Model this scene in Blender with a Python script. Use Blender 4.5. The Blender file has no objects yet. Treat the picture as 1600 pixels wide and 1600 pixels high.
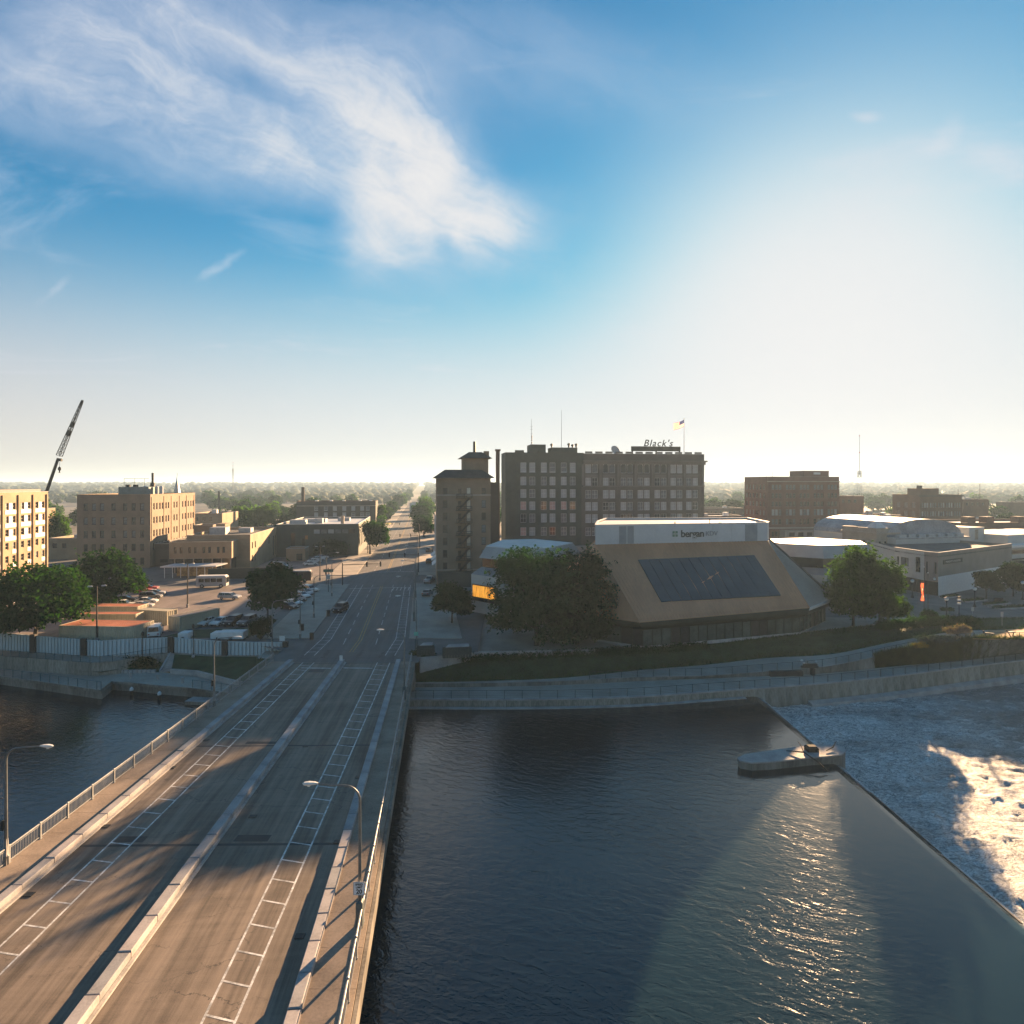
import bpy, math, random
import numpy as np
from mathutils import Vector, Matrix, noise
from math import sin, cos, tan, pi, radians, atan2, hypot, sqrt
random.seed(11)
S = bpy.context.scene
COL = S.collection

# ------------------------------------------------------------------ camera, sun, sky, exposure
F, CX, HY, H = 1000.0, 800.0, 757.0, 27.0        # focal length and horizon measured on the 1600 px photograph, camera height in metres
cd = bpy.data.cameras.new('camera'); cam = bpy.data.objects.new('camera', cd); COL.objects.link(cam)
cam.location = (0, 0, H); cam.rotation_euler = (radians(90), 0, 0)
cd.sensor_width = 36; cd.lens = 36*F/1600; cd.shift_y = (HY-800)/1600; cd.clip_start = .5; cd.clip_end = 30000
S.camera = cam
SUN_AZ, SUN_EL = radians(26), radians(12)
SUN = Vector((sin(SUN_AZ)*cos(SUN_EL), cos(SUN_AZ)*cos(SUN_EL), sin(SUN_EL)))
sl = bpy.data.lights.new('sun', 'SUN'); so = bpy.data.objects.new('sun', sl); COL.objects.link(so)
sl.energy = 5.0; sl.angle = radians(.55); sl.color = (1, .63, .34)
so.rotation_euler = (-SUN).to_track_quat('-Z', 'Y').to_euler(); so.location = (150, 250, 120)
S.view_settings.view_transform = 'Standard'; S.view_settings.look = 'None'
S.view_settings.gamma = 1; S.view_settings.use_curve_mapping = False; S.view_settings.exposure = 2.38
S.cycles.max_bounces = 6; S.cycles.diffuse_bounces = 3; S.cycles.glossy_bounces = 3; S.cycles.transmission_bounces = 3
S.cycles.volume_bounces = 0; S.cycles.sample_clamp_indirect = 2.0; S.cycles.sample_clamp_direct = 1.3; S.cycles.use_denoising = True
S.cycles.caustics_reflective = False; S.cycles.caustics_refractive = False

W = bpy.data.worlds.new('World'); S.world = W; W.use_nodes = True
nt = W.node_tree; nt.nodes.clear()

class NG:
    """tiny node-graph helper"""
    def __init__(s, tree): s.t = tree
    def n(s, typ, props=None, **ins):
        nd = s.t.nodes.new(typ)
        for k, v in (props or {}).items(): setattr(nd, k, v)
        for k, v in ins.items():
            key = int(k[1:]) if k[0] == '_' and k[1:].isdigit() else k.replace('__', ' ')
            if hasattr(v, 'is_output'): s.t.links.new(v, nd.inputs[key])
            elif v is not None: nd.inputs[key].default_value = v
        return nd
    def m(s, op, a, b=None, c=None, clamp=False):
        return s.n('ShaderNodeMath', {'operation': op, 'use_clamp': clamp}, _0=a, _1=b, _2=c).outputs[0]
    def vm(s, op, a, b=None, out=0):
        return s.n('ShaderNodeVectorMath', {'operation': op}, _0=a, _1=b).outputs[out]
    def mr(s, v, a, b, c=0., d=1., smooth=True):
        return s.n('ShaderNodeMapRange', {'interpolation_type': 'SMOOTHSTEP' if smooth else 'LINEAR'}, _0=v, _1=a, _2=b, _3=c, _4=d).outputs[0]
    def mix(s, f, a, b, typ='MIX'):
        nd = s.n('ShaderNodeMix', {'data_type': 'RGBA', 'blend_type': typ})
        for i, v in ((0, f), (6, a), (7, b)):
            if hasattr(v, 'is_output'): s.t.links.new(v, nd.inputs[i])
            else: nd.inputs[i].default_value = v if i == 0 or len(v) == 4 else (*v, 1)
        return nd.outputs[2]
    def noise(s, vec, scale, detail=4., rough=.55, dist=0., out=0):
        return s.n('ShaderNodeTexNoise', None, Vector=vec, Scale=scale, Detail=detail, Roughness=rough, Distortion=dist).outputs[out]
    def ramp(s, f, stops):
        nd = s.n('ShaderNodeValToRGB', None, Fac=f); r = nd.color_ramp
        while len(r.elements) < len(stops): r.elements.new(.5)
        for e, (p, c) in zip(r.elements, stops): e.position = p; e.color = (*c, 1) if len(c) == 3 else c
        return nd.outputs[0]

g = NG(nt)
dirv = g.n('ShaderNodeTexCoord').outputs['Generated']
sky = g.n('ShaderNodeTexSky')
sky.sky_type = 'NISHITA'; sky.sun_disc = False; sky.sun_elevation = SUN_EL; sky.sun_rotation = SUN_AZ
sky.air_density = .9; sky.dust_density = .12; sky.ozone_density = 2.2; sky.altitude = 100
sep = g.n('ShaderNodeSeparateXYZ', None, _0=dirv)
dx, dy, dz = sep.outputs
# deep azure overhead, as the camera recorded it
up = g.m('MULTIPLY', g.mr(dz, .0, .36), g.mr(g.vm('DOT_PRODUCT', dirv, tuple(SUN), 1), .9, 1., 1., .4))
skyc = g.mix(up, g.mix(1., sky.outputs[0], (1.0, 1.06, 1.12), 'MULTIPLY'), g.mix(1., sky.outputs[0], (.29, .9, 1.08), 'MULTIPLY'))
# aureole: forward scattering of moist morning air round the sun
ca = g.vm('DOT_PRODUCT', dirv, tuple(SUN), 1)
gl1 = g.m('POWER', g.m('MAXIMUM', ca, 0.), 26.)
gl2 = g.m('POWER', g.m('MAXIMUM', ca, 0.), 60.)
glow = g.m('ADD', g.m('MULTIPLY', gl1, 2.0), g.m('MULTIPLY', gl2, 4.5))
skyc = g.mix(1., skyc, g.mix(1., (1.0, .97, 1.0), g.n('ShaderNodeCombineXYZ', None, _0=glow, _1=glow, _2=glow).outputs[0], 'MULTIPLY'), 'ADD')
# pale peach band low over the horizon
band = g.m('MULTIPLY', g.m('MULTIPLY', g.mr(dz, .36, .0), g.mr(dz, -.1, .0)), g.mr(ca, -.35, .55, .75, 1.))
skyc = g.mix(g.m('MULTIPLY', band, .72), skyc, g.mix(g.mr(ca, .3, .9), (6.0, 4.75, 4.2), (7.0, 6.8, 6.5)))
# thin clouds
az = g.m('ADD', g.m('MAXIMUM', dz, 0.), .12)
plane = g.n('ShaderNodeCombineXYZ', None, _0=g.m('DIVIDE', dx, az), _1=g.m('DIVIDE', dy, az), _2=0.).outputs[0]
fy = g.m('MAXIMUM', dy, .05)
gn = g.n('ShaderNodeCombineXYZ', None, _0=g.m('DIVIDE', dx, fy), _1=g.m('DIVIDE', dz, fy), _2=0.).outputs[0]
wv = g.n('ShaderNodeTexNoise', None, Vector=gn, Scale=3.2, Detail=5., Roughness=.6).outputs[1]
gw = g.vm('ADD', gn, g.vm('MULTIPLY', g.vm('SUBTRACT', wv, (.5, .5, .5)), (.2, .12, 0)))
front = g.mr(dy, .1, .4)
def blob(px, py, rx, ry, rot, amp, soft=0.):
    mp = g.n('ShaderNodeMapping', {'vector_type': 'TEXTURE'}, Vector=gw, Location=((px-CX)/F, (HY-py)/F, 0), Rotation=(0, 0, radians(rot)), Scale=(1.12*rx/F, 1.2*ry/F, 1))
    return g.m('MULTIPLY', g.mr(g.vm('LENGTH', mp.outputs[0], out=1), 1., soft), amp)
tot = None
for b in ((130, 60, 340, 150, -6, .7), (420, 70, 460, 150, -18, .75), (330, 215, 480, 115, -13, .7), (560, 170, 240, 95, -32, .62),
          (655, 270, 190, 130, -56, 1.05), (600, 350, 125, 95, 45, .9), (770, 345, 150, 80, 8, 1.05), (480, 285, 300, 65, -4, .45),
          (690, 405, 210, 75, 6, .55), (850, 90, 360, 110, -12, .36), (340, 415, 40, 11, 30, .6), (75, 458, 48, 9, 28, .4),
          (1358, 168, 34, 12, 4, .6), (1490, 215, 36, 46, -30, .5), (1580, 258, 75, 38, -12, .6), (1335, 330, 80, 55, -20, .5)):
    v = blob(*b); tot = v if tot is None else g.m('ADD', tot, v)
hole = g.m('ADD', blob(400, 118, 150, 42, -24, .5), blob(688, 388, 26, 55, 8, .5))
tot = g.m('MULTIPLY', g.m('MULTIPLY', g.m('SUBTRACT', tot, hole), front), .46)
wis = g.noise(g.vm('MULTIPLY', plane, (1., 1.6, 1.)), 1.3, 7., .62, .8)
fv = g.n('ShaderNodeVectorRotate', {'rotation_type': 'Z_AXIS'}, Vector=gw, Angle=radians(28)).outputs[0]
fib = g.m('ADD', g.m('MULTIPLY', g.noise(g.vm('MULTIPLY', fv, (1., 3.6, 1.)), 4.2, 9., .66, .7), .65), g.m('MULTIPLY', g.noise(gn, 8., 7., .68, .8), .35))
general = g.m('MULTIPLY', g.mr(wis, .53, .85), .35)
den = g.m('ADD', g.m('MULTIPLY', tot, g.mr(fib, .25, .72, .42, 1.2)), general, clamp=False)
den = g.m('MULTIPLY', g.mr(den, .0, 1.15, 0., 1., False), g.mr(dz, .03, .16))
den = g.m('MINIMUM', den, .93)
ccol = g.mix(g.mr(den, .15, .8), (7.4, 7.4, 10.0), (12.4, 12.1, 12.8))
skyc = g.mix(den, skyc, ccol)
# soft shoulder: the aureole saturates to a pale white instead of burning out
def shoulder(c, k=3.25, p=3.2):
    return g.m('DIVIDE', g.m('MULTIPLY', c, k), g.m('POWER', g.m('ADD', g.m('POWER', c, p), k**p), 1/p))
skyc = g.mix(1., skyc, (.60, .615, .615), 'MULTIPLY')
cs_ = g.n('ShaderNodeSeparateColor', None, _0=skyc).outputs
skyc = g.n('ShaderNodeCombineColor', None, _0=shoulder(cs_[0]), _1=shoulder(cs_[1]), _2=shoulder(cs_[2])).outputs[0]
bg = g.n('ShaderNodeBackground', None, Color=skyc, Strength=.05)
nt.links.new(bg.outputs[0], g.n('ShaderNodeOutputWorld').inputs[0])

# ------------------------------------------------------------------ helpers
def G(x, y, z=0.0):
    """ground point at height z seen at photo pixel x, y"""
    Y = (H-z)*F/(y-HY); return Vector(((x-CX)/F*Y, Y, z))
def AT(x, y, Y):
    return Vector(((x-CX)/F*Y, Y, H-(y-HY)/F*Y))
def lerp(a, b, t): return a+(b-a)*t

MATS = {}
def mat(name, col, rough=.8, var=.18, scale=.6, fine=9., bump=0., metal=0., spec=.3, coord='Object', dark=None, stretch=None):
    if name in MATS: return MATS[name]
    m = bpy.data.materials.new(name); m.use_nodes = True; t = m.node_tree; t.nodes.clear(); q = NG(t)
    co = q.n('ShaderNodeTexCoord').outputs['Object'] if coord == 'Object' else q.n('ShaderNodeNewGeometry').outputs['Position']
    if stretch: co = q.vm('MULTIPLY', co, stretch)
    a = q.noise(co, scale, 5., .6); b = q.noise(co, fine, 3., .6)
    f = q.m('ADD', q.m('MULTIPLY', a, .65), q.m('MULTIPLY', b, .35))
    lo = tuple(c*(1-var*1.6) for c in col) if dark is None else dark
    hi = tuple(min(1, c*(1+var*1.4)) for c in col)
    c = q.mix(q.mr(f, .3, .7), lo, hi)
    p = q.n('ShaderNodeBsdfPrincipled', None, Base__Color=c, Roughness=rough, Metallic=metal)
    p.inputs['Specular IOR Level'].default_value = spec
    if bump:
        t.links.new(q.n('ShaderNodeBump', None, Height=b, Strength=.6, Distance=bump).outputs[0], p.inputs['Normal'])
    t.links.new(p.outputs[0], q.n('ShaderNodeOutputMaterial').inputs[0])
    MATS[name] = m; return m

def leafmat(name, col, trans=.35):
    if name in MATS: return MATS[name]
    m = bpy.data.materials.new(name); m.use_nodes = True; t = m.node_tree; t.nodes.clear(); q = NG(t)
    co = q.n('ShaderNodeTexCoord').outputs['Object']
    rnd = q.n('ShaderNodeObjectInfo').outputs['Random']
    f = q.noise(co, .55, 3., .6); f2 = q.noise(co, 6., 2.)
    f = q.m('ADD', q.m('MULTIPLY', f, .6), q.m('ADD', q.m('MULTIPLY', f2, .4), q.m('MULTIPLY', q.m('SUBTRACT', rnd, .5), .25)))
    c = q.mix(q.mr(f, .3, .7), tuple(x*.6 for x in col), tuple(x*1.45 for x in col))
    d = q.n('ShaderNodeBsdfDiffuse', None, Color=c)
    tr = q.n('ShaderNodeBsdfTranslucent', None, Color=q.mix(1., c, (.8, 1.35, .3), 'MULTIPLY'))
    mx = q.n('ShaderNodeMixShader', None, _0=trans, _1=d.outputs[0], _2=tr.outputs[0])
    t.links.new(mx.outputs[0], q.n('ShaderNodeOutputMaterial').inputs[0])
    MATS[name] = m; return m

class MB:
    """collects shapes; build() links them as ONE mesh object"""
    def __init__(s): s.v = []; s.f = []; s.mi = []
    def add(s, vs, fs, mi=0):
        o = len(s.v); s.v.extend(tuple(v) for v in vs)
        for f in fs: s.f.append(tuple(i+o for i in f)); s.mi.append(mi)
        return s
    def box(s, x0, y0, z0, x1, y1, z1, mi=0):
        return s.add([(x0, y0, z0), (x1, y0, z0), (x1, y1, z0), (x0, y1, z0), (x0, y0, z1), (x1, y0, z1), (x1, y1, z1), (x0, y1, z1)],
                     [(0, 3, 2, 1), (4, 5, 6, 7), (0, 1, 5, 4), (1, 2, 6, 5), (2, 3, 7, 6), (3, 0, 4, 7)], mi)
    def bbox(s, x0, y0, z0, x1, y1, z1, b=.03, mi=0):
        """box with its top edges chamfered by b"""
        v = [(x0, y0, z0), (x1, y0, z0), (x1, y1, z0), (x0, y1, z0), (x0, y0, z1-b), (x1, y0, z1-b), (x1, y1, z1-b), (x0, y1, z1-b),
             (x0+b, y0+b, z1), (x1-b, y0+b, z1), (x1-b, y1-b, z1), (x0+b, y1-b, z1)]
        f = [(0, 3, 2, 1), (8, 9, 10, 11)]
        for a in (0, 4):
            for i in range(4): f.append((a+i, a+(i+1) % 4, a+4+(i+1) % 4, a+4+i))
        return s.add(v, f, mi)
    def hexa(s, bot, top, mi=0):
        return s.add(list(bot)+list(top), [(0, 3, 2, 1), (4, 5, 6, 7), (0, 1, 5, 4), (1, 2, 6, 5), (2, 3, 7, 6), (3, 0, 4, 7)], mi)
    def prism(s, poly, z0, z1, mi=0, bottom=True):
        n = len(poly); v = [(x, y, z0) for x, y in poly]+[(x, y, z1) for x, y in poly]
        f = [(i, (i+1) % n, n+(i+1) % n, n+i) for i in range(n)]+[tuple(range(n, 2*n))]
        if bottom: f.append(tuple(reversed(range(n))))
        return s.add(v, f, mi)
    def frustum(s, p0, z0, p1, z1, mi=0, cap=False):
        n = len(p0); v = [(x, y, z0) for x, y in p0]+[(x, y, z1) for x, y in p1]
        f = [(i, (i+1) % n, n+(i+1) % n, n+i) for i in range(n)]
        if cap: f += [tuple(range(n, 2*n)), tuple(reversed(range(n)))]
        return s.add(v, f, mi)
    def quad(s, a, b, c, d, mi=0): return s.add([a, b, c, d], [(0, 1, 2, 3)], mi)
    def tube(s, pts, r, n=8, mi=0, cap=True):
        pts = [Vector(p) for p in pts]; rs = r if isinstance(r, (list, tuple)) else [r]*len(pts)
        vs = []; up = Vector((0, 0, 1)); prev = None
        for i, p in enumerate(pts):
            d = (pts[min(i+1, len(pts)-1)]-pts[max(i-1, 0)]).normalized()
            a = prev if prev is not None else (up if abs(d.z) < .9 else Vector((1, 0, 0)))
            a = (a-d*a.dot(d)); a = a.normalized() if a.length > 1e-5 else d.orthogonal().normalized(); prev = a
            b = d.cross(a)
            for k in range(n):
                t = 2*pi*k/n; vs.append(p+(a*cos(t)+b*sin(t))*rs[i])
        fs = [(i*n+k, i*n+(k+1) % n, (i+1)*n+(k+1) % n, (i+1)*n+k) for i in range(len(pts)-1) for k in range(n)]
        if cap: fs += [tuple(reversed(range(n))), tuple(range((len(pts)-1)*n, len(pts)*n))]
        return s.add(vs, fs, mi)
    def lathe(s, prof, c=(0, 0, 0), n=12, mi=0):
        vs = [(c[0]+r*cos(2*pi*k/n), c[1]+r*sin(2*pi*k/n), c[2]+z) for r, z in prof for k in range(n)]
        fs = [(i*n+k, i*n+(k+1) % n, (i+1)*n+(k+1) % n, (i+1)*n+k) for i in range(len(prof)-1) for k in range(n)]
        fs += [tuple(reversed(range(n))), tuple(range((len(prof)-1)*n, len(prof)*n))]
        return s.add(vs, fs, mi)
    def ball(s, c, r, n=10, mi=0):
        return s.lathe([(max(.001, r*sin(pi*i/6)), -r*cos(pi*i/6)) for i in range(7)], c, n, mi)
    def beam(s, a, b, w, h=None, mi=0):
        """square bar from a to b"""
        return s.tube([a, b], (w*.707), 4, mi)
    def mesh(s, name, mats, smooth=False):
        me = bpy.data.meshes.new(name); me.from_pydata(s.v, [], s.f)
        for m in (mats if isinstance(mats, (list, tuple)) else [mats]): me.materials.append(m)
        if any(s.mi): me.polygons.foreach_set('material_index', s.mi)
        if smooth: me.polygons.foreach_set('use_smooth', [True]*len(s.f))
        me.update(); return me
    def build(s, name, mats, parent=None, loc=None, rz=0, smooth=False):
        return link(name, s.mesh(name, mats, smooth), parent, loc, rz)

def link(name, me, parent=None, loc=None, rz=0):
    o = bpy.data.objects.new(name, me); COL.objects.link(o)
    if parent is not None: o.parent = parent
    if loc is not None: o.location = loc
    if rz: o.rotation_euler = (0, 0, rz)
    return o
def tag(o, label, cat, group=None):
    o['label'] = label; o['category'] = cat
    if group: o['group'] = group
    return o
def thing(name, label, cat, loc=(0, 0, 0), rz=0, group=None):
    o = bpy.data.objects.new(name, None); COL.objects.link(o); o.location = loc; o.rotation_euler = (0, 0, rz)
    o.empty_display_size = .5
    return tag(o, label, cat, group)
def struct(o): o['kind'] = 'structure'; return o
def stuff(o): o['kind'] = 'stuff'; return o
KIDS = {}
def copy_tree(o, loc=None, rz=None, label=None, group=None, parent=None, scale=None):
    c = o.copy(); COL.objects.link(c)
    if parent is not None: c.parent = parent
    for ch in list(o.children): copy_tree(ch, parent=c)
    if loc is not None: c.location = loc
    if rz is not None: c.rotation_euler = (0, 0, rz)
    if scale is not None: c.scale = (scale, scale, scale) if not isinstance(scale, tuple) else scale
    if label: c['label'] = label
    if group: c['group'] = group
    return c
def paint(o, m, slot=0):
    o.material_slots[slot].link = 'OBJECT'; o.material_slots[slot].material = m
def text(name, s, size, m, parent, loc, rot, shear=0., extrude=.03, bold=0., align='CENTER', width=1.):
    cu = bpy.data.curves.new(name, 'FONT'); cu.body = s; cu.size = size; cu.extrude = extrude; cu.offset = bold; cu.shear = shear
    cu.align_x = align; cu.align_y = 'CENTER'; cu.resolution_u = 3; cu.space_character = width
    tmp = bpy.data.objects.new('tmp', cu); COL.objects.link(tmp)
    me = bpy.data.meshes.new_from_object(tmp.evaluated_get(bpy.context.evaluated_depsgraph_get()))
    bpy.data.objects.remove(tmp); me.materials.clear(); me.materials.append(m)
    o = link(name, me, parent, loc); o.rotation_euler = rot; return o
def loft(lines, mi=None):
    """surface through polylines of equal length (lists of points)"""
    mb = MB()
    n = len(lines[0])
    for a, b in zip(lines[:-1], lines[1:]):
        for i in range(n-1): mb.quad(a[i], a[i+1], b[i+1], b[i])
    return mb
def resamp(pts, step):
    """points every step metres along a polyline"""
    pts = [Vector(p) for p in pts]; out = [pts[0]]; carry = 0
    for a, b in zip(pts[:-1], pts[1:]):
        L = (b-a).length; d = step-carry
        while d <= L: out.append(a.lerp(b, d/L)); d += step
        carry = L-(d-step)
    if (out[-1]-pts[-1]).length > step*.3: out.append(pts[-1])
    return out
# ------------------------------------------------------------------ special materials
def roadmat(name, base, streak=(1.1, .035, 1), amt=.5, rough=.75, crack=.0):
    m = bpy.data.materials.new(name); m.use_nodes = True; t = m.node_tree; t.nodes.clear(); q = NG(t)
    p = q.n('ShaderNodeNewGeometry').outputs['Position']
    rot = q.n('ShaderNodeVectorRotate', {'rotation_type': 'Z_AXIS'}, Vector=p, Angle=radians(-4.5)).outputs[0]
    s1 = q.noise(q.vm('MULTIPLY', rot, streak), 1., 4., .6)
    s2 = q.noise(q.vm('MULTIPLY', rot, (2.6, .12, 1)), 1., 5., .65)
    pt = q.noise(p, .11, 5., .65, .6)
    tr = q.noise(q.vm('MULTIPLY', rot, (.12, 1.5, 1)), 1., 4., .7)
    fn = q.noise(p, 14., 3., .7)
    f = q.m('ADD', q.m('ADD', q.m('MULTIPLY', s1, .34), q.m('MULTIPLY', s2, .22)), q.m('ADD', q.m('MULTIPLY', pt, .24), q.m('ADD', q.m('MULTIPLY', tr, .1), q.m('MULTIPLY', fn, .1))))
    c = q.mix(q.mr(f, .36, .62), tuple(b*(1-amt) for b in base), tuple(b*(1+amt*.75) for b in base))
    if crack:
        vo = q.n('ShaderNodeTexVoronoi', {'feature': 'DISTANCE_TO_EDGE'}, Vector=q.vm('ADD', q.vm('MULTIPLY', rot, (.16, .28, 1)), q.vm('MULTIPLY', q.noise(p, .7, 4., .7, 0., 1), (.5, .5, 0))), Scale=1.).outputs[0]
        ck = q.m('MULTIPLY', q.mr(vo, .012, .0), q.mr(pt, .42, .6))
        c = q.mix(q.m('MULTIPLY', ck, crack), c, (.03, .03, .03))
        spot = q.mr(q.noise(p, .9, 2., .5), .70, .78)
        c = q.mix(q.m('MULTIPLY', spot, .45), c, (.04, .038, .035))
    b = q.n('ShaderNodeBsdfPrincipled', None, Base__Color=c, Roughness=rough)
    b.inputs['Specular IOR Level'].default_value = .35
    t.links.new(q.n('ShaderNodeBump', None, Height=fn, Strength=.5, Distance=.02).outputs[0], b.inputs['Normal'])
    t.links.new(b.outputs[0], q.n('ShaderNodeOutputMaterial').inputs[0]); return m

def watermat(name):
    m = bpy.data.materials.new(name); m.use_nodes = True; t = m.node_tree; t.nodes.clear(); q = NG(t)
    p = q.n('ShaderNodeNewGeometry').outputs['Position']
    w1 = q.n('ShaderNodeVectorRotate', {'rotation_type': 'Z_AXIS'}, Vector=p, Angle=radians(24)).outputs[0]
    a = q.noise(q.vm('MULTIPLY', w1, (1.0, 1.9, 1)), .75, 4., .55, .7)
    b = q.noise(q.vm('MULTIPLY', p, (1.1, 1.7, 1)), 2.6, 3., .6, .4)
    c = q.noise(p, .09, 3., .5)
    # gusts: ripples are stronger in some patches; the sheet above the weir runs smooth
    x = q.n('ShaderNodeSeparateXYZ', None, _0=p).outputs[0]
    smooth = q.mr(x, 16., 34., 1., .22)
    h = q.m('ADD', q.m('MULTIPLY', a, 1.0), q.m('MULTIPLY', b, .3))
    st = q.m('MULTIPLY', q.mr(c, .3, .7, .55, 1.), smooth)
    bs = q.n('ShaderNodeBsdfPrincipled', None, Base__Color=(.008, .021, .025, 1), Roughness=.075, IOR=1.5)
    bp = q.n('ShaderNodeBump', None, Height=h, Distance=.08); t.links.new(st, bp.inputs['Strength'])
    t.links.new(bp.outputs[0], bs.inputs['Normal'])
    # broken white streaks where the sheet falls over the sill
    fs_ = q.noise(q.vm('MULTIPLY', p, (.5, 2.2, .5)), 1.6, 6., .7); fall = q.m('MULTIPLY', q.mr(q.m('ADD', x, q.m('MULTIPLY', q.noise(p, .35), 1.2)), 37.6, 39.0), q.mr(fs_, .36, .62))
    wh = q.n('ShaderNodeBsdfPrincipled', None, Base__Color=(.72, .76, .78, 1), Roughness=.7)
    mx = q.n('ShaderNodeMixShader', None, _0=fall, _1=bs.outputs[0], _2=wh.outputs[0])
    t.links.new(mx.outputs[0], q.n('ShaderNodeOutputMaterial').inputs[0]); return m

def foammat(name):
    m = bpy.data.materials.new(name); m.use_nodes = True; t = m.node_tree; t.nodes.clear(); q = NG(t)
    p = q.n('ShaderNodeNewGeometry').outputs['Position']
    x, y, z = q.n('ShaderNodeSeparateXYZ', None, _0=p).outputs
    st = q.vm('MULTIPLY', p, (.55, 1., 1.))
    n1 = q.noise(st, .62, 9., .68, 1.8); n2 = q.noise(p, 5.2, 6., .72, .8); n3 = q.noise(q.vm('MULTIPLY', p, (.35, 1., 1.)), .25, 4., .6, .5)
    near = q.mr(x, 39., 60., .10, -.03, False)
    hgt = q.mr(z, -7.2, -6.85, -.11, .11, False)
    f = q.m('ADD', q.m('ADD', q.m('MULTIPLY', n1, .5), q.m('ADD', q.m('MULTIPLY', n2, .3), q.m('MULTIPLY', n3, .2))), q.m('ADD', near, hgt))
    rg = lambda v, k: q.mr(q.m('ABSOLUTE', q.m('SUBTRACT', v, .5)), k, .0)
    # white lumps parted by dark cracks of open water, wider away from the weir
    c1 = rg(n1, .05); c2 = rg(q.noise(st, 1.5, 7., .68, 1.6), .045); c3 = rg(q.noise(p, 4., 4., .7, .8), .04)
    crack = q.m('MAXIMUM', c1, q.m('MAXIMUM', q.m('MULTIPLY', c2, .9), q.m('MULTIPLY', c3, .6)))
    pat = q.mr(q.m('ADD', n3, near), .34, .62, .55, 1.)
    foam = q.m('MULTIPLY', q.m('MULTIPLY', q.m('SUBTRACT', 1., q.m('MULTIPLY', crack, .85)), pat), q.mr(f, .34, .54, .45, 1.), clamp=True)
    wb = q.n('ShaderNodeBsdfPrincipled', None, Base__Color=(.03, .06, .07, 1), Roughness=.2, IOR=1.333)
    fb = q.n('ShaderNodeBsdfPrincipled', None, Base__Color=q.mix(n2, (.64, .65, .62), (.80, .79, .76)), Roughness=.75)
    bp = q.n('ShaderNodeBump', None, Height=q.m('ADD', n1, q.m('MULTIPLY', n2, .6)), Strength=1., Distance=.7).outputs[0]
    bp2 = q.n('ShaderNodeBump', None, Height=q.m('ADD', n1, q.m('MULTIPLY', n2, .6)), Strength=.6, Distance=.3).outputs[0]
    t.links.new(bp, wb.inputs['Normal']); t.links.new(bp2, fb.inputs['Normal'])
    mx = q.n('ShaderNodeMixShader', None, _0=foam, _1=wb.outputs[0], _2=fb.outputs[0])
    t.links.new(mx.outputs[0], q.n('ShaderNodeOutputMaterial').inputs[0]); return m

M_ROAD = roadmat('bridge concrete', (.18, .145, .112), amt=.62, crack=.75)
M_STREET = roadmat('street asphalt', (.10, .098, .094), amt=.42, crack=.7)
M_LOT = roadmat('parking asphalt', (.18, .15, .135), (.2, .06, 1), .4)
M_PAVE = mat('paving concrete', (.315, .285, .24), .85, .16, .22, 5., .01, coord='P')
M_WALK = mat('sidewalk concrete', (.27, .215, .165), .85, .22, .35, 6., .01, coord='P')
M_CONC = mat('kerb concrete', (.33, .315, .30), .8, .2, .5, 6., .012)
M_CONCD = mat('weathered concrete', (.185, .17, .145), .85, .35, .35, 4., .015, stretch=(1, 1, .25))
M_PAINT = mat('road paint', (.64, .64, .62), .7, .25, 1.2, 7., coord='P', dark=(.2, .2, .19))
M_YEL = mat('yellow road paint', (.42, .27, .06), .7, .3, 1., 6., coord='P', dark=(.16, .12, .06))
M_RAIL = mat('galvanised steel', (.30, .31, .31), .5, .15, 2., 9., metal=.5)
M_DARK = mat('dark metal', (.025, .027, .028), .5, .2, 2., 9., metal=.3)
M_POLE = mat('lamp pole metal', (.16, .17, .17), .45, .15, 2., 9., metal=.5)
M_GRASS = mat('grass', (.026, .06, .024), .9, .3, .5, 8., .05, coord='P')
M_DRY = mat('ornamental grass', (.06, .062, .025), .9, .3, .5, 8., .05, coord='P')
M_WHITE = mat('white paint', (.62, .62, .60), .55, .06, 1.5, 9.)
M_GROUND = mat('town ground', (.15, .145, .135), .9, .25, .02, .3, coord='P')
M_LEAF = leafmat('maple leaves', (.026, .056, .016))
M_LEAFD = leafmat('dark leaves', (.02, .046, .018), .25)
M_LEAFY = leafmat('yellow green leaves', (.05, .08, .016), .45)
M_BARK = mat('bark', (.03, .027, .022), .9, .3, 2., 12., .02)
M_WATER = watermat('river water'); M_FOAM = foammat('white water')

# ------------------------------------------------------------------ ground, streets
TG = -.139                                             # town grid: streets run toward (TG, 1)
U = Vector((1, -TG, 0)).normalized(); V = Vector((TG, 1, 0)).normalized(); RZ = atan2(-TG, 1)
def st(x0, y): return x0+TG*(y-111)                    # x on a street line that passes x0 at y = 111
mb = MB()
front = [(-6000, 111), (-130, 111), (-62, 109.6), (-44, 108.2), (-37.4, 104), (-37.4, 97), (-14.2, 97), (-14.2, 100.5), (-5.5, 103.5), (-5.5, 130), (130, 130), (6000, 130)]
n = len(front); ys = [400, 1200, 3000, 9000]
rows = [[(x, y, 0) for x, y in front]]
for yy in ys: rows.append([(x*(1 if yy < 3000 else 1.0), yy, 0 if yy < 3000 else 4) for x, y in front])
for a, b in zip(rows[:-1], rows[1:]):
    for i in range(n-1): mb.quad(a[i], a[i+1], b[i+1], b[i])
struct(mb.build('ground', M_GROUND))
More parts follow.
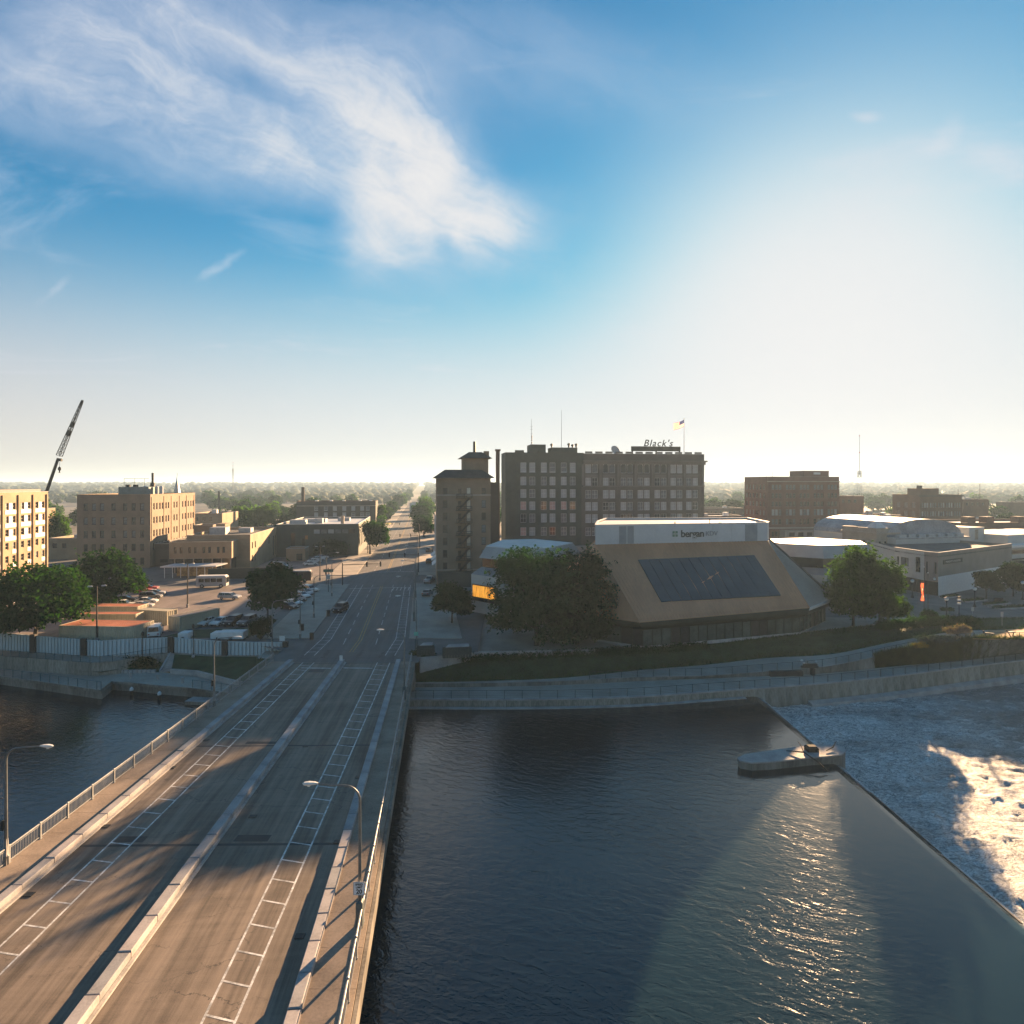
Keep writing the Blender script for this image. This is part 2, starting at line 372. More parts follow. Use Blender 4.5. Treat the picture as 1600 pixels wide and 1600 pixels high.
# far low ridge under the woods at the skyline
hl = MB(); cols = np.linspace(-5200, 5200, 70)
prof = [(1500, 0), (2100, 7), (3000, 19), (3800, 26), (4800, 22), (5400, 10)]
L = [[(x, y, z*(.75+.35*noise.noise(Vector((x/900, y/900, 3))))-.3) for x in cols] for y, z in prof]
for a, b in zip(L[:-1], L[1:]):
    for i in range(len(cols)-1): hl.quad(a[i], a[i+1], b[i+1], b[i])
M_FIELD = mat('wooded ridge', (.035, .045, .02), .95, .3, .004, .05, coord='P')
struct(hl.build('distant_hills', M_FIELD, smooth=True))

mb = MB(); mb.v = []
pl = [(-33.0, 97), (-35.2, 111)]; pr = [(-16.7, 97), (-17.9, 111)]
for y in (150, 182, 240, 320, 420, 560, 760, 1100, 1500): pl.append((st(-35.2, y), y)); pr.append((st(-17.9, y), y))
for i in range(len(pl)-1): mb.quad((*pl[i], .012), (*pr[i], .012), (*pr[i+1], .012), (*pl[i+1], .012))
struct(mb.build('street', M_STREET))
mb = MB()                                              # cross streets, 8 mm up, split where they meet the main street
for yc, hw in ((182, 6.2), (271, 5.5), (352, 5.5), (512, 6)):
    for s in (-1, 1):
        xe = (-35.2 if s < 0 else -17.9)
        c = Vector((st(xe, yc), yc+(st(xe, yc)-st(-26.5, yc))*-TG, 0)); e = c+U*s*260
        mb.quad(*[Vector((p.x, p.y, .008))+V*k for p, k in ((c, -hw), (e, -hw), (e, hw), (c, hw))])
struct(mb.build('cross_street', M_STREET))
def strip(name, a, b, m, z, w=None):
    q = MB()
    for i in range(len(a)-1): q.quad((*a[i], z), (*b[i], z), (*b[i+1], z), (*a[i+1], z))
    return struct(q.build(name, m))
# raised pavements with kerbs each side of the street, broken at the cross streets
def pavement(name, xa, xb, spans, m=M_PAVE, h=.13):
    q = MB()
    for y0, y1 in spans:
        for k in range(max(1, int((y1-y0)/12))):
            a = lerp(y0, y1, k/max(1, int((y1-y0)/12))); b = lerp(y0, y1, (k+1)/max(1, int((y1-y0)/12)))-.02
            q.hexa([(st(xa, a), a, 0), (st(xb, a), a, 0), (st(xb, b), b, 0), (st(xa, b), b, 0)], [(st(xa, a), a, h), (st(xb, a), a, h), (st(xb, b), b, h), (st(xa, b), b, h)])
    return struct(q.build(name, m))
pavement('left_pavement', -43.5, -35.25, [(112, 173), (190, 264), (278, 345), (360, 505), (520, 800)])
pavement('right_pavement', -17.85, -8.6, [(112, 175), (190, 264), (278, 345), (360, 505), (520, 800)])
strip('parking_lot', [(-96, 112), (st(-92, 172), 165)], [(-46.2, 112), (st(-46.2, 172), 172)], M_LOT, .006)
strip('parking_lot', [(st(-80, 190), 184), (st(-80, 243), 236)], [(st(-44, 190), 190), (st(-44, 243), 243)], M_LOT, .006)
q = MB(); q.quad((-62, 112.5, .03), (-46.3, 112.5, .03), (st(-46.3, 121), 121, .03), (-60, 118.5, .03)); struct(q.build('lawn', M_GRASS))

# street paint
q = MB()
def dash(q, x0, y0, x1, y1, w, z=.02):
    d = Vector((x1-x0, y1-y0, 0)).normalized(); s = Vector((d.y, -d.x, 0))*w/2
    a, b = Vector((x0, y0, z)), Vector((x1, y1, z)); q.quad(a-s, a+s, b+s, b-s)
for x in (-33.2, -31.6, -20.3, -18.8):
    dash(q, x-(-.3 if x > -25 else -.4), 101, x, 112, .13); dash(q, x, 112, st(x, 172), 172, .13)
for k in range(26):
    y = 103+k*2.5
    for xa, xb in ((-33.2, -31.6), (-20.3, -18.8)): dash(q, st(xa, max(y, 111)), y, st(xb, max(y, 111)), y+.2, .12)
for k in range(9):
    for x in (-28.9, -23.4):
        y = 108+k*7.5; dash(q, st(x, y), y, st(x, y+4.2), y+4.2, .13)
for k in range(5): dash(q, st(-23+k*1.0, 165), 163, st(-23+k*1.0, 168), 168, .22)
for y in (166.5, 197): dash(q, st(-34.5, y), y-.6, st(-18.5, y), y+1.7, .35)
for k in range(60):
    y = 200+k*9
    for x in (-30.6, -22.5): dash(q, st(x, y), y, st(x, y+3), y+3, .16)
struct(q.build('street_markings', M_PAINT))
q = MB()
for x in (-26.6, -26.1): dash(q, -25.9+(x+26.35), 103, x, 111, .14); dash(q, x, 111, st(x, 170), 170, .15); dash(q, st(x, 198), 198, st(x, 560), 560, .16)
struct(q.build('centre_line', M_YEL))

# ------------------------------------------------------------------ river
WZ = -5.0; LZ = -7.2
mb = MB()
xs = [-420, -200, -100, -60, -36, -12, 0, 12, 20, 26, 30, 33, 35.2, 36.3]
ysr = [-60, -20, 0, 10, 20, 30, 40, 55, 70, 85, 97, 108]
prof = [(x, WZ) for x in xs]+[(36.9, WZ-.07), (37.6, WZ-.3), (38.4, WZ-.85), (39.1, WZ-1.5), (39.7, WZ-2.3)]
for i in range(len(prof)-1):
    for j in range(len(ysr)-1):
        (xa, za), (xb, zb) = prof[i], prof[i+1]
        mb.quad((xa, ysr[j], za), (xb, ysr[j], zb), (xb, ysr[j+1], zb), (xa, ysr[j+1], za))
struct(mb.build('river', M_WATER, smooth=True))
# churned water below the weir: a displaced sheet, finer toward the camera's side
nx, ny = 330, 250
gx = 38.6+np.linspace(0, 1, nx)**1.25*150; gy = np.linspace(20, 124, ny)
vs = []
for y in gy:
    for x in gx:
        a = max(0., 1-(x-38.6)/42)
        t = noise.fractal(Vector((x*.5, y*.8, 0)), .75, 2.1, 6)*.21+.1*(.4+a)
        vs.append((x, y, LZ+t*(.55+.75*a)+.25*a))
fs = [(j*nx+i, j*nx+i+1, (j+1)*nx+i+1, (j+1)*nx+i) for j in range(ny-1) for i in range(nx-1)]
me = bpy.data.meshes.new('white_water'); me.from_pydata(vs, [], fs); me.materials.append(M_FOAM); me.polygons.foreach_set('use_smooth', [True]*len(fs))
struct(link('white_water', me))
q = MB(); q.quad((188, -60, LZ-.05), (460, -60, LZ-.05), (460, 150, LZ-.05), (188, 150, LZ-.05)); q.quad((39.2, -60, LZ-.05), (188, -60, LZ-.05), (188, 20, LZ-.05), (39.2, 20, LZ-.05))
struct(q.build('lower_river', M_FOAM))
# weir sill under the sheet
wr = thing('weir', 'concrete weir sill with dark strips for its shaded drop across the river', 'weir', (36.3, 0, WZ))
MB().box(-.5, -60, -4, .4, 106, -.12).build('sill', M_CONCD, wr)
q = MB()
for a, b, dxx in ((96, 85, 0.9), (83, 71, 1.0), (67, 56, 1.25), (55.5, 47, 1.15), (46, 28, .95)): q.hexa([(dxx-.22, b, -.9), (dxx+.05, b, -.9), (dxx+.05, a, -.9), (dxx-.22, a, -.9)], [(dxx-.10, b, -.17), (dxx+.04, b, -.2), (dxx+.04, a, -.2), (dxx-.10, a, -.17)])
q.build('lip_shade', mat('weir lip shade', (.06, .045, .03), .4, .3), wr)  # dark strips paint the drop's shadow line along the lip, plus its brown tint
# pier standing across the weir
pr_ = thing('weir_pier', 'long pale concrete pier with a round downstream end straddling the weir', 'pier', (0, 0, 0))
pa = [G(1153, 1186, -4.2), G(1165, 1180, -4.2), G(1253, 1168, -4.2), G(1283, 1166, -4.2), G(1306, 1166.5, -4.2), G(1318, 1170, -4.2), G(1321, 1174, -4.2), G(1316, 1180, -4.2), G(1296, 1183, -4.2), G(1268, 1185, -4.2), G(1200, 1192, -4.2), G(1175, 1193, -4.2), G(1157, 1190, -4.2)]
poly = [(p.x, p.y) for p in pa][::-1]
MB().prism(poly, -9, -4.2).build('body', M_CONCD, pr_)
cxp = sum(p[0] for p in poly)/len(poly); cyp = sum(p[1] for p in poly)/len(poly)
MB().prism([(cxp+(x-cxp)*1.015, cyp+(y-cyp)*1.04) for x, y in poly], -4.2, -4.05).build('cap', M_CONC, pr_)
q = MB()
p = G(1252, 1176, -4.0)
q.tube([p+Vector((-1.6, .3, .1)), p+Vector((0, -.6, .3)), p+Vector((1.0, -2.2, -.2)), p+Vector((1.5, -3.2, -.8))], [.05, .09, .08, .04], 6)
q.tube([p+Vector((0, -.6, .3)), p+Vector((.2, .5, .6)), p+Vector((.1, 1.2, .9))], [.07, .05, .02], 5)
p2 = G(1298, 1172, -4.0); q.tube([p2+Vector((-.7, -.4, .1)), p2+Vector((.4, .3, .2)), p2+Vector((1.3, 1.3, .5))], [.05, .08, .03], 6)
tag(q.build('driftwood', M_BARK), 'bare forked driftwood branches stranded on the weir pier', 'driftwood')
hb = MB(); p = G(1270, 1173, -4.05); hb.bbox(p.x-.8, p.y-.5, -4.05, p.x+.5, p.y+.5, -3.45, .2)
tag(hb.build('debris_heap', M_BARK), 'small dark debris lump on the weir pier between the branches', 'debris')
# ------------------------------------------------------------------ bridge
def lin(y0, x0, y1, x1): return lambda y: x0+(x1-x0)*(min(97.5, max(0, y))-y0)/(y1-y0)
XL = lin(97, -36.3, 44, -35.7); XPL = lin(97, -33.55, 40, -32.75); XM = lin(97, -25.75, 39, -22.15)
XPR = lin(97, -17.2, 40, -11.75); XR = lin(97, -15.25, 32, -8.4)
YB0, YB1 = -30.0, 97.0
br = thing('river_bridge', 'wide concrete road bridge with a raised median and two walkways over the river', 'bridge')
q = MB()
yy = [YB0, 0, 20, 40, 60, 80, YB1]
for a, b in zip(yy[:-1], yy[1:]):
    q.hexa([(XL(a)-.35, a, -1.5), (XR(a)+.35, a, -1.5), (XR(b)+.35, b, -1.5), (XL(b)-.35, b, -1.5)], [(XL(a)-.35, a, 0), (XR(a)+.35, a, 0), (XR(b)+.35, b, 0), (XL(b)-.35, b, 0)])
q.build('deck', M_ROAD, br)
for xf, xg, nm in ((XL, XPL, -1), (XPR, XR, 1)):
    q = MB()
    yw = np.arange(YB0, YB1-.01, 3.05)
    for a in yw:
        b = min(a+3.03, YB1)
        xa = lambda y: (xf(y)-.3 if nm < 0 else xf(y)+.33); xb = lambda y: (xg(y)-.36 if nm < 0 else xg(y)+.32)
        q.hexa([(xa(a), a, .002), (xb(a), a, .002), (xb(b), b, .002), (xa(b), b, .002)], [(xa(a), a, .17), (xb(a), a, .17), (xb(b), b, .17), (xa(b), b, .17)])
    q.build('walkway', M_WALK, br)
    q = MB()                                            # outer fascia beam below the rail
    for a, b in zip(yy[:-1], yy[1:]):
        s = nm; xo = lambda y: xf(y)+s*.36 if nm < 0 else xg(y)+.36
        q.hexa([(xo(a)-.0, a, -1.1), (xo(a)+s*.22, a, -1.1), (xo(b)+s*.22, b, -1.1), (xo(b)-.0, b, -1.1)] if s > 0 else [(xo(a)+s*.22, a, -1.1), (xo(a), a, -1.1), (xo(b), b, -1.1), (xo(b)+s*.22, b, -1.1)],
               [(xo(a), a, .08), (xo(a)+s*.22, a, .08), (xo(b)+s*.22, b, .08), (xo(b), b, .08)] if s > 0 else [(xo(a)+s*.22, a, .08), (xo(a), a, .08), (xo(b), b, .08), (xo(b)+s*.22, b, .08)])
    q.build('fascia_beam', M_CONCD, br)
for y in (8, 38, 68):
    q = MB(); q.hexa([(XL(y)+1, y-.9, -9), (XR(y)-1, y-.9, -9), (XR(y)-1, y+.9, -9), (XL(y)+1, y+.9, -9)], [(XL(y)+.5, y-.9, -1.5), (XR(y)-.5, y-.9, -1.5), (XR(y)-.5, y+.9, -1.5), (XL(y)+.5, y+.9, -1.5)])
    q.build('pier', M_CONCD, br)
# kerb stones of the two parapets and the median
M_STONE = [mat('kerb stone %d' % i, c, .8, .16, .7, 7., .012) for i, c in enumerate(((.34, .32, .31), (.30, .29, .285), (.37, .34, .325), (.27, .27, .27)))]
def stones(xf, w, h, step, y0=18):
    me = MB().bbox(-w/2, 0, 0, w/2, step-.05, h, .05).mesh('kerb_stone', M_STONE[0])
    y = y0
    while y < YB1-step*.5:
        o = link('kerb_stone', me, br, (xf(y), y, .003), -atan2(xf(y+step)-xf(y), step))
        o.scale = (random.uniform(.97, 1.03), 1, random.uniform(.95, 1.05)); paint(o, random.choice(M_STONE)); y += step
    q = MB()
    for a in (YB0, -6):
        b = a+24; q.hexa([(xf(a)-w/2, a, .003), (xf(a)+w/2, a, .003), (xf(b)+w/2, b, .003), (xf(b)-w/2, b, .003)], [(xf(a)-w/2, a, h), (xf(a)+w/2, a, h), (xf(b)+w/2, b, h), (xf(b)-w/2, b, h)])
    q.build('parapet', M_CONC, br)
stones(XPL, .72, .5, 3.05); stones(XM, .78, .52, 3.05); stones(XPR, .68, .5, 2.4)
# low footing beside each parapet on the road side
for xf, s in ((XPL, .46), (XM, .49)):
    q = MB()
    for a, b in zip(yy[:-1], yy[1:]):
        x0 = lambda y: xf(y)+s-.08; q.hexa([(x0(a), a, .003), (x0(a)+.22, a, .003), (x0(b)+.22, b, .003), (x0(b), b, .003)], [(x0(a), a, .14), (x0(a)+.2, a, .1), (x0(b)+.2, b, .1), (x0(b), b, .14)])
    q.build('footing', M_CONC, br)
# railings: a panel of pickets between posts
PW = 3.05
q = MB(); q.bbox(-.05, .07, 1.10, .05, PW-.07, 1.19, .015); q.box(-.03, .07, .12, .03, PW-.07, .18)
q.box(-.025, .07, .98, .025, PW-.07, 1.02)
for k in range(19): q.box(-.011, .13+k*.155-.011, .18, .011, .13+k*.155+.011, .98)
panel = q.mesh('railing_panel', M_RAIL)
q = MB(); q.bbox(-.075, -.075, 0, .075, .075, 1.26, .03); q.box(-.12, -.12, 0, .12, .12, .03); post = q.mesh('railing_post', M_RAIL)
for xf in (XL, XR):
    y = 18.
    while y < YB1-1:
        r = -atan2(xf(y+PW)-xf(y), PW)
        link('railing_panel', panel, br, (xf(y), y, .17), r); link('railing_post', post, br, (xf(y), y, .17), r); y += PW
    link('railing_post', post, br, (xf(y), y, .17), 0)
# paint
q = MB()
L1, L2 = lin(97, -31.7, 40, -30.0), lin(97, -30.0, 40, -28.35)
R1, R2 = lin(97, -20.4, 44, -16.45), lin(97, -18.5, 44, -14.75)
for f in (L1, L2, R1, R2):
    for a, b in zip(yy[:-1], yy[1:]): dash(q, f(a), a, f(b), b, .13, .006)
y = 3.
while y < 96:
    dash(q, L1(y), y+.25, L2(y), y-.05, .12, .007); dash(q, R1(y), y+.32, R2(y), y-.1, .12, .007); y += 2.25
for xa, xb in ((-31, -26.6), (-24.8, -20.5)): dash(q, xa, 94.2, xb, 94.0, .3, .0075)
struct(q.build('bridge_lane_markings', M_PAINT))
# joints and tar bands across the deck
q = MB()
for y, w, xa, xb in ((96.5, .35, XPL, XPR), (66, .28, XPL, XPR), (47.8, .3, XPL, XPR), (88.6, .2, XPL, XM)): dash(q, xa(y)+.5, y, xb(y)-.5, y+.3, w, .0045)
for (xx, y0, y1, w) in ((-28.3, 92, 93.6, 2.2), (-26.2, 66.6, 67.2, 3.2), (-19.8, 48.4, 49.3, 2.6), (-29, 48.3, 49.1, 2.2)): dash(q, xx, y0, xx, y1, w, .0042)
struct(q.build('road_joints', mat('tar', (.03, .03, .03), .6, .3, coord='P')))
# dark joints of tar across the street mouth
q = MB()
for y, x0, x1 in ((99.5, -33.5, -16.8), (104.2, -34, -17.2)): 
    for k in range(26):
        xa = lerp(x0, x1, k/26); dash(q, xa, y+random.uniform(-.12, .12), lerp(x0, x1, (k+1)/26), y+random.uniform(-.12, .12), random.uniform(.08, .3), .021)
for x in (-29.6, -24.2, -20.6):
    for k in range(7): dash(q, x+random.uniform(-.2, .2), 99.5+k*.7, x+random.uniform(-.2, .2), 100.2+k*.7, random.uniform(.15, .8), .0215)
struct(q.build('street_joints', MATS['tar']))
q = MB(); q.box(-37.2, 95, -9, -14.6, 97.0, -1.5)
tag(q.build('bridge_abutment', M_CONCD), 'concrete abutment wall under the far end of the road bridge', 'abutment')
q = MB()
for x, y in ((-31.8, 42.1), (-32.1, 50.5), (-32.4, 61), (-32.3, 67.5), (-12.7, 38.2), (-13.2, 48.3), (-14.2, 59), (-21.3, 66), (-21.1, 52)): q.box(x-.25, y-.2, .003, x+.3, y+.25, .05)
st_ = q.build('drain_grates', M_DARK); struct(st_)

# ------------------------------------------------------------------ lamps
def cobra(name, label, h, arm, box=True, cat='street lamp', group='cobra head street lamps'):
    t = thing(name, label, cat, group=group)
    q = MB(); pts = [(0, 0, 0), (0, 0, h*.45), (0, 0, h-.9)]; rr = [.13, .10, .075]
    for k in range(1, 8):
        a = pi/2*k/7; pts.append((.9*(1-cos(a)), 0, h-.9+.9*sin(a))); rr.append(.07-.002*k)
    pts.append((arm, 0, h+.12)); rr.append(.045)
    q.tube(pts, rr, 8); q.build('pole', M_POLE, t, smooth=True)
    q = MB(); q.lathe([(.24, 0), (.24, .08), (.2, .12), (.19, .75), (.14, .85)], n=8)
    q.build('base', M_POLE, t)
    q = MB(); vs = []
    for x, w, z0, z1 in ((-.06, .06, -.03, .05), (.15, .13, -.05, .1), (.5, .17, -.1, .12), (.78, .13, -.09, .08), (.88, .05, -.02, .03)):
        vs += [(arm+x, -w, h+.12+(z0+z1)/2), (arm+x, -w*.6, h+.12+z1), (arm+x, w*.6, h+.12+z1), (arm+x, w, h+.12+(z0+z1)/2), (arm+x, w*.5, h+.12+z0), (arm+x, -w*.5, h+.12+z0)]
    fs = [(i*6+k, i*6+(k+1) % 6, (i+1)*6+(k+1) % 6, (i+1)*6+k) for i in range(4) for k in range(6)]+[(0, 1, 2, 3, 4, 5), (29, 28, 27, 26, 25, 24)]
    q.add(vs, fs); hd = q.build('lamp_head', M_WHITE, t)
    MB().lathe([(.02, -.13), (.09, -.11), (.12, -.03), (.12, 0)], (arm+.5, 0, h+.12-.05), 8).build('lens', M_GLOBE, hd)
    return t
M_GLOBE = mat('lamp glass', (.75, .75, .72), .25, .03, spec=.5)
p = (XL(45)-.02, 45.2, .0)
l0 = cobra('street_lamp', 'near pale cobra head lamp rising from the bridge railing above the open water', 8.4, 2.45); l0.location = p
q = MB(); q.hexa([(-.16, -.16, .0), (.16, -.16, 0), (.16, .16, 0), (-.16, .16, 0)], [(-.09, -.09, 2.0), (.09, -.09, 2.0), (.09, .09, 2.0), (-.09, .09, 2.0)]); q.build('plinth', M_CONC, l0)
q = MB(); q.bbox(-.3, -.14, 2.6, -.1, .14, 3.3, .04); q.build('junction_box', M_DARK, l0)
copy_tree(l0, (XL(77.5), 77.5, 0), label='slim lamp midway along the railing beyond the near one, in front of the lower terrace')
copy_tree(l0, (-38.4, 102.5, 0), radians(4), label='lamp at the bridge end beside the dark fence post and round bush')
l1 = cobra('street_lamp', 'near dark lamp with long arm that carries the speed limit sign', 8.7, 2.6); l1.location = (XR(38.9)-.12, 38.9, 0); l1.rotation_euler.z = pi
q = MB(); q.bbox(-.2, -.22, .0, .2, .22, 1.75, .08); q.build('control_cabinet', mat('cabinet grey', (.09, .11, .11), .6, .2), l1)
copy_tree(l1, (XR(80), 80, 0), label='dark lamp with white base box on the far half of the walkway railing')
copy_tree(l1, (-15.6, 104.5, 0), label='lamp at the street corner arching over the bridge mouth beside the dark planter walls')
sg = thing('speed_limit_sign', 'white speed limit sign on the near lamp post, reading 20', 'road sign', (XR(38.9)-.12, 38.9-.17, 2.55))
q = MB(); q.bbox(-.36, -.012, -.4, .36, .012, .4, .005); q.build('plate', mat('sign white', (.66, .68, .70), .4, .05), sg)
M_INK = mat('sign black', (.015, .015, .018), .6, .1)
RX = (pi/2, 0, 0)
text('lettering', 'SPEED', .17, M_INK, sg, (0, -.016, .24), RX, extrude=.002, bold=.006); text('lettering', 'LIMIT', .17, M_INK, sg, (0, -.016, .07), RX, extrude=.002, bold=.006)
text('numeral', '20', .36, M_INK, sg, (0, -.016, -.19), RX, extrude=.002, bold=.012)
q = MB()
for a in ((-.34, -.38, .34, -.36), (-.34, .36, .34, .38), (-.34, -.36, -.32, .36), (.32, -.36, .34, .36)): q.box(a[0], -.0155, a[1], a[2], -.0125, a[3])
q.build('border', M_INK, sg)
# ------------------------------------------------------------------ right bank
SX = [400, 640, 760, 880, 1000, 1100, 1200, 1300, 1400, 1500, 1600, 1780]
def line(ys, zs):
    zs = zs if isinstance(zs, (list, tuple)) else [zs]*len(SX)
    return [G(x, y, z) for x, y, z in zip(SX, ys, zs)]
def fine(pts, k=6):
    """smooth polyline (Catmull-Rom)"""
    P = [2*pts[0]-pts[1]]+list(pts)+[2*pts[-1]-pts[-2]]; out = []
    for i in range(1, len(P)-2):
        for j in range(k):
            t = j/k; a, b, c, d = P[i-1:i+3]
            out.append(.5*((2*b)+(c-a)*t+(2*a-5*b+4*c-d)*t*t+(3*b-a-3*c+d)*t**3))
    out.append(P[-2]); return out
E1 = fine(line([1092, 1092, 1092.5, 1091.5, 1088, 1081, 1074, 1066, 1055.5, 1043, 1031, 1011], -3.8))
E2 = fine(line([1074, 1074, 1073, 1070, 1064, 1060, 1056, 1051, 1041, 1033, 1021, 1002], -3.8))
UF = fine(line([1068, 1068, 1067, 1064, 1058, 1056, 1049, 1040, 1019, 1001, 999, 990], [-3.2, -3.2, -3.2, -3.2, -3.2, -3.3, -3.1, -2.6, -1.5, -.3, -.05, -.05]))
UB = fine(line([1066, 1066, 1064, 1059, 1047, 1039, 1028, 1022, 1002, 986, 984, 975], [-3.2, -3.2, -3.2, -3.2, -3.2, -3.2, -2.9, -2.2, -1.0, -.1, -.05, -.05]))
TP = fine(line([1029, 1029, 1024, 1018, 1012, 1004, 996, 983, 974, 968, 965, 958], [-.9, -.9, -.8, -.8, -.8, -.8, -.7, -.4, -.05, -.02, -.02, -.02]))
BK = [Vector((p.x*1.02 if p.x > 0 else p.x, 130.0, 0)) for p in TP]
NSEG = len(E1)
F0 = [Vector((p.x, p.y-.25, -9.2)) for p in E1]
K8 = 8                                                  # index of pixel 640+ (6 per span)
# riverside retaining wall: concrete panels one by one
wl = thing('river_wall', 'long pale concrete retaining wall under the curved riverwalk', 'river wall')
pe = resamp([Vector((p.x, p.y, -3.8)) for p in E1], 3.6)
M_WALLS = [mat('wall panel %d' % i, c, .85, .3, .5, 4., .015, stretch=(1, 1, .3)) for i, c in enumerate(((.235, .22, .18), (.20, .19, .16), (.265, .245, .205)))]
for a, b in zip(pe[:-1], pe[1:]):
    d = (b-a); L = d.length; q = MB()
    q.hexa([(.02, -.32, -9.2), (L-.02, -.32, -9.2), (L-.02, .3, -9.2), (.02, .3, -9.2)], [(.02, 0, -3.98), (L-.02, 0, -3.98), (L-.02, .3, -3.98), (.02, .3, -3.98)])
    o = q.build('wall_panel', random.choice(M_WALLS), wl, (a.x, a.y, 0), atan2(d.y, d.x))
q = MB()
for a, b in zip(pe[:-1], pe[1:]):
    s = Vector((-(b-a).y, (b-a).x, 0)).normalized(); q.hexa([a-s*.1-Vector((0, 0, .18)), b-s*.1-Vector((0, 0, .18)), b+s*.4-Vector((0, 0, .18)), a+s*.4-Vector((0, 0, .18))], [a-s*.1+Vector((0, 0, .02)), b-s*.1+Vector((0, 0, .02)), b+s*.4+Vector((0, 0, .02)), a+s*.4+Vector((0, 0, .02))])
q.build('coping', M_CONC, wl)
q = MB()                                                # toe slab at the water line
for a, b in zip(pe[:-1], pe[1:]):
    s = Vector(((b-a).y, -(b-a).x, 0)).normalized()
    if a.x < 34: q.hexa([(*(a+s*.3).xy, -9), (*(a+s*.9).xy, -9), (*(b+s*.9).xy, -9), (*(b+s*.3).xy, -9)], [(*(a+s*.28).xy, -4.82), (*(a+s*.85).xy, -4.9), (*(b+s*.85).xy, -4.9), (*(b+s*.28).xy, -4.82)])
    elif a.x > 42: q.hexa([(*(a+s*.3).xy, -9), (*(a+s*1.5).xy, -9), (*(b+s*1.5).xy, -9), (*(b+s*.3).xy, -9)], [(*(a+s*.28).xy, -6.2), (*(a+s*1.3).xy, -6.45), (*(b+s*1.3).xy, -6.45), (*(b+s*.28).xy, -6.2)])
q.build('toe', M_CONC, wl)
lw = loft([[Vector((p.x, p.y, -3.8)) for p in E1], [Vector((p.x, p.y, -3.8)) for p in E2]])
struct(lw.build('riverwalk', M_PAVE))
i0 = 26                                                 # where the upper path parts from the walk
struct(loft([E2, UF]).build('path_edge', M_CONCD))
up_ = struct(loft([UF, UB]).build('upper_path', M_PAVE))
mid = []
for k in (0, .33, .67, 1):
    mid.append([a.lerp(b, k)+Vector((0, 0, (.25*sin(pi*k) if 0 < k < 1 else 0)+(.12*noise.noise(Vector((a.x*.5, k*3, 0))) if 0 < k < 1 else 0))) for a, b in zip(UB, TP)])
struct(loft(mid).build('grass_bank', M_GRASS))
struct(loft([TP, BK]).build('plaza', M_PAVE))
# grass tufts on the bank, one uncountable mass
def tufts(name, areas, n, h, m, wd=.05, lean=.35, seed=3):
    rng = np.random.default_rng(seed); V_ = []; F_ = []
    for _ in range(n):
        A, B, i0_, i1_ = areas
        i = rng.integers(i0_, i1_); t = rng.random(); s = rng.random()
        p = A[i].lerp(A[i+1], s).lerp(B[i].lerp(B[i+1], s), t)
        a = rng.random()*6.28; hh = h*(.5+rng.random()); w = wd*(.6+.8*rng.random())
        d = Vector((cos(a), sin(a), 0)); l = Vector((rng.normal()*lean, rng.normal()*lean, 1))*hh
        o = len(V_); V_ += [p-d*w, p+d*w, p+l]; F_.append((o, o+1, o+2))
    me = bpy.data.meshes.new(name); me.from_pydata(V_, [], F_); me.materials.append(m); return stuff(link(name, me))
M_BLADE = leafmat('grass blades', (.026, .05, .016), .3); M_BLADED = leafmat('dry grass blades', (.07, .066, .026), .35)
tufts('bank_grass', (UB, TP, 0, NSEG-1), 34000, .34, M_BLADE, .07)
# ornamental grass between the two paths, right
og = [a.lerp(b, .5)+Vector((0, 0, .5)) for a, b in zip(E2, UF)]
iq = int((1370-1300)/100*6)+42
a_ = E2[iq:]; b_ = UF[iq:]
m1 = [p.lerp(q_, .12)+Vector((0, 0, .3)) for p, q_ in zip(a_, b_)]; m2 = [p.lerp(q_, .85)+Vector((0, 0, .35)) for p, q_ in zip(a_, b_)]
struct(loft([[p+Vector((0, 0, .02)) for p in a_], m1, m2, [p+Vector((0, 0, .03)) for p in b_]]).build('planting_bed', M_DRY))
tufts('ornamental_grass', (E2, UF, iq, NSEG-1), 26000, .9, M_BLADED, .06, .3, 5)

def rail(name, label, pts, step=2.6, h=1.15, m=M_DARK, group=None, nr=5):
    t = thing(name, label, 'railing', group=group)
    ps = resamp(pts, step); q = MB().box(-.035, -.035, 0, .035, .035, h+.06).mesh('post', m)
    for p in ps: link('post', q, t, p)
    q = MB(); q.tube([p+Vector((0, 0, h)) for p in ps], .035, 6); q.build('top_rail', m, t)
    for k in range(1, nr):
        q = MB(); q.tube([p+Vector((0, 0, h*k/nr)) for p in ps], .012, 4); q.build('cable', m, t)
    return t
rail('riverwalk_railing', 'dark cable railing along the water edge of the lower riverwalk', [Vector((p.x, p.y+.15, -3.78)) for p in E1], 2.55)
rail('riverwalk_railing', 'dark cable railing climbing beside the upper path to the plaza', [p+Vector((0, .1, .02)) for p in UF[20:52]], 2.6)
rail('riverwalk_railing', 'short dark railing along the sunny terrace at the top of the path', [p+Vector((0, .1, .02)) for p in UF[54:]], 2.6)
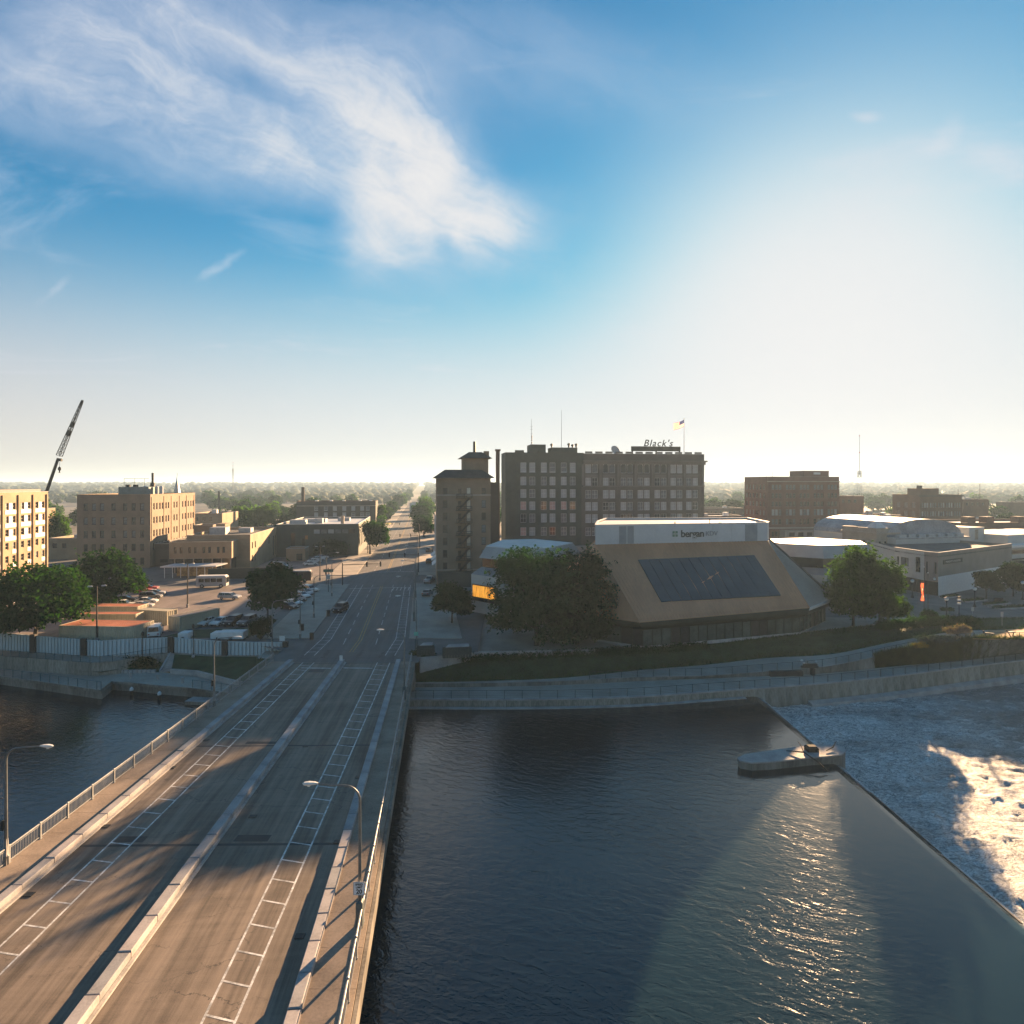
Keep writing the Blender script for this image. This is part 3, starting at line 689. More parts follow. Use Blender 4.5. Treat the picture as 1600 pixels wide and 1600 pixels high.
# sunny clay terrace with two dark bent metal seats
q = MB(); pa = [G(1519, 998, .06), G(1560, 999, .06), G(1610, 994, .06), G(1660, 988, .06), G(1660, 978, .06), G(1600, 982.5, .06), G(1545, 985, .06)]
q.prism([(p.x, p.y) for p in pa], .0, .07); struct(q.build('clay_terrace', mat('clay surface', (.42, .25, .13), .85, .12, .5, 6.)))
for i, (x, y) in enumerate(((1545, 996.5), (1580, 994.5))):
    p = G(x, y, .07); t = thing('bent_metal_seat', ('dark bent metal seat on the clay terrace beside the pink flowers', 'dark bent metal seat on the clay terrace nearer the right picture edge')[i], 'seat', p, -.2+i*.5)
    q = MB(); q.hexa([(-.75, -.3, .75), (.75, -.3, .75), (.75, .3, .75), (-.75, .3, .75)], [(-.75, -.3, .87), (.75, -.3, .87), (.75, .3, .87), (-.75, .3, .87)]); q.build('seat', M_DARK, t)
    for s in (-1, 1): q = MB(); q.tube([(s*.6, 0, .78), (s*.5, 0, .4), (s*.25+.12, 0, 0)], [.1, .09, .06], 6); q.build('leg', M_DARK, t)
    q = MB(); q.hexa([(-.75, .22, .87), (-.45, .22, .87), (-.45, .3, .87), (-.75, .3, .87)], [(-.9, .26, 1.15), (-.6, .26, 1.15), (-.6, .32, 1.15), (-.9, .32, 1.15)]); q.build('armrest', M_DARK, t)
# planter bench on the lower walk and the person's-height sculpture cluster behind it
bp_ = thing('planter_bench', 'long dark planter bench between the two riverwalk paths', 'bench', G(1228, 1056, -3.8), .06)
q = MB(); q.bbox(-2.7, -.35, 0, 2.7, .35, .75, .05); q.build('box', mat('dark timber', (.035, .035, .032), .7, .3, 2.), bp_)
for k in range(9): MB().bbox(-2.65+k*.59, -.38, .76, -2.65+k*.59+.55, .38, .82, .015).build('slat', MATS['dark timber'], bp_)
bn = thing('litter_bin', 'small dark square litter bin beside the planter bench', 'bin', G(1270, 1054.5, -3.8))
MB().bbox(-.28, -.28, 0, .28, .28, .95, .04).build('body', M_DARK, bn); MB().hexa([(-.34, -.34, .95), (.34, -.34, .95), (.34, .34, .95), (-.34, .34, .95)], [(-.2, -.2, 1.1), (.2, -.2, 1.1), (.2, .2, 1.1), (-.2, .2, 1.1)]).build('lid', M_DARK, bn)
sc = thing('globe_sculpture', 'low dark metal sculpture with three white globes beside the upper path railing', 'sculpture', G(1265, 1043, -2.8), .05)
q = MB(); q.bbox(-1.35, -.3, 0, 1.35, .3, .3, .06); q.bbox(-1.0, -.25, .3, 1.2, .25, .62, .05); q.build('base', M_DARK, sc)
q = MB(); q.tube([(-1.1, 0, .6), (-.3, 0, .85), (.5, 0, .7), (1.2, 0, .9)], .06, 6); q.tube([(-.5, 0, .6), (-.62, 0, 1.3), (-.4, 0, 1.9)], [.12, .09, .05], 6); q.build('arm', M_RAIL, sc)
for c, r in (((-1.3, 0, 1.15), .22), ((-.95, -.05, .8), .16), ((1.1, 0, 1.0), .17)): MB().ball(c, r).build('globe', M_WHITE, sc, smooth=True)
# low walls and enclosures at the street corner
q = MB(); a, b, c = Vector((-14.4, 99.6, 0)), Vector((-5.4, 103.2, 0)), Vector((14, 106.5, 0))
for p0, p1 in ((a, b), (b, c)):
    s = Vector(((p1-p0).y, -(p1-p0).x, 0)).normalized()*.35; q.hexa([(*(p0+s).xy, -2.4), (*(p1+s).xy, -2.4), (*p1.xy, -2.4), (*p0.xy, -2.4)], [(*(p0+s).xy, .12), (*(p1+s).xy, .0 if p1.x < 0 else -.4), (*p1.xy, .0 if p1.x < 0 else -.4), (*p0.xy, .12)])
tag(q.build('low_wall', M_CONC), 'low pale concrete wall along the top of the grass bank by the street corner', 'wall')
M_ENC = mat('enclosure boards', (.04, .055, .05), .7, .25, 3., 9., .01)
for i, (x0, y0, x1, y1, lab) in enumerate(((651, 1027, 678, 1026, 'square dark board enclosure on the corner beside the bridge railing'), (692, 1030, 736, 1028, 'longer dark board enclosure with a curved end further along the corner'))):
    p0, p1 = G(x0, y0, 0), G(x1, y1, 0); d = p1-p0; L = d.length
    t = thing('board_enclosure', lab, 'enclosure', p0+Vector((0, .4, .02)), atan2(d.y, d.x), 'board enclosures at the street corner')
    k = 6 if i == 0 else 10
    for j in range(k): MB().bbox(L*j/k+.02, -.06, 0, L*(j+1)/k-.02, .06, 1.55-(.0 if i == 0 else .0), .015).build('board', M_ENC, t)
    q = MB(); q.box(-.06, 0, 0, .02, 1.7, 1.5); q.box(L-.02, 0, 0, L+.06, 1.7, 1.5); q.hexa([(-.06, 1.6, 0), (L+.06, 1.6, 0), (L+.06, 1.7, 0), (-.06, 1.7, 0)], [(-.06, 1.6, 1.3), (L+.06, 1.6, 1.3), (L+.06, 1.7, 1.3), (-.06, 1.7, 1.3)]); q.build('side_panel', M_ENC, t)
    q = MB(); q.hexa([(.4, .3, 1.56), (L-.3, .3, 1.56), (L-.2, 1.9, 1.6), (1.0, 1.9, 1.6)], [(.4, .3, 1.64), (L-.3, .3, 1.64), (L-.2, 1.9, 1.68), (1.0, 1.9, 1.68)]); q.build('lid', M_CONC, t)

# ------------------------------------------------------------------ left bank
LW = [(-260, 1036), (-120, 1044), (0, 1056.5), (75, 1066.5), (150, 1077.5), (157, 1078), (174, 1064.5), (200, 1066), (240, 1070), (300, 1075), (345, 1081), (420, 1090)]
LB = [(-260, 1024), (-120, 1031), (0, 1040), (75, 1046), (130, 1051), (157, 1052.5), (190, 1050), (220, 1050), (255, 1050), (300, 1056), (345, 1066), (420, 1080)]
lw_ = [G(x, y, -3.5) for x, y in LW]; lb_ = [G(x, y, -3.5) for x, y in LB]
q = MB()
for a, b, c, d in zip(lw_[:-1], lw_[1:], lb_[1:], lb_[:-1]): q.quad(a, b, c, d)
struct(q.build('left_riverwalk', M_PAVE))
q = MB()
for a, b in zip(lw_[:-1], lw_[1:]):
    q.quad((a.x, a.y, -3.9), (b.x, b.y, -3.9), b, a); q.quad((a.x, a.y+.4, -9), (b.x, b.y+.4, -9), (b.x, b.y+.4, -3.9), (a.x, a.y+.4, -3.9)); q.quad((a.x, a.y, -3.9), (b.x, b.y, -3.9), (b.x, b.y+.4, -3.9), (a.x, a.y+.4, -3.9))
tag(q.build('terrace_wall', M_CONCD), 'dark stepped concrete edge of the lower left terrace above the water', 'river wall')
# planting strip and upper retaining wall
cw = [(-260, 1008), (-120, 1016), (0, 1026), (75, 1031.5), (130, 1036), (157, 1037), (200, 1031), (240, 1024.5), (264, 1021.5)]
cb = [(-260, 1016), (-120, 1025), (0, 1036), (75, 1042.5), (130, 1048.5), (157, 1050), (200, 1043), (240, 1035), (264, 1030)]
wt = [G(x, y, -1.5) for x, y in cw]; wbm = [Vector((a.x, a.y-.05, -2.9)) for a in wt]
q = MB()
lbs = [lb_[0], lb_[1], lb_[2], lb_[3], lb_[4], lb_[5], lb_[6], lb_[7], lb_[8]]
for i in range(8): q.quad(lbs[i], lbs[i+1], Vector((*wt[i+1].xy, -2.8)), Vector((*wt[i].xy, -2.8)))
struct(q.build('planting_strip', M_GRASS))
uw = thing('upper_wall', 'pale concrete retaining wall bending round below the ribbed white fence', 'wall')
pe = resamp(wt, 4.2)
for a, b in zip(pe[:-1], pe[1:]):
    d = b-a; L = d.length; MB().box(.02, 0, -4, L-.02, .35, -1.4).build('wall_panel', random.choice(M_WALLS), uw, (a.x, a.y, 0), atan2(d.y, d.x))
fb = [(-260, 998), (-120, 1006), (0, 1016), (52, 1019.5), (131, 1024), (157, 1025.5), (210, 1022.5), (267, 1019.5), (350, 1023.5), (446, 1024.5)]
fp = [G(x, y, -1.5) for x, y in fb]
q = MB()
for i in range(6): q.quad(wt[i], wt[i+1], fp[min(i+(0 if i < 3 else 0), 8)] if i < 3 else fp[i], fp[i+1])
qq = MB(); A = resamp(wt, (sum((b-a).length for a, b in zip(wt[:-1], wt[1:])))/24.001)[:25]; B_ = fp[:8]; Bq = resamp(B_, (sum((b-a).length for a, b in zip(B_[:-1], B_[1:])))/24.001)[:25]
for a, b, c, d in zip(A[:-1], A[1:], Bq[1:], Bq[:-1]): qq.quad(a, b, c, d)
struct(qq.build('upper_walk', M_PAVE))
rail('riverwalk_railing', 'teal railing on the upper wall directly in front of the ribbed fence', [p+Vector((0, .15, 0)) for p in wt], 1.75, 1.1, M_RT := mat('teal steel', (.05, .10, .11), .5, .2, 2.), nr=6)
rail('riverwalk_railing', 'teal railing along the water edge of the lower left riverwalk', [p+Vector((0, .15, 0)) for p in lw_[:6]], 2.0, 1.15, M_RT)
rail('riverwalk_railing', 'short teal railing at the landing beside the bridge', [p+Vector((0, .15, 0)) for p in lw_[9:]], 1.8, 1.15, M_RT)
# ribbed white fence: sections between dark posts
M_RIB = mat('ribbed white steel', (.42, .50, .52), .55, .1, .5, 6., stretch=(1, 1, .2))
fc = thing('site_fence', 'tall white ribbed metal fence with dark posts above the left riverwalk', 'fence')
def ribs(a, b, h0, h1):
    d = b-a; L = d.length; q = MB(); n_ = max(2, int(L/.62)); x = 0; v = []
    for k in range(n_):
        s = L/n_; v += [(k*s, 0), (k*s+s*.62, 0), (k*s+s*.68, .2), (k*s+s*.94, .2)]
    v.append((L, 0))
    for (xa, ya), (xb, yb) in zip(v[:-1], v[1:]): q.quad((xa, ya, 0), (xb, yb, 0), (xb, yb, lerp(h0, h1, xb/L)), (xa, ya, lerp(h0, h1, xa/L)))
    q.hexa([(0, -.06, h0-.06), (L, -.06, h1-.06), (L, .12, h1-.06), (0, .12, h0-.06)], [(0, -.06, h0+.02), (L, -.06, h1+.02), (L, .12, h1+.02), (0, .12, h0+.02)])
    return q.build('ribbed_section', M_RIB, fc, a, atan2(d.y, d.x))
ftop = [967, 979, 989, 993, 999.5, 1001.5, 998, 996, 1002.5, 1004]
fh = [(H-(yt-HY)*p.y/F)+1.5 for yt, p in zip(ftop, fp)]
for i in range(len(fp)-1): ribs(fp[i], fp[i+1], fh[i], fh[i+1])
for x, y, yt in ((52, 1020, 991), (131, 1024.5, 997.5), (267, 1020, 994.5), (351, 1024, 1001), (446, 1025, 1002)):
    p = G(x, y, -1.5); MB().bbox(-.42, -.3, 0, .42, .25, H-(yt-HY)*p.y/F+1.5, .04).build('post', M_BARKD := mat('dark fence post', (.05, .045, .04), .7, .2), fc, p)

# sloping dark lawn, curved wall and stairs down to the terrace
g0 = [G(273, 1022, -1.5), G(330, 1025.5, -1.5), G(400, 1026, -1.5), Vector((-37.5, 104.5, -1.4))]
g1 = [G(268, 1046, -2.9), G(310, 1049, -2.9), G(360, 1062, -2.9), G(415, 1074, -2.9)]
struct(loft([g1, g0]).build('terrace_lawn', M_GRASS)); 
q = MB()
for i in range(3): q.quad(g0[i], g0[i+1], fp[8] if i > 0 else fp[7], fp[7] if i == 0 else fp[8]) if False else None
q.quad(g0[0], g0[1], fp[8], fp[7]); q.quad(g0[1], g0[2], fp[9], fp[8]); q.quad(g0[2], g0[3], Vector((-37.5, 108, -1.4)), fp[9])
struct(q.build('terrace_walk', M_PAVE))
q = MB(); cwp = [g1[0]+Vector((0, 0, .15))]+[p+Vector((0, 0, .15)) for p in g1[1:]]
for a, b in zip(cwp[:-1], cwp[1:]): q.hexa([(a.x, a.y-.45, -3.7), (b.x, b.y-.45, -3.7), (b.x, b.y, -3.7), (a.x, a.y, -3.7)], [(a.x, a.y-.45, a.z), (b.x, b.y-.45, b.z), b, a])
tag(q.build('curved_wall', M_CONC), 'curved pale concrete wall holding the dark lawn beside the bridge', 'wall')
stp = thing('stairs', 'concrete stairs from the ribbed fence down to the lower terrace', 'stairs', G(252, 1050, -3.5), .12)
for k in range(10): MB().box(0, k*.42, 0 if k < 1 else (k-1)*.2, 2.3, (k+1)*.42, (k+1)*.2).build('step', M_CONC, stp)
for s in (-.3, 2.3): MB().hexa([(s, -.1, 0), (s+.3, -.1, 0), (s+.3, 4.4, 0), (s, 4.4, 0)], [(s, -.1, .35), (s+.3, -.1, .35), (s+.3, 4.4, 2.35), (s, 4.4, 2.35)]).build('side_wall', M_CONC, stp)
bo = thing('bollard', 'short pale bollard on the terrace edge', 'bollard', group='bollards on the left terrace')
MB().lathe([(.2, 0), (.2, .7), (.26, .72), (.26, .85), (.12, .95)], n=10).build('body', M_CONC, bo); bo.location = G(204, 1059, -3.5)
bo['label'] = 'pale bollard on the terrace edge nearest the railing end'
for (x, y), lb in zip(((246, 1062), (285, 1067)), ('pale bollard midway along the terrace edge', 'pale bollard on the terrace edge closest to the bridge')): copy_tree(bo, G(x, y, -3.5), label=lb)
pi_ = thing('mooring_pile', 'white topped mooring pile standing in the water', 'pile', group='mooring piles off the terrace')
MB().lathe([(.24, -3), (.24, .7)], n=10).build('shaft', M_BARK, pi_); MB().lathe([(.27, .7), (.27, 1.0), (.05, 1.25)], n=10).build('cap', M_WHITE, pi_)
pi_.location = G(205.5, 1086, WZ); pi_['label'] = 'white capped mooring pile in the water nearest the terrace corner'
copy_tree(pi_, G(249, 1093, WZ), label='white capped mooring pile in the water nearest the bridge')
for k in range(9):
    p = G(184+k*7, 1051-.0*k, -3.5); o = MB().bbox(-.3, -.25, 0, .3, .25, .45, .04).build('seat_block', M_CONC, None, p)
    tag(o, 'small concrete seat block in the row at the back of the terrace', 'seat block', 'seat blocks at the back of the terrace')
q = MB(); p = G(320, 1092, -4.4); t = thing('landing_stage', 'low floating landing stage beside the bridge', 'jetty', (p.x, p.y, -4.7), -.12)
MB().bbox(-2.5, -1, -.3, 3.5, 1, .15, .05).build('pontoon', M_CONCD, t)
for k in range(12): MB().box(-2.5+k*.5, -1.02, .16, -2.5+k*.5+.45, 1.02, .2).build('plank', M_CONC, t)
# ------------------------------------------------------------------ buildings
def glassmat(name, col, rough=.12, var=.3, scale=.35):
    m = mat(name, col, rough, var, scale, 3., spec=.5); return m
GL_D = glassmat('dark window glass', (.02, .025, .028)); GL_B = mat('window blind', (.37, .375, .36), .45, .12, .8, 6.)
GL_H = mat('half drawn blind', (.15, .16, .16), .35, .3, .7, 4.); GL_T = mat('tan window blind', (.36, .30, .22), .5, .15, .8); GL_P = mat('pale stair window', (.62, .57, .46), .4, .15, .8); GL_O = mat('pink window blind', (.5, .32, .28), .5, .12, .8)
M_FRW = mat('white window frame', (.66, .67, .65), .6, .1, 2.); M_FRD = mat('dark window frame', (.04, .04, .04), .5, .2, 2.); M_FRT = mat('tan window frame', (.30, .25, .19), .6, .15, 2.)
M_ROOFL = mat('pale membrane roof', (.55, .55, .54), .45, .12, .12, 1.5); M_ROOFD = mat('dark gravel roof', (.09, .088, .085), .9, .2, .3, 6.)
M_HVAC = mat('roof unit metal', (.34, .35, .35), .5, .15, 1.)
WM = {}
def win_meshes(w, h, style):
    k = (round(w, 2), round(h, 2), style)
    if k in WM: return WM[k]
    q = MB(); t = min(.09, w*.09)
    arch = style.startswith('arch')
    q.box(0, -.05, 0, t, .05, h); q.box(w-t, -.05, 0, w, .05, h); q.box(t, -.05, 0, w-t, .05, t)
    q.box(t, -.05, h-t, w-t, .05, h)
    if 'sash' in style: q.box(t, -.04, h*.5-t*.4, w-t, .04, h*.5+t*.4)
    if 'cross' in style: q.box(w/2-t*.3, -.04, t, w/2+t*.3, .04, h-t)
    if 'grid' in style:
        for k_ in (1, 2): q.box(w*k_/3-t*.22, -.035, t, w*k_/3+t*.22, .035, h-t)
        for k_ in (1, 2, 3): q.box(t, -.03, h*k_/4-t*.22, w-t, .03, h*k_/4+t*.22)
    if 'sill' in style: q.box(-.08, -.22, -.14, w+.08, .02, 0)
    if arch:
        r = w/2; n = 8; c = h-r
        pts = [(r-r*cos(pi*i/n), c+r*sin(pi*i/n)) for i in range(n+1)]
        for (xa, za), (xb, zb) in zip(pts[:-1], pts[1:]):
            q.add([(xa, -.06, za), (xb, -.06, zb), (xb, -.06, h), (xa, -.06, h)], [(0, 1, 2, 3)])
    f = q.mesh('window', M_FRW)
    p = MB().quad((t*.5, .03, t*.5), (w-t*.5, .03, t*.5), (w-t*.5, .03, h-t*.5), (t*.5, .03, h-t*.5)).mesh('pane', GL_D)
    WM[k] = (f, p); return WM[k]
def face_cells(q, P, W_, z0, z1, ops, dr=.28):
    xs = sorted({0., W_}|{o[0] for o in ops}|{o[0]+o[2] for o in ops}); zs = sorted({z0, z1}|{o[1] for o in ops}|{o[1]+o[3] for o in ops})
    for i in range(len(xs)-1):
        run = None
        for j in range(len(zs)-1):
            xm, zm = (xs[i]+xs[i+1])/2, (zs[j]+zs[j+1])/2
            inside = any(o[0] < xm < o[0]+o[2] and o[1] < zm < o[1]+o[3] for o in ops)
            if not inside:
                if run is None: run = zs[j]
            if inside and run is not None: q.quad(P(xs[i], run, 0), P(xs[i+1], run, 0), P(xs[i+1], zs[j], 0), P(xs[i], zs[j], 0)); run = None
        if run is not None: q.quad(P(xs[i], run, 0), P(xs[i+1], run, 0), P(xs[i+1], z1, 0), P(xs[i], z1, 0))
    for o in ops:
        a, z, w, h = o[:4]; c = [(a, z), (a+w, z), (a+w, z+h), (a, z+h)]
        for k in range(4):
            (xa, za), (xb, zb) = c[k], c[(k+1) % 4]; q.quad(P(xa, za, 0), P(xb, zb, 0), P(xb, zb, dr), P(xa, za, dr))
def building(name, label, cx, cy, W_, D, Hh, wall, roof=None, faces=None, frame=None, rz=RZ, parapet=.7, coping=None, z0=0., cat='building', group=None, base=0.):
    """box building; local x along its front, y away from the camera. faces: {'front'|'right'|'left': [(a, z, w, h, style, pane)]}"""
    t = thing(name, label, cat, (cx, cy, z0), rz, group)
    faces = faces or {}; q = MB()
    maps = {'front': (W_, lambda a, z, d: (a, d, z)), 'right': (D, lambda a, z, d: (W_-d, a, z)), 'left': (D, lambda a, z, d: (d, a, z)), 'back': (W_, lambda a, z, d: (a, D-d, z))}
    for fn, (wd, P) in maps.items(): face_cells(q, P, wd, base, Hh, faces.get(fn, []))
    zr = Hh-parapet; e = .3                             # parapet inner faces
    for a, b in (((e, e), (W_-e, e)), ((W_-e, e), (W_-e, D-e)), ((W_-e, D-e), (e, D-e)), ((e, D-e), (e, e))): q.quad((*a, zr), (*b, zr), (*b, Hh), (*a, Hh))
    q.build('wall', wall, t)
    rf = MB().quad((e, e, zr), (W_-e, e, zr), (W_-e, D-e, zr), (e, D-e, zr)).build('roof', roof or M_ROOFD, t)
    c = MB(); k = .06
    c.box(-k, -k, Hh, W_+k, e+k, Hh+.12); c.box(-k, D-e-k, Hh, W_+k, D+k, Hh+.12); c.box(-k, e+k, Hh, e+k, D-e-k, Hh+.12); c.box(W_-e-k, e+k, Hh, W_+k, D-e-k, Hh+.12)
    c.build('coping', coping or M_CONC, t)
    for fn, ops in faces.items():
        for o in ops:
            a, z, w, h, sty, pane = o
            if sty is None: continue
            f, p = win_meshes(w, h, sty)
            if fn == 'front': loc, r = (a, .2, z), 0
            elif fn == 'right': loc, r = (W_-.2, a, z), pi/2
            else: loc, r = (.2, a+w, z), -pi/2
            wo = link('window', f, t, loc, r); paint(wo, frame or M_FRW)
            po = link('pane', p, wo); paint(po, pane() if callable(pane) else pane)
    t['_w'] = W_; return t
def roof_unit(t, x, y, z, w, d, h, m=None, name='roof_unit'): return MB().bbox(x, y, z, x+w, y+d, z+h, .06).build(name, m or M_HVAC, t)
def pick(*ms): return lambda: random.choice(ms)
def rowcol(xs, zs, w, h, style, pane): return [(x, z, w, h, style, pane) for z in zs for x in xs]

BR_TAN = mat('tan brick', (.30, .22, .14), .85, .14, .25, 5.); BR_GREY = mat('buff brick', (.22, .165, .115), .85, .14, .25, 5.)
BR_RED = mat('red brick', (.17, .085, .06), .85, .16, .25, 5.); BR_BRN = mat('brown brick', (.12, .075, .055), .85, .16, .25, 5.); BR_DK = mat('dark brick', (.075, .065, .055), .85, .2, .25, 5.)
STONE = mat('beige stone', (.34, .29, .235), .8, .12, .3, 5.); PALE = mat('pale render', (.46, .45, .42), .8, .08, .2, 4.); GREYG = mat('grey glazed brick', (.06, .07, .06), .8, .16, .3, 4.)

# tan apartment block at the left edge: the long side faces the street
c = G(75, 927); D = 50; x0 = c.x-16-TG*0
t0y = c.y-D*V.y; ops = []
for r in range(8):
    z = 21.3-r*2.98
    for b in range(9):
        a = D-1.3-b*5.6-3.9
        ops += [(a, z, 1.15, 1.55, 'sash', pick(GL_D, GL_D, GL_H)), (a+2.5, z, 1.15, 1.55, 'sash', pick(GL_D, GL_D, GL_H))]
b1 = building('apartment_block', 'tall tan apartment block with pale panels under paired windows at the left edge', c.x-V.x*D-16*U.x, c.y-V.y*D-16*U.y, 16, D, 25.2, BR_TAN, M_ROOFD, {'right': ops}, M_FRT)
for r in range(8):
    for b in range(9):
        a = D-1.3-b*5.6-3.9; z = 21.3-r*2.98
        if r < 3: o = MB().box(16.0, a-.1, z-1.0, 16.07, a+3.75, z-.08).build('spandrel_panel', M_WHITE, b1); MB().box(16.0, a+1.2, z, 16.06, a+2.45, z+1.5).build('spandrel_panel', M_WHITE, b1)
        else: MB().box(16.0, a+2.4, z-1.0, 16.07, a+3.75, z-.1).build('spandrel_panel', M_WHITE, b1)
for b in range(10): MB().box(16.0, D-.9-b*5.6, 0, 16.28, D-.45-b*5.6, 24.6).build('pilaster', BR_TAN, b1)
q = MB(); q.box(.5, 2, 25.3, 15.4, D-2, 25.9); q.build('roof_deck', M_DARK, b1)

# tan brick office block with one sunlit side
c = G(235, 887); Wf, D = 22, 41
cols = [.117, .228, .338, .493, .652, .769, .886]
ops = []
for i, z in enumerate((18.7, 14.2, 9.9, 5.6, 1.1)):
    for f in cols: ops.append((f*Wf-.6, z, 1.2, 2.2, 'sash sill', pick(GL_D, GL_D, GL_H) if i < 3 else GL_D))
opr = []
for i, z in enumerate((18.7, 14.2, 9.9, 5.6)):
    for a in (2.2, 4.5, 7.0, 9.2, 12.2, 14.4, 19.4, 22, 27.6, 30.2, 33.2, 36.0, 38.3): opr.append((a, z, 1.15, 2.2, 'sash sill', GL_D))
b2 = building('office_block', 'four storey tan brick office block with one dark and one sunlit side', c.x-U.x*Wf, c.y-U.y*Wf, Wf, D, 23.7, BR_GREY, M_ROOFD, {'front': ops, 'right': opr}, M_FRD, coping=BR_TAN)
q = MB(); q.box(Wf, 0, 0, Wf+.05, D, 23.2); 
for a in (1, 11, 17.4, 25, 32, 40): MB().box(Wf, a-.2, .5, Wf+.16, a+.2, 23).build('pilaster', BR_TAN, b2)
p = roof_unit(b2, 8.8, 8, 23, 9.5, 8, 3.2, mat('grey green louvre', (.16, .19, .18), .6, .15), 'penthouse')
q = MB(); q.tube([(17.2, 14, 23), (17.2, 14, 25)], .6, 10); q.tube([(17.2, 14, 25), (17.2, 14, 27.6)], [.9, .75], 10); q.tube([(17.2, 14, 27.6), (17.2, 14, 31)], .38, 10); q.build('smokestack', M_DARK, b2)
for x in (15.6, 19.3, 20.8): MB().lathe([(.62, 0), (.62, 3.1), (.3, 3.5)], (x, 12, 23), 10).build('roof_tank', M_ROOFL, b2)
for x in (11, 13.4): MB().lathe([(.8, 0), (.8, .7), (.6, .75)], (x, 10, 26.2), 10).build('roof_fan', M_DARK, b2)
q = MB()
for x in (10.2, 13.5, 16.6): q.tube([(x, 9, 26.2), (x, 9, 29)], .05, 5)
q.tube([(10.2, 9, 29), (18, 9, 29)], .05, 5); q.tube([(10.2, 9, 27.8), (16.6, 9, 27.8)], .04, 5); q.build('roof_railing', M_DARK, b2)
# lower annex beside the office block
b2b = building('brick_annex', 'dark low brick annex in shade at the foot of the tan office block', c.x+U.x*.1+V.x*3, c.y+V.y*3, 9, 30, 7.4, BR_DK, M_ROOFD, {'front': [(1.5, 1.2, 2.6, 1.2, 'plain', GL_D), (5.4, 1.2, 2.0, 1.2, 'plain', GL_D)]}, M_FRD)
b2c = building('stair_tower', 'plain tan brick stair tower between office block and low civic building', *(G(275, 886)+V*16).xy, 6.5, 9, 12.6, BR_GREY, M_ROOFD)

# low civic building with overhanging wing
c = G(391, 890); Wf, D = 19, 38
opr = [(a, z, 1.3, 2.1, 'plain', GL_D) for z in (6.4, 2.2) for a in (2.0, 5.6)]+[(24.5, 5.8, 1.6, 2.6, 'plain', GL_D), (31, 1, 2.0, 7.2, 'plain', GL_D), (34.4, 1, 1.6, 7.2, 'plain', GL_D)]
b3 = building('civic_building', 'low tan civic building with a sunlit side wall and long flat roof', c.x-U.x*Wf, c.y-U.y*Wf, Wf, D, 11, BR_TAN, M_ROOFD, {'right': opr, 'front': []}, M_FRD, coping=STONE)
for k in range(9): MB().box(Wf-7, -.06, .6+k*1.1, Wf-.1, 0.0, .66+k*1.1).build('band', BR_GREY, b3)
roof_unit(b3, 3, 12, 10.3, 5, 5, 2.4); roof_unit(b3, 10, 20, 10.3, 4, 4, 1.6); roof_unit(b3, 2, 22, 10.3, 3, 6, 3.0, BR_GREY, 'penthouse')
c2 = G(362, 895); Ww = 18
ops = [(x, 6.1, .75, 1.9, 'plain', GL_D) for x in (1.4, 3.0, 5.5, 7.1, 9.6, 11.2, 13.7, 15.3)]
b3w = building('civic_wing', 'tan upper wing with slot windows overhanging a dark glazed entrance', c2.x-U.x*Ww, c2.y-U.y*Ww, Ww, 7, 9.5, BR_TAN, M_ROOFD, {'front': ops}, M_FRD, base=4.6, coping=STONE)
MB().box(.5, 1.5, 0, Ww-.6, 6.9, 4.6).build('glazed_storey', GL_D, b3w)
for k in range(7): MB().box(1+k*2.7, 1.2, 0, 1.3+k*2.7, 1.5, 4.6).build('column', STONE, b3w)
MB().box(.05, .05, 4.45, Ww-.05, 6.9, 4.6).build('soffit', STONE, b3w)
cn = thing('entrance_canopy', 'thin pale entrance canopy on slim columns in front of the overhanging wing', 'canopy', G(250, 904), RZ)
q = MB(); q.hexa([(0, 0, 3.1), (15.2, 0, 3.1), (17, 5, 3.3), (2, 5, 3.3)], [(0, 0, 3.45), (15.2, 0, 3.45), (17, 5, 3.65), (2, 5, 3.65)]); q.build('roof', M_ROOFL, cn)
for k in range(7): MB().tube([(1+k*2.2, .5, 0), (1+k*2.2, .5, 3.1)], .1, 6).build('column', M_WHITE, cn)
MB().box(3, 4.3, 0, 14, 4.4, 3.0).build('lit_facade', mat('lit facade tone', (.34, .25, .12), .3, .4, 1.2), cn)  # lit look of the facade is put into this warm colour
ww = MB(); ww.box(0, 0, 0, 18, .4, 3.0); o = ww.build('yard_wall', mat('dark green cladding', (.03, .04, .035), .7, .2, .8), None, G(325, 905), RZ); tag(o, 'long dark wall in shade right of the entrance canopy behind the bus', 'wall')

# long dark low building with window band
c = G(560, 868); Wf, D = 30, 55
ops = [(.45*Wf+k*2.6, 8.4, 2.3, 1.7, 'cross', pick(GL_H, GL_D, GL_B)) for k in range(6)]+[(5.2, .2, 1.6, 8.5, 'plain', GL_D), (9.2, .2, 1.2, 6.5, 'plain', GL_D)]
b4 = building('long_low_building', 'long dark flat roofed brick building with a high window band and creeper', c.x-U.x*Wf, c.y-U.y*Wf, Wf, D, 12, GREYG, M_ROOFL, {'front': ops, 'right': [(5+k*6, 3, 2, 5, 'sash', GL_D) for k in range(8)]}, M_FRD, coping=M_WHITE)
roof_unit(b4, 2, 14, 11.3, 6, 5, 1.6); roof_unit(b4, 11, 18, 11.3, 3, 3, 2.0); roof_unit(b4, 22.5, 8, 11.3, 1.2, 1.2, 3.4, STONE, 'chimney'); roof_unit(b4, 5, 26, 11.3, 9, 6, 1.4); roof_unit(b4, 18, 34, 11.3, 5, 4, 1.3)
MB().box(10.4, -.08, 6.4, 11.4, -.01, 7.8).build('sign', mat('orange sign', (.5, .2, .05), .5, .1), b4)
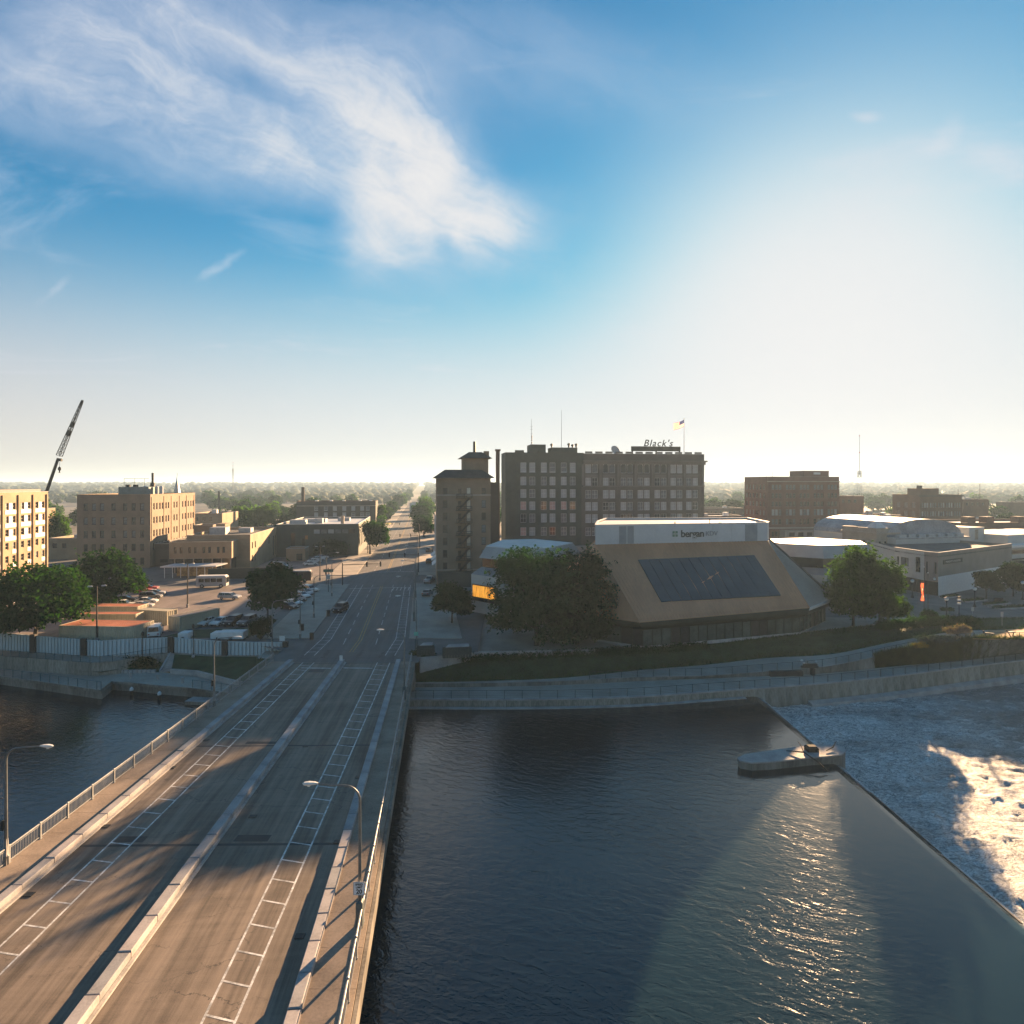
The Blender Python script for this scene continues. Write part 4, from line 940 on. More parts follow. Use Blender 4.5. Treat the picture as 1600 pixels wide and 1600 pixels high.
o = building('brick_kiosk', 'small tan brick hut with pale roof in the yard beside the dark building', *G(447, 877).xy, 6.4, 8, 4.4, BR_TAN, M_ROOFL, {'right': [(2, .3, 1.4, 2.6, 'plain', GL_D), (5, .3, 1.2, 2.6, 'plain', GL_D)], 'front': [(3.5, .2, 2, 2.4, 'plain', GL_D)]}, M_FRD)

# brick block with white trimmed windows behind
Y = 360; c = AT(587, 757, Y); Wf = 43
ops = [(x-1.0, z, 2.0, 2.4, 'sash sill', pick(GL_B, GL_H)) for z in (12.6, 9.0, 5.4) for x in (10.6, 15.8, 20.7, 25.8, 30.7, 35.6, 38.6)]
b5 = building('brick_school', 'dark brick block with white trimmed windows beyond the long low building', c.x-U.x*Wf, Y-U.y*Wf, Wf, 18, 17.6, BR_DK, M_ROOFL, {'front': ops}, M_FRW, coping=BR_BRN)
MB().box(0, -.12, 14.9, Wf, 0, 15.3).build('stone_band', STONE, b5)
q = MB(); q.tube([(2.6, 5, 15), (2.6, 5, 25.5)], [1.1, .85], 10); q.build('chimney', BR_DK, b5)
for x in (9, 17, 24, 33, 39): roof_unit(b5, x, 6, 16.9, 1.6, 1.6, 1.2, M_WHITE, 'roof_vent')

# buff brick tower with hipped eaves
c = Vector((-19.9, 169.5, 0)); Wf, D = 14.3, 14
ops = []
zs = [25.2-k*3.3 for k in range(8)]
for i, z in enumerate(zs):
    if i < 7: ops += [(1.6, z-1.0, 1.15, 1.9, 'sash sill', GL_D), (5.6, z-1.0, .9, 1.7, 'sash', GL_D), (11.9, z-1.0, 1.1, 1.9, 'sash sill', pick(GL_D, GL_H)), (7.85, z-1.5, 1.15, 2.5, 'plain', GL_P)]
ops += [(1.6, .9, 1.5, 2.6, 'sash', GL_D), (11, .9, 1.5, 2.4, 'sash', GL_D)]
b6 = building('brick_tower', 'eight storey buff brick tower with wide dark eaves and a rear penthouse', c.x, c.y, Wf, D, 28.6, BR_GREY, M_ROOFD, {'front': ops}, M_FRD, parapet=.2)
q = MB(); q.frustum([(-1.1, -1.1), (Wf+1.1, -1.1), (Wf+1.1, D+1.1), (-1.1, D+1.1)], 28.75, [(2.2, 2.6), (Wf-2.2, 2.6), (Wf-2.2, D-2.6), (2.2, D-2.6)], 31.0, cap=True); q.build('eaves_roof', M_SLATE := mat('slate roof', (.055, .05, .045), .75, .2, .6, 5.), b6)
q = MB(); q.box(-.08, -.08, 24.0, Wf+.08, 0, 24.35); q.box(-.1, -.1, 4.2, Wf+.1, 0, 4.5); q.build('stone_band', STONE, b6)
MB().box(7.2, 5, 29, 14.2, 12, 34.2).build('penthouse', BR_GREY, b6)
MB().frustum([(6.1, 4), (15.2, 4), (15.2, 13), (6.1, 13)], 34.2, [(9, 7), (12.6, 7), (12.6, 10), (9, 10)], 36.0, cap=True).build('penthouse_roof', M_SLATE, b6)
MB().box(13.2, 7, 34.2, 14.6, 9, 36.3).build('chimney', BR_GREY, b6); MB().tube([(10.6, 8, 35.5), (10.6, 8, 39)], [.42, .36], 8).build('flue', M_DARK, b6)
q = MB(); q.box(Wf+2.2, 6, 0, Wf+3.2, 7.2, 36.3); q.box(Wf+2.0, 5.8, 36.3, Wf+3.4, 7.4, 36.8); q.build('tall_flue', BR_BRN, b6)
MB().box(Wf, 4, 0, Wf+2.6, D-1, 27.6).build('side_wing', BR_DK, b6)
MB().box(.3, -2.2, 0, Wf, 0, 3.9).build('ground_storey', GREYG, b6)
fe = MB()                                               # fire escape: landings, flights and rails
for i in range(8):
    z = 23.4-i*3.3
    if z < 1: continue
    fe.box(4.9, -1.25, z-.06, 9.3, -.02, z+.1)
    for s in (5.2, 7.2, 9.25): fe.tube([(s, -1.12, z), (s, -1.12, z+1.05)], .07, 4)
    fe.tube([(5.2, -1.12, z+1.05), (9.3, -1.12, z+1.05)], .08, 4); fe.tube([(5.2, -1.12, z+.55), (9.3, -1.12, z+.55)], .05, 4)
    fe.hexa([(5.4, -1.0, z-3.2), (6.0, -1.0, z-3.2), (6.0, -.35, z-3.2), (5.4, -.35, z-3.2)], [(8.2, -1.0, z-.02), (8.8, -1.0, z-.02), (8.8, -.35, z-.02), (8.2, -.35, z-.02)])
fe.build('fire_escape', M_DARK, b6)
b6b = building('street_row', 'pale three storey row fronting the street behind the brick tower', *(c+V*15+U*.4).xy, 12, 46, 17, PALE, M_ROOFD, {'left': [(3+k*4.2, z, 1.5, 2.2, 'sash', GL_D) for k in range(10) for z in (6, 11)]}, M_FRW)
q = MB()
for k in range(3): q.hexa([(-1.4, 6+k*12, 3.0), (0, 6+k*12, 3.0), (0, 14+k*12, 3.0), (-1.4, 14+k*12, 3.0)], [(-1.2, 6+k*12, 3.1), (0, 6+k*12, 4.1), (0, 14+k*12, 4.1), (-1.2, 14+k*12, 3.1)])
q.build('awning', M_WHITE, b6b)

# department store: plain left part, ornate right part
c = Vector((-2.3, 225, 0)); Wl = 28.2; Wr = 45.4
SCL = .225
def px(x): return (x-790)*SCL*1.012
ops = []
rows = [(737.5, 14.5, 'arch'), (758, 13, 'sash cross'), (777.5, 13, 'sash cross'), (796.5, 13, 'sash cross'), (816, 13.5, 'sash cross'), (836.5, 13, 'sash cross')]
def zrow(y): return H-(y-HY)*.2275
for ri, (yb, hh, sty) in enumerate(rows):
    for x in (818, 832, 850.3, 864, 882, 896.3):
        ops.append((px(x)-1.02, zrow(yb), 2.05, hh*.2275, sty if ri else 'sash sill', pick(GL_B, GL_B, GL_H) if ri < 3 else pick(GL_B, GL_B, GL_H, GL_D, GL_O)))
b7 = building('department_store', 'dark left half of the big department store with paired white framed windows', c.x, c.y, Wl, 12, 38.2, GREYG, M_ROOFD, {'front': ops}, M_FRW, coping=BR_DK)
MB().box(px(831), 2, 37, px(855), 10, 41.3).build('lift_tower', GREYG, b7)
MB().box(px(866), 4, 37, px(908), 11, 40.4).build('roof_house', GREYG, b7)
q = MB()
for x in (805, 812, 842, 860): q.box(px(x), -.02, 38.3, px(x)+1.6, .5, 39.1)
q.build('battlement', GREYG, b7)
for i, (x, hh) in enumerate(((867, 1.2), (895, 1.4), (901, 1.0), (907, 1.3))): MB().lathe([(.3, 0), (.3, hh*.5), (.55, hh*.55), (.5, hh), (.1, hh+.2)], (px(x), 5, 40.5), 8).build('roof_vent', M_DARK, b7)
for k in range(7): MB().box(px(811+k*14.5) if k < 0 else px((809, 841, 873, 905)[k % 4])-.5, -.16, 6, px((809, 841, 873, 905)[k % 4])+.5, -.01, 37).build('pilaster', GREYG, b7) if k < 4 else None
c3 = c+U*(Wl+.02); ops = []
bays = [923, 950, 977.6, 1004, 1030.6, 1056, 1081]
def pr_x(x): return (x-911)*.2395
for ri, (yb, hh, sty) in enumerate(rows):
    for bi, xb in enumerate(bays):
        for s in (-1, 1):
            w = 2.05; x = pr_x(xb)+(s*1.22)-w/2
            dark = (ri == 0 and 1 < bi < 5) or (ri == 1 and random.random() < .25)
            ops.append((x, zrow(yb)-.3+.012*bi*0, w, hh*.225, ('arch' if ri == 0 else sty), GL_D if dark else pick(GL_B, GL_B, GL_B, GL_H, GL_H, GL_D)))
STG = mat('grey terracotta', (.17, .155, .135), .75, .12, .3, 5.)
b8 = building('ornate_store', 'ornate right half of the department store with arched top windows and cornice', c3.x, c3.y, Wr, 12, 38.0, mat('brown grey brick', (.115, .10, .085), .85, .14, .3, 5.), M_ROOFD, {'front': ops}, M_FRW, coping=STG)
q = MB(); q.box(-.5, -.9, 35.2, Wr+.9, -.01, 35.7); q.box(-.2, -.45, 34.2, Wr+.4, -.01, 35.2); q.box(-.2, -.2, 26.2, Wr+.2, -.01, 26.6); q.build('cornice', STG, b8)
for k in range(44): MB().box(.2+k*1.04, -.75, 34.75, .55+k*1.04, -.46, 35.19).build('bracket', STG, b8)
for k in range(8):
    x = pr_x((909.7, 936.5, 964, 991, 1017.5, 1043.5, 1068.5, 1098)[k]); MB().box(x-.42, -.28, 26.7, x+.42, -.01, 34.2).build('pilaster', STG, b8); MB().box(x-.55, -.12, 3, x+.55, -.01, 26.1).build('pier', MATS['brown grey brick'], b8)
for xb in bays: MB().box(pr_x(xb)-2.3, -.1, 29.55, pr_x(xb)+2.3, -.01, 30.6).build('spandrel_panel', STG, b8)
for k in range(12): MB().box(.6+k*3.75, .0, 38.2, 3.2+k*3.75, .5, 38.85).build('battlement', STG, b8)
sp = thing('roof_sign', 'long dark rooftop signboard with slanted letters above it', 'sign', c3+U*pr_x(993)+V*6+Vector((0, 0, 38.1)), RZ)
SW = pr_x(1073)-pr_x(993)
MB().box(0, 0, 1.3, SW, .35, 3.1).build('board', BR_DK, sp)
for k in range(3): MB().box(k*(SW-.8)/2+.2, .05, -1, k*(SW-.8)/2+.7, .3, 1.3).build('support', M_DARK, sp)
text('lettering', "Black's", 3.5, M_DARK, sp, (SW*.54, .1, 4.25), RX, shear=.28, extrude=.12, bold=.02, width=1.18)
fl = thing('flagpole', 'pale flagpole at the right end of the department store roof', 'flagpole', c3+U*(pr_x(1077))+V*5+Vector((0, 0, 38)), RZ)
MB().tube([(0, 0, -1), (0, 0, 13.5)], [.14, .07], 6).build('pole', M_WHITE, fl); MB().ball((0, 0, 13.6), .16, 6).build('finial', M_YEL, fl)
fg = thing('flag', 'striped red and white flag with blue canton flying from the rooftop pole', 'flag', fl.location+Vector((0, 0, 13.3)), RZ)
def flagpt(u, v): return (-u*4.3, .35*sin(u*5.2)*u, -v*2.5-u*1.7-.2*sin(u*4))
def cloth(name, c):
    m = bpy.data.materials.new(name); m.use_nodes = True; t = m.node_tree; t.nodes.clear(); q = NG(t); f = q.noise(q.n('ShaderNodeTexCoord').outputs['Object'], 3.); cc = q.mix(f, tuple(x*.8 for x in c), c)
    mx = q.n('ShaderNodeMixShader', None, _0=.6, _1=q.n('ShaderNodeBsdfDiffuse', None, Color=cc).outputs[0], _2=q.n('ShaderNodeBsdfTranslucent', None, Color=cc).outputs[0]); t.links.new(mx.outputs[0], q.n('ShaderNodeOutputMaterial').inputs[0]); return m
CL = [cloth('flag red', (.75, .12, .08)), cloth('flag white', (.85, .82, .78)), cloth('flag blue', (.04, .05, .16))]
q = [MB(), MB()]; cq = MB()
for s in range(13):
    for i in range(12):
        u0, u1, v0, v1 = i/12, (i+1)/12, s/13, (s+1)/13
        m_ = cq if (u0 < .4 and s < 7) else q[s % 2]; m_.quad(flagpt(u0, v0), flagpt(u1, v0), flagpt(u1, v1), flagpt(u0, v1))
q[0].build('red_stripes', CL[0], fg); q[1].build('white_stripes', CL[1], fg)
star = MB()
cq.build('canton', CL[2], fg)
for r in range(5):
    for k in range(6):
        p = flagpt(.03+k*.06, .05+r*.1); star.box(p[0]-.05, p[1]-.03, p[2]-.05, p[0]+.05, p[1]+.03, p[2]+.05)
star.build('stars', CL[1], fg)
ds = thing('satellite_dish', 'large round satellite dish on the department store roof left of the sign', 'satellite dish', c3+U*pr_x(963)+V*4+Vector((0, 0, 38)), RZ)
q = MB(); q.lathe([(.05, 0), (.9, .15), (1.5, .45), (1.85, .8), (1.8, .82), (1.4, .5), (.05, .1)], (0, 0, 0), 18); dd = q.build('dish', M_HVAC, ds, (0, -.4, 1.2), smooth=True); dd.rotation_euler = (radians(62), 0, radians(18))
MB().tube([(0, .3, -.8), (0, 0, 1.2)], .12, 6).build('mast', M_DARK, ds)
for x, hh, lab in ((836, 10.5, 'short dark antenna mast with stacked elements on the lift tower'), (885, 14, 'tall thin antenna mast on the department store roof house')):
    t = thing('antenna', lab, 'antenna', c+U*px(x)+V*7+Vector((0, 0, 40.4)), RZ)
    MB().tube([(0, 0, -.5), (0, 0, hh)], [.09, .04], 5).build('mast', M_DARK, t)
    if hh < 12:
        for z in (1.2, 2.2, 3.0, 3.6): MB().ball((.1, 0, z+.6), .27, 6).build('element', M_DARK, t)
        for z in (5, 6.6, 7.6): MB().tube([(-.45, 0, z), (.45, 0, z+.1)], .05, 4).build('element', M_DARK, t)
q = MB(); q.box(-.2, -3.2, 0, Wl+Wr, -.1, 5.2); o = q.build('store_front', STONE, b7)
for k in range(5): MB().box(2+k*5, -3.3, .4, 5.5+k*5, -3.22, 3.9).build('shop_window', GL_D, b7)

# red brick office building, right
Y = 300; c = Vector((119.7, Y, 0)); Wf, D = 36.6, 21.5
ops = []
for z, h_, st_y, pn in ((24.6, 2.3, 'sash', GL_H), (20.6, 2.3, 'sash', GL_D), (16.6, 2.3, 'sash', GL_D), (12.4, 2.9, 'sash', pick(GL_B, GL_H)), (8.2, 2.6, 'sash', pick(GL_H, GL_D)), (2.4, 2.6, 'plain', GL_D)):
    for b in range(5):
        for k in range(3): ops.append((2.2+b*7.1+k*1.75, z, 1.45, h_, st_y, pn))
opl = [(2.5+k*3.2, z, 1.5, 2.3, 'sash', pick(GL_D, GL_H)) for z in (24.6, 20.6, 16.6, 12.4, 8.2) for k in range(6)]
b9 = building('office_building', 'six storey red brick office building with a roof box right of the tan roofed hall', c.x, c.y, Wf, D, 30.6, BR_RED, M_ROOFD, {'front': ops, 'left': opl}, M_FRT, coping=STONE)
MB().box(21, 4, 29.5, 34, 16, 33.6).build('penthouse', BR_RED, b9); MB().box(26, 3.95, 31.8, 29.5, 3.99, 32.8).build('louvre', M_WHITE, b9)
MB().box(-.1, -.1, 6.2, Wf+.1, 0, 6.9).build('stone_band', STONE, b9); MB().box(-.12, -.3, 28.2, Wf+.3, 0, 28.6).build('cornice', STONE, b9); MB().tube([(6, 6, 30), (6, 6, 33)], .08, 5).build('mast', M_DARK, b9)
MB().box(6, -5, 0, Wf-2, -.1, 5.6).build('ground_storey', STONE, b9)
for k in range(6): MB().box(8+k*4.4, -5.1, 3, 10.6+k*4.4, -5.01, 4.8).build('shop_window', GL_D, b9)
# brown brick block far right
Y = 325; c = AT(1437, 757, Y); Wf, D = 24, 19
ops = [(1.2+b*4.6+k*1.35, z, 1.05, 2.5, 'sash', pick(GL_B, GL_H, GL_H)) for z in (15.2, 10.8, 6.4) for b in range(5) for k in range(3)]
opl = [(3+k*5.2, z, 2.6, 2.8, 'cross', GL_H) for z in (15, 10.6, 6.2) for k in range(3)]
b10 = building('brown_block', 'brown brick block with three rows of windows and a cornice at the far right', c.x, Y, Wf, D, 21.7, BR_BRN, M_ROOFD, {'front': ops, 'left': opl}, M_FRT, coping=BR_DK)
MB().box(-.6, -.6, 20.8, Wf+.8, 0, 21.5).build('cornice', BR_DK, b10); MB().box(3, 3, 21, 13.5, 12, 25).build('penthouse', BR_BRN, b10); MB().box(5, 6, 25, 6.6, 8, 26.5).build('chimney', BR_DK, b10)

# pale corner bank building
Y = 188; c = AT(1380, 757, Y); 
ops = [(.9+k*2.0, 5.6, .85, 4.6, 'sash', GL_D) for k in range(2)]; opl = [(1.5+k*2.6, 5.6, 1.0, 4.6, 'sash', GL_D) for k in range(4)]
b11 = building('corner_bank', 'beige stone corner building with tall narrow windows behind the round tree', c.x-2, Y, 8, 13, 14, STONE, M_ROOFL, {'front': ops, 'left': opl}, M_FRD, coping=STONE, rz=radians(16))
q = MB(); q.box(-.5, -.5, 12.2, 8.4, 0, 12.8); q.box(-.5, 0, 12.2, 0, 13.3, 12.8); q.build('cornice', STONE, b11); MB().box(-.2, -.2, 4.6, 8.2, 0, 5).build('stone_band', STONE, b11)
MB().frustum([(1, 1), (5, 1), (5, 5), (1, 5)], 14, [(2.5, 2.5), (3.5, 2.5), (3.5, 3.5), (2.5, 3.5)], 16, cap=True).build('cupola', M_ROOFL, b11)
# white hall with curved metal roof
q_c = AT(1400, 757, 186)
b12 = thing('vaulted_hall', 'white hall with a curved silver metal roof behind the corner shop', 'building', (q_c.x, 186, 0), radians(14))
Wd, Dd = 27, 34
MB().box(0, 0, 0, Wd, Dd, 11.4).build('wall', PALE, b12); q = MB(); n_ = 14; AR = []
for k in range(n_+1):
    a = pi*k/n_; AR.append((Wd/2-(Wd/2+.3)*cos(a), 11.4+5.2*sin(a)**.85))
for (xa, za), (xb, zb) in zip(AR[:-1], AR[1:]): q.quad((xa, 3, za), (xb, 3, zb), (xb, Dd, zb), (xa, Dd, za))
q.add([(x, 3, z) for x, z in AR], [tuple(range(n_+1))]); q.build('roof', mat('silver roof', (.26, .27, .29), .6, .2, .25, 2.), b12)
for k in range(7): MB().bbox(2+k*3.5, .8, 11.4, 4.6+k*3.5, 2.2, 12.3, .1).build('roof_vent', M_HVAC, b12)
MB().box(-.1, -.1, 11.0, Wd+.1, 0, 11.4).build('coping', M_CONC, b12)
# two storey corner shop with long tan wall
P0, P1, P2 = G(1398, 917), G(1444, 927.5), G(1466, 931); P3 = G(1581, 908)
bs = thing('corner_shop', 'two storey corner shop with white front, long tan side wall and painted lower wall', 'building', (0, 0, 0)); HS = 10.3
BRP = mat('pinkish brick', (.27, .21, .185), .85, .1, .3, 5.); TANW = mat('tan painted brick', (.245, .215, .18), .85, .1, .3, 5.)
def seg(a, b, mt, z0, z1, ops=(), name='wall'):
    d = (b-a); L = d.length; r = atan2(d.y, d.x); q = MB(); face_cells(q, lambda x, z, dd: (x, dd, z), L, z0, z1, list(ops)); o = q.build(name, mt, bs, (a.x, a.y, 0), r)
    for x, z, w, h, sty, pane in ops:
        f, p = win_meshes(w, h, sty); wo = link('window', f, bs, (a.x+cos(r)*x-sin(r)*.2, a.y+sin(r)*x+cos(r)*.2, z), r); paint(wo, M_FRD); paint(link('pane', p, wo), pane)
    return o
L01 = (P1-P0).length
seg(P0, P1, PALE, 3.9, HS, [(.8, 6.0, .8, 2.2, 'plain', GL_D), (2.2, 6.0, 2.9, 2.2, 'cross', GL_H), (L01-3.0, 5.0, 1.7, 3.8, 'arch', GL_D)])
seg(P0, P1, GL_D, 0, 3.3, (), 'shop_window'); seg(P0, P1, PALE, 3.3, 3.9, (), 'fascia')
L12 = (P2-P1).length
seg(P1, P2, BRP, 3.9, HS, [(.4, 5.2, .45, 2.8, 'plain', GL_D), (L12-.9, 5.2, .45, 2.8, 'plain', GL_D)]); seg(P1, P2, GL_D, 0, 3.3, (), 'shop_window'); seg(P1, P2, BRP, 3.3, 3.9, (), 'fascia')
seg(P2, P3, TANW, 4.6, HS); seg(P2, P3, M_WHITE, 0, 4.6, (), 'painted_wall')
far = P3+Vector((-6, 14, 0)); far0 = P0+Vector((6, 26, 0))
seg(P3, far, TANW, 0, HS); seg(far0, P0, PALE, 0, HS)
q = MB(); q.prism([(p.x, p.y) for p in (P0, P1, P2, P3, far, far0)], HS-1.0, HS-.7); q.build('roof', M_ROOFD, bs)
q = MB()
for a, b in ((P0, P1), (P1, P2), (P2, P3)):
    s = Vector(((b-a).y, -(b-a).x, 0)).normalized()*.12; q.hexa([(*(a+s).xy, HS), (*(b+s).xy, HS), (*(b-s*2).xy, HS), (*(a-s*2).xy, HS)], [(*(a+s).xy, HS+.22), (*(b+s).xy, HS+.22), (*(b-s*2).xy, HS+.22), (*(a-s*2).xy, HS+.22)])
q.build('coping', M_CONC, bs)
d = (P3-P2).normalized(); r = atan2(d.y, d.x); n_ = Vector((d.y, -d.x, 0))
p = P2+d*2.4+n_*.06; so_ = MB().box(0, -.06, 7.45, 10.3, 0.05, 8.5).build('sign_board', mat('sign green black', (.03, .04, .036), .6, .2), bs, (p.x, p.y, 0), r)
text('lettering', 'MARQUETTE BUILDING', .62, M_WHITE, so_, (5.15, -.075, 7.97), RX, extrude=.004, width=1.25)
# white low modern building at the right edge
c = G(1560, 893); bw = thing('white_store', 'low white modern building with slab canopies at the right edge', 'building', (c.x+6, c.y+4, 0), radians(24))
MB().box(0, 0, 0, 40, 20, 7.2).build('wall', PALE, bw); MB().box(-2, -2.4, 7.2, 42, 1, 8.0).build('canopy', M_WHITE, bw); MB().box(2, 1, 7.2, 40, 20, 10.8).build('upper_storey', PALE, bw)
MB().box(1, -.1, 4.8, 38, -.02, 6.1).build('window_band', GL_D, bw); MB().box(0, -.6, 2.9, 40, 0, 3.4).build('ledge', M_DARK, bw); MB().box(3, -.12, .2, 30, -.05, 2.6).build('shop_window', GL_D, bw)
MB().box(-6, 8, 0, 2, 20, 13).build('rear_wing', PALE, bw); MB().box(-3, 7.9, 9, -1.4, 7.99, 12.3).build('tall_window', M_FRT, bw)
bb = building('roof_terrace_block', 'long low reddish roofed block with white roof units behind the vaulted hall', *AT(1500, 757, 240).xy, 52, 22, 12.5, BR_BRN, M_ROOFL, {}, coping=BR_RED)
for x in (8, 16, 30): roof_unit(bb, x, 5, 11.9, 3.4, 3.4, 2.6, BR_BRN)

# far low blocks of the town (simple, hazy)
FAR = [(1098, 1166, 300, 12.2, BR_RED), (1312, 1352, 330, 21, BR_RED), (1352, 1412, 300, 12.5, BR_BRN), (1310, 1345, 420, 16, PALE), (1506, 1548, 360, 18.6, BR_BRN), (1548, 1600, 330, 9.0, PALE), (1100, 1164, 430, 11, BR_BRN),
       (300, 346, 300, 13.4, BR_TAN), (346, 395, 420, 9, PALE), (76, 122, 230, 7.6, BR_TAN), (1390, 1420, 290, 12, BR_RED), (1600, 1700, 420, 15, BR_BRN), (-60, 40, 330, 14, BR_TAN), (640, 676, 640, 9, PALE), (1180, 1300, 470, 12, BR_BRN)]
FL = ['low red brick block in haze between the store and the office building', 'pinkish brick block below the lattice mast', 'low brown block right of the office building', 'pale block under the lattice mast', 'hazy block with bright roof units behind the brown brick block', 'low pale block beside the dark tree at the right edge', 'further low brown block in haze right of the store',
      'tan low block right of the sunlit office side', 'pale low block with vents near the round trees', 'small tan and brick house row between the two tall tan blocks', 'narrow red block left of the brown brick block', 'far hazy block at the right edge', 'low block behind the tall apartment block', 'small pale house by the trees at the street end', 'hazy brown block behind the office building']
for (xa, xb, Y, hh, m_), lab in zip(FAR, FL):
    a = AT(xa, 757, Y); Wd = (xb-xa)/F*Y
    ops = [(1.2+k*3.2, hh-3.6, 1.6, 1.9, 'plain', GL_D) for k in range(int((Wd-2)/3.2))] if Y < 450 else []
    t = building('town_block', lab, a.x, Y, Wd*.99, 22, hh, m_, random.choice((M_ROOFL, M_ROOFD)), {'front': ops}, M_FRT, rz=RZ*.6, group='low blocks of the town')
    for k in range(random.randint(1, 3)): roof_unit(t, random.uniform(2, Wd-4), random.uniform(3, 12), hh-.7, 2.2, 2.2, 1.5+random.random(), random.choice((M_HVAC, M_WHITE)))
# bright roofs row
ch = thing('church_steeple', 'thin pale church steeple rising behind the tan office block', 'steeple', AT(277, 757, 330)*1.0)
ch.location.z = 0
MB().box(-2.2, -2.2, 0, 2.2, 2.2, 19).build('tower', PALE, ch); MB().frustum([(-1.7, -1.7), (1.7, -1.7), (1.7, 1.7), (-1.7, 1.7)], 19, [(-.12, -.12), (.12, -.12), (.12, .12), (-.12, .12)], 31, cap=True).build('spire', M_HVAC, ch); MB().tube([(0, 0, 31), (0, 0, 33)], .07, 4).build('cross', M_DARK, ch)
# ------------------------------------------------------------------ tan roofed hall by the river
hall = thing('river_hall', 'low hall with a big sloping tan ribbed roof, pale signboard band and dark roof panel', 'building', (0, 0, 0))
A, B, C_ = Vector((21.3, 106.5, 4.0)), Vector((54.4, 117, 4.4)), Vector((63.8, 126.7, 4.4))
Dv, Ev, Fv, A0 = Vector((60, 162, 4.4)), Vector((24, 158, 4.2)), Vector((6, 134, 4.2)), Vector((12.5, 112.5, 4.1))
tA, tB = AT(930, 851, 124.5), AT(1199, 845, 133)
tC = tB+Vector((1.2, 2.2, 0)); tD = Vector((56, 152, tB.z)); tE = Vector((22, 150, tA.z)); tF = tA+Vector((2.3, 14, 0)); tA0 = tA+Vector((.15, 1.0, 0))
M_TAN = mat('tan metal roof', (.50, .235, .12), .55, .1, .3, 3., stretch=(1, .3, .3)); M_TANL = mat('lighter metal roof', (.34, .30, .265), .55, .12, .2, 3.)  # second one is a paler metal for the right-hand slopes
def roof_face(a, b, c, d, m, name='roof_slope', rib=.62, h=.09, parent=hall):
    """ribbed slope: a-b eave, d-c top"""
    q = MB(); q.quad(a, b, c, d); n_ = max(2, int((b-a).length/rib)); nn = (b-a).cross(d-a).normalized()*h
    for k in range(n_+1):
        t = k/n_; e, f = a.lerp(b, t), d.lerp(c, t); w = (b-a).normalized()*.05; w2 = (c-d).normalized()*.04
        q.add([e-w, e+w, f+w2, f-w2, e-w+nn, e+w+nn, f+w2+nn, f-w2+nn], [(4, 5, 6, 7), (0, 4, 7, 3), (1, 2, 6, 5), (0, 1, 5, 4)])
    return q.build(name, m, parent)
roof_face(A, B, tB, tA, M_TAN); roof_face(B, C_, tC, tB, M_TANL); roof_face(A0, A, tA, tA0, M_TAN); roof_face(Fv, A0, tA0, tF, M_TAN); roof_face(C_, Dv, tD, tC, M_TANL, rib=2); roof_face(Dv, Ev, tE, tD, M_TAN, rib=2); roof_face(Ev, Fv, tF, tE, M_TAN, rib=2)
nn = (B-A).cross(tA-A).normalized()
# dark panel let into the front slope, raised slightly, made of seamed sheets
def onroof(px_, py_):
    best = None                                         # point of the bilinear slope nearest that sight line
    for i in range(101):
        for j in range(101):
            p = A.lerp(B, i/100).lerp(tA.lerp(tB, i/100), j/100); e = hypot(CX+p.x/p.y*F-px_, HY+(H-p.z)/p.y*F-py_)
            if best is None or e < best[0]: best = (e, p)
    return best[1]
pc = [onroof(1034, 942), onroof(1220, 931), onroof(1178, 869), onroof(998, 876)]
M_SOLAR = mat('dark blue sheet', (.05, .065, .072), .4, .15, .3, 4.)
n_ = 12
for k in range(n_):
    a, b = pc[0].lerp(pc[1], k/n_+.001), pc[0].lerp(pc[1], (k+1)/n_-.003); d, c = pc[3].lerp(pc[2], k/n_+.001), pc[3].lerp(pc[2], (k+1)/n_-.003)
    MB().hexa([a-nn*.3, b-nn*.3, c-nn*.3, d-nn*.3], [p+nn*.3 for p in (a, b, c, d)]).build('roof_panel', M_SOLAR, hall)
# hip edge flashings
q = MB(); q.tube([C_+Vector((0, 0, .1)), tC+Vector((0, 0, .1))], .3, 6); q.build('hip_flashing', mat('bronze flashing', (.06, .05, .045), .45, .2), hall)
q = MB(); q.tube([B, tB], .13, 5); q.tube([A, tA], .13, 5); q.tube([A0, tA0], .13, 5); q.build('ridge_flashing', M_TAN, hall)
q = MB(); q.hexa([B+Vector((0, 0, -.45)), C_+Vector((0, 0, -.45)), C_+Vector((-.3, .3, -.45)), B+Vector((-.3, .3, -.45))], [B+Vector((.1, -.1, .1)), C_+Vector((.1, -.1, .1)), C_+Vector((-.3, .3, .1)), B+Vector((-.3, .3, .1))]); q.build('eave_trim', M_ROOFL, hall)
# dark fascia under the eave and glazed wall
ev = [Fv, A0, A, B, C_, Dv, Ev]
def inset(p, k): c0 = Vector((38, 134, 0)); d = Vector((c0.x-p.x, c0.y-p.y, 0)).normalized(); return Vector((p.x, p.y, 0))+d*k
q = MB()
for a, b in zip(ev, ev[1:]+ev[:1]):
    a1, b1_ = inset(a, .35), inset(b, .35); a2, b2_ = inset(a, 1.5), inset(b, 1.5)
    q.quad(a, b, Vector((b1_.x, b1_.y, 3.2)), Vector((a1.x, a1.y, 3.2))); q.quad(Vector((a1.x, a1.y, 3.2)), Vector((b1_.x, b1_.y, 3.2)), Vector((b2_.x, b2_.y, 2.5)), Vector((a2.x, a2.y, 2.5)))
q.build('fascia', mat('dark bronze cladding', (.03, .036, .026), .6, .25, .4), hall)
M_HG = mat('hall glass', (.06, .075, .06), .15, .25, .4, 3., spec=.5)
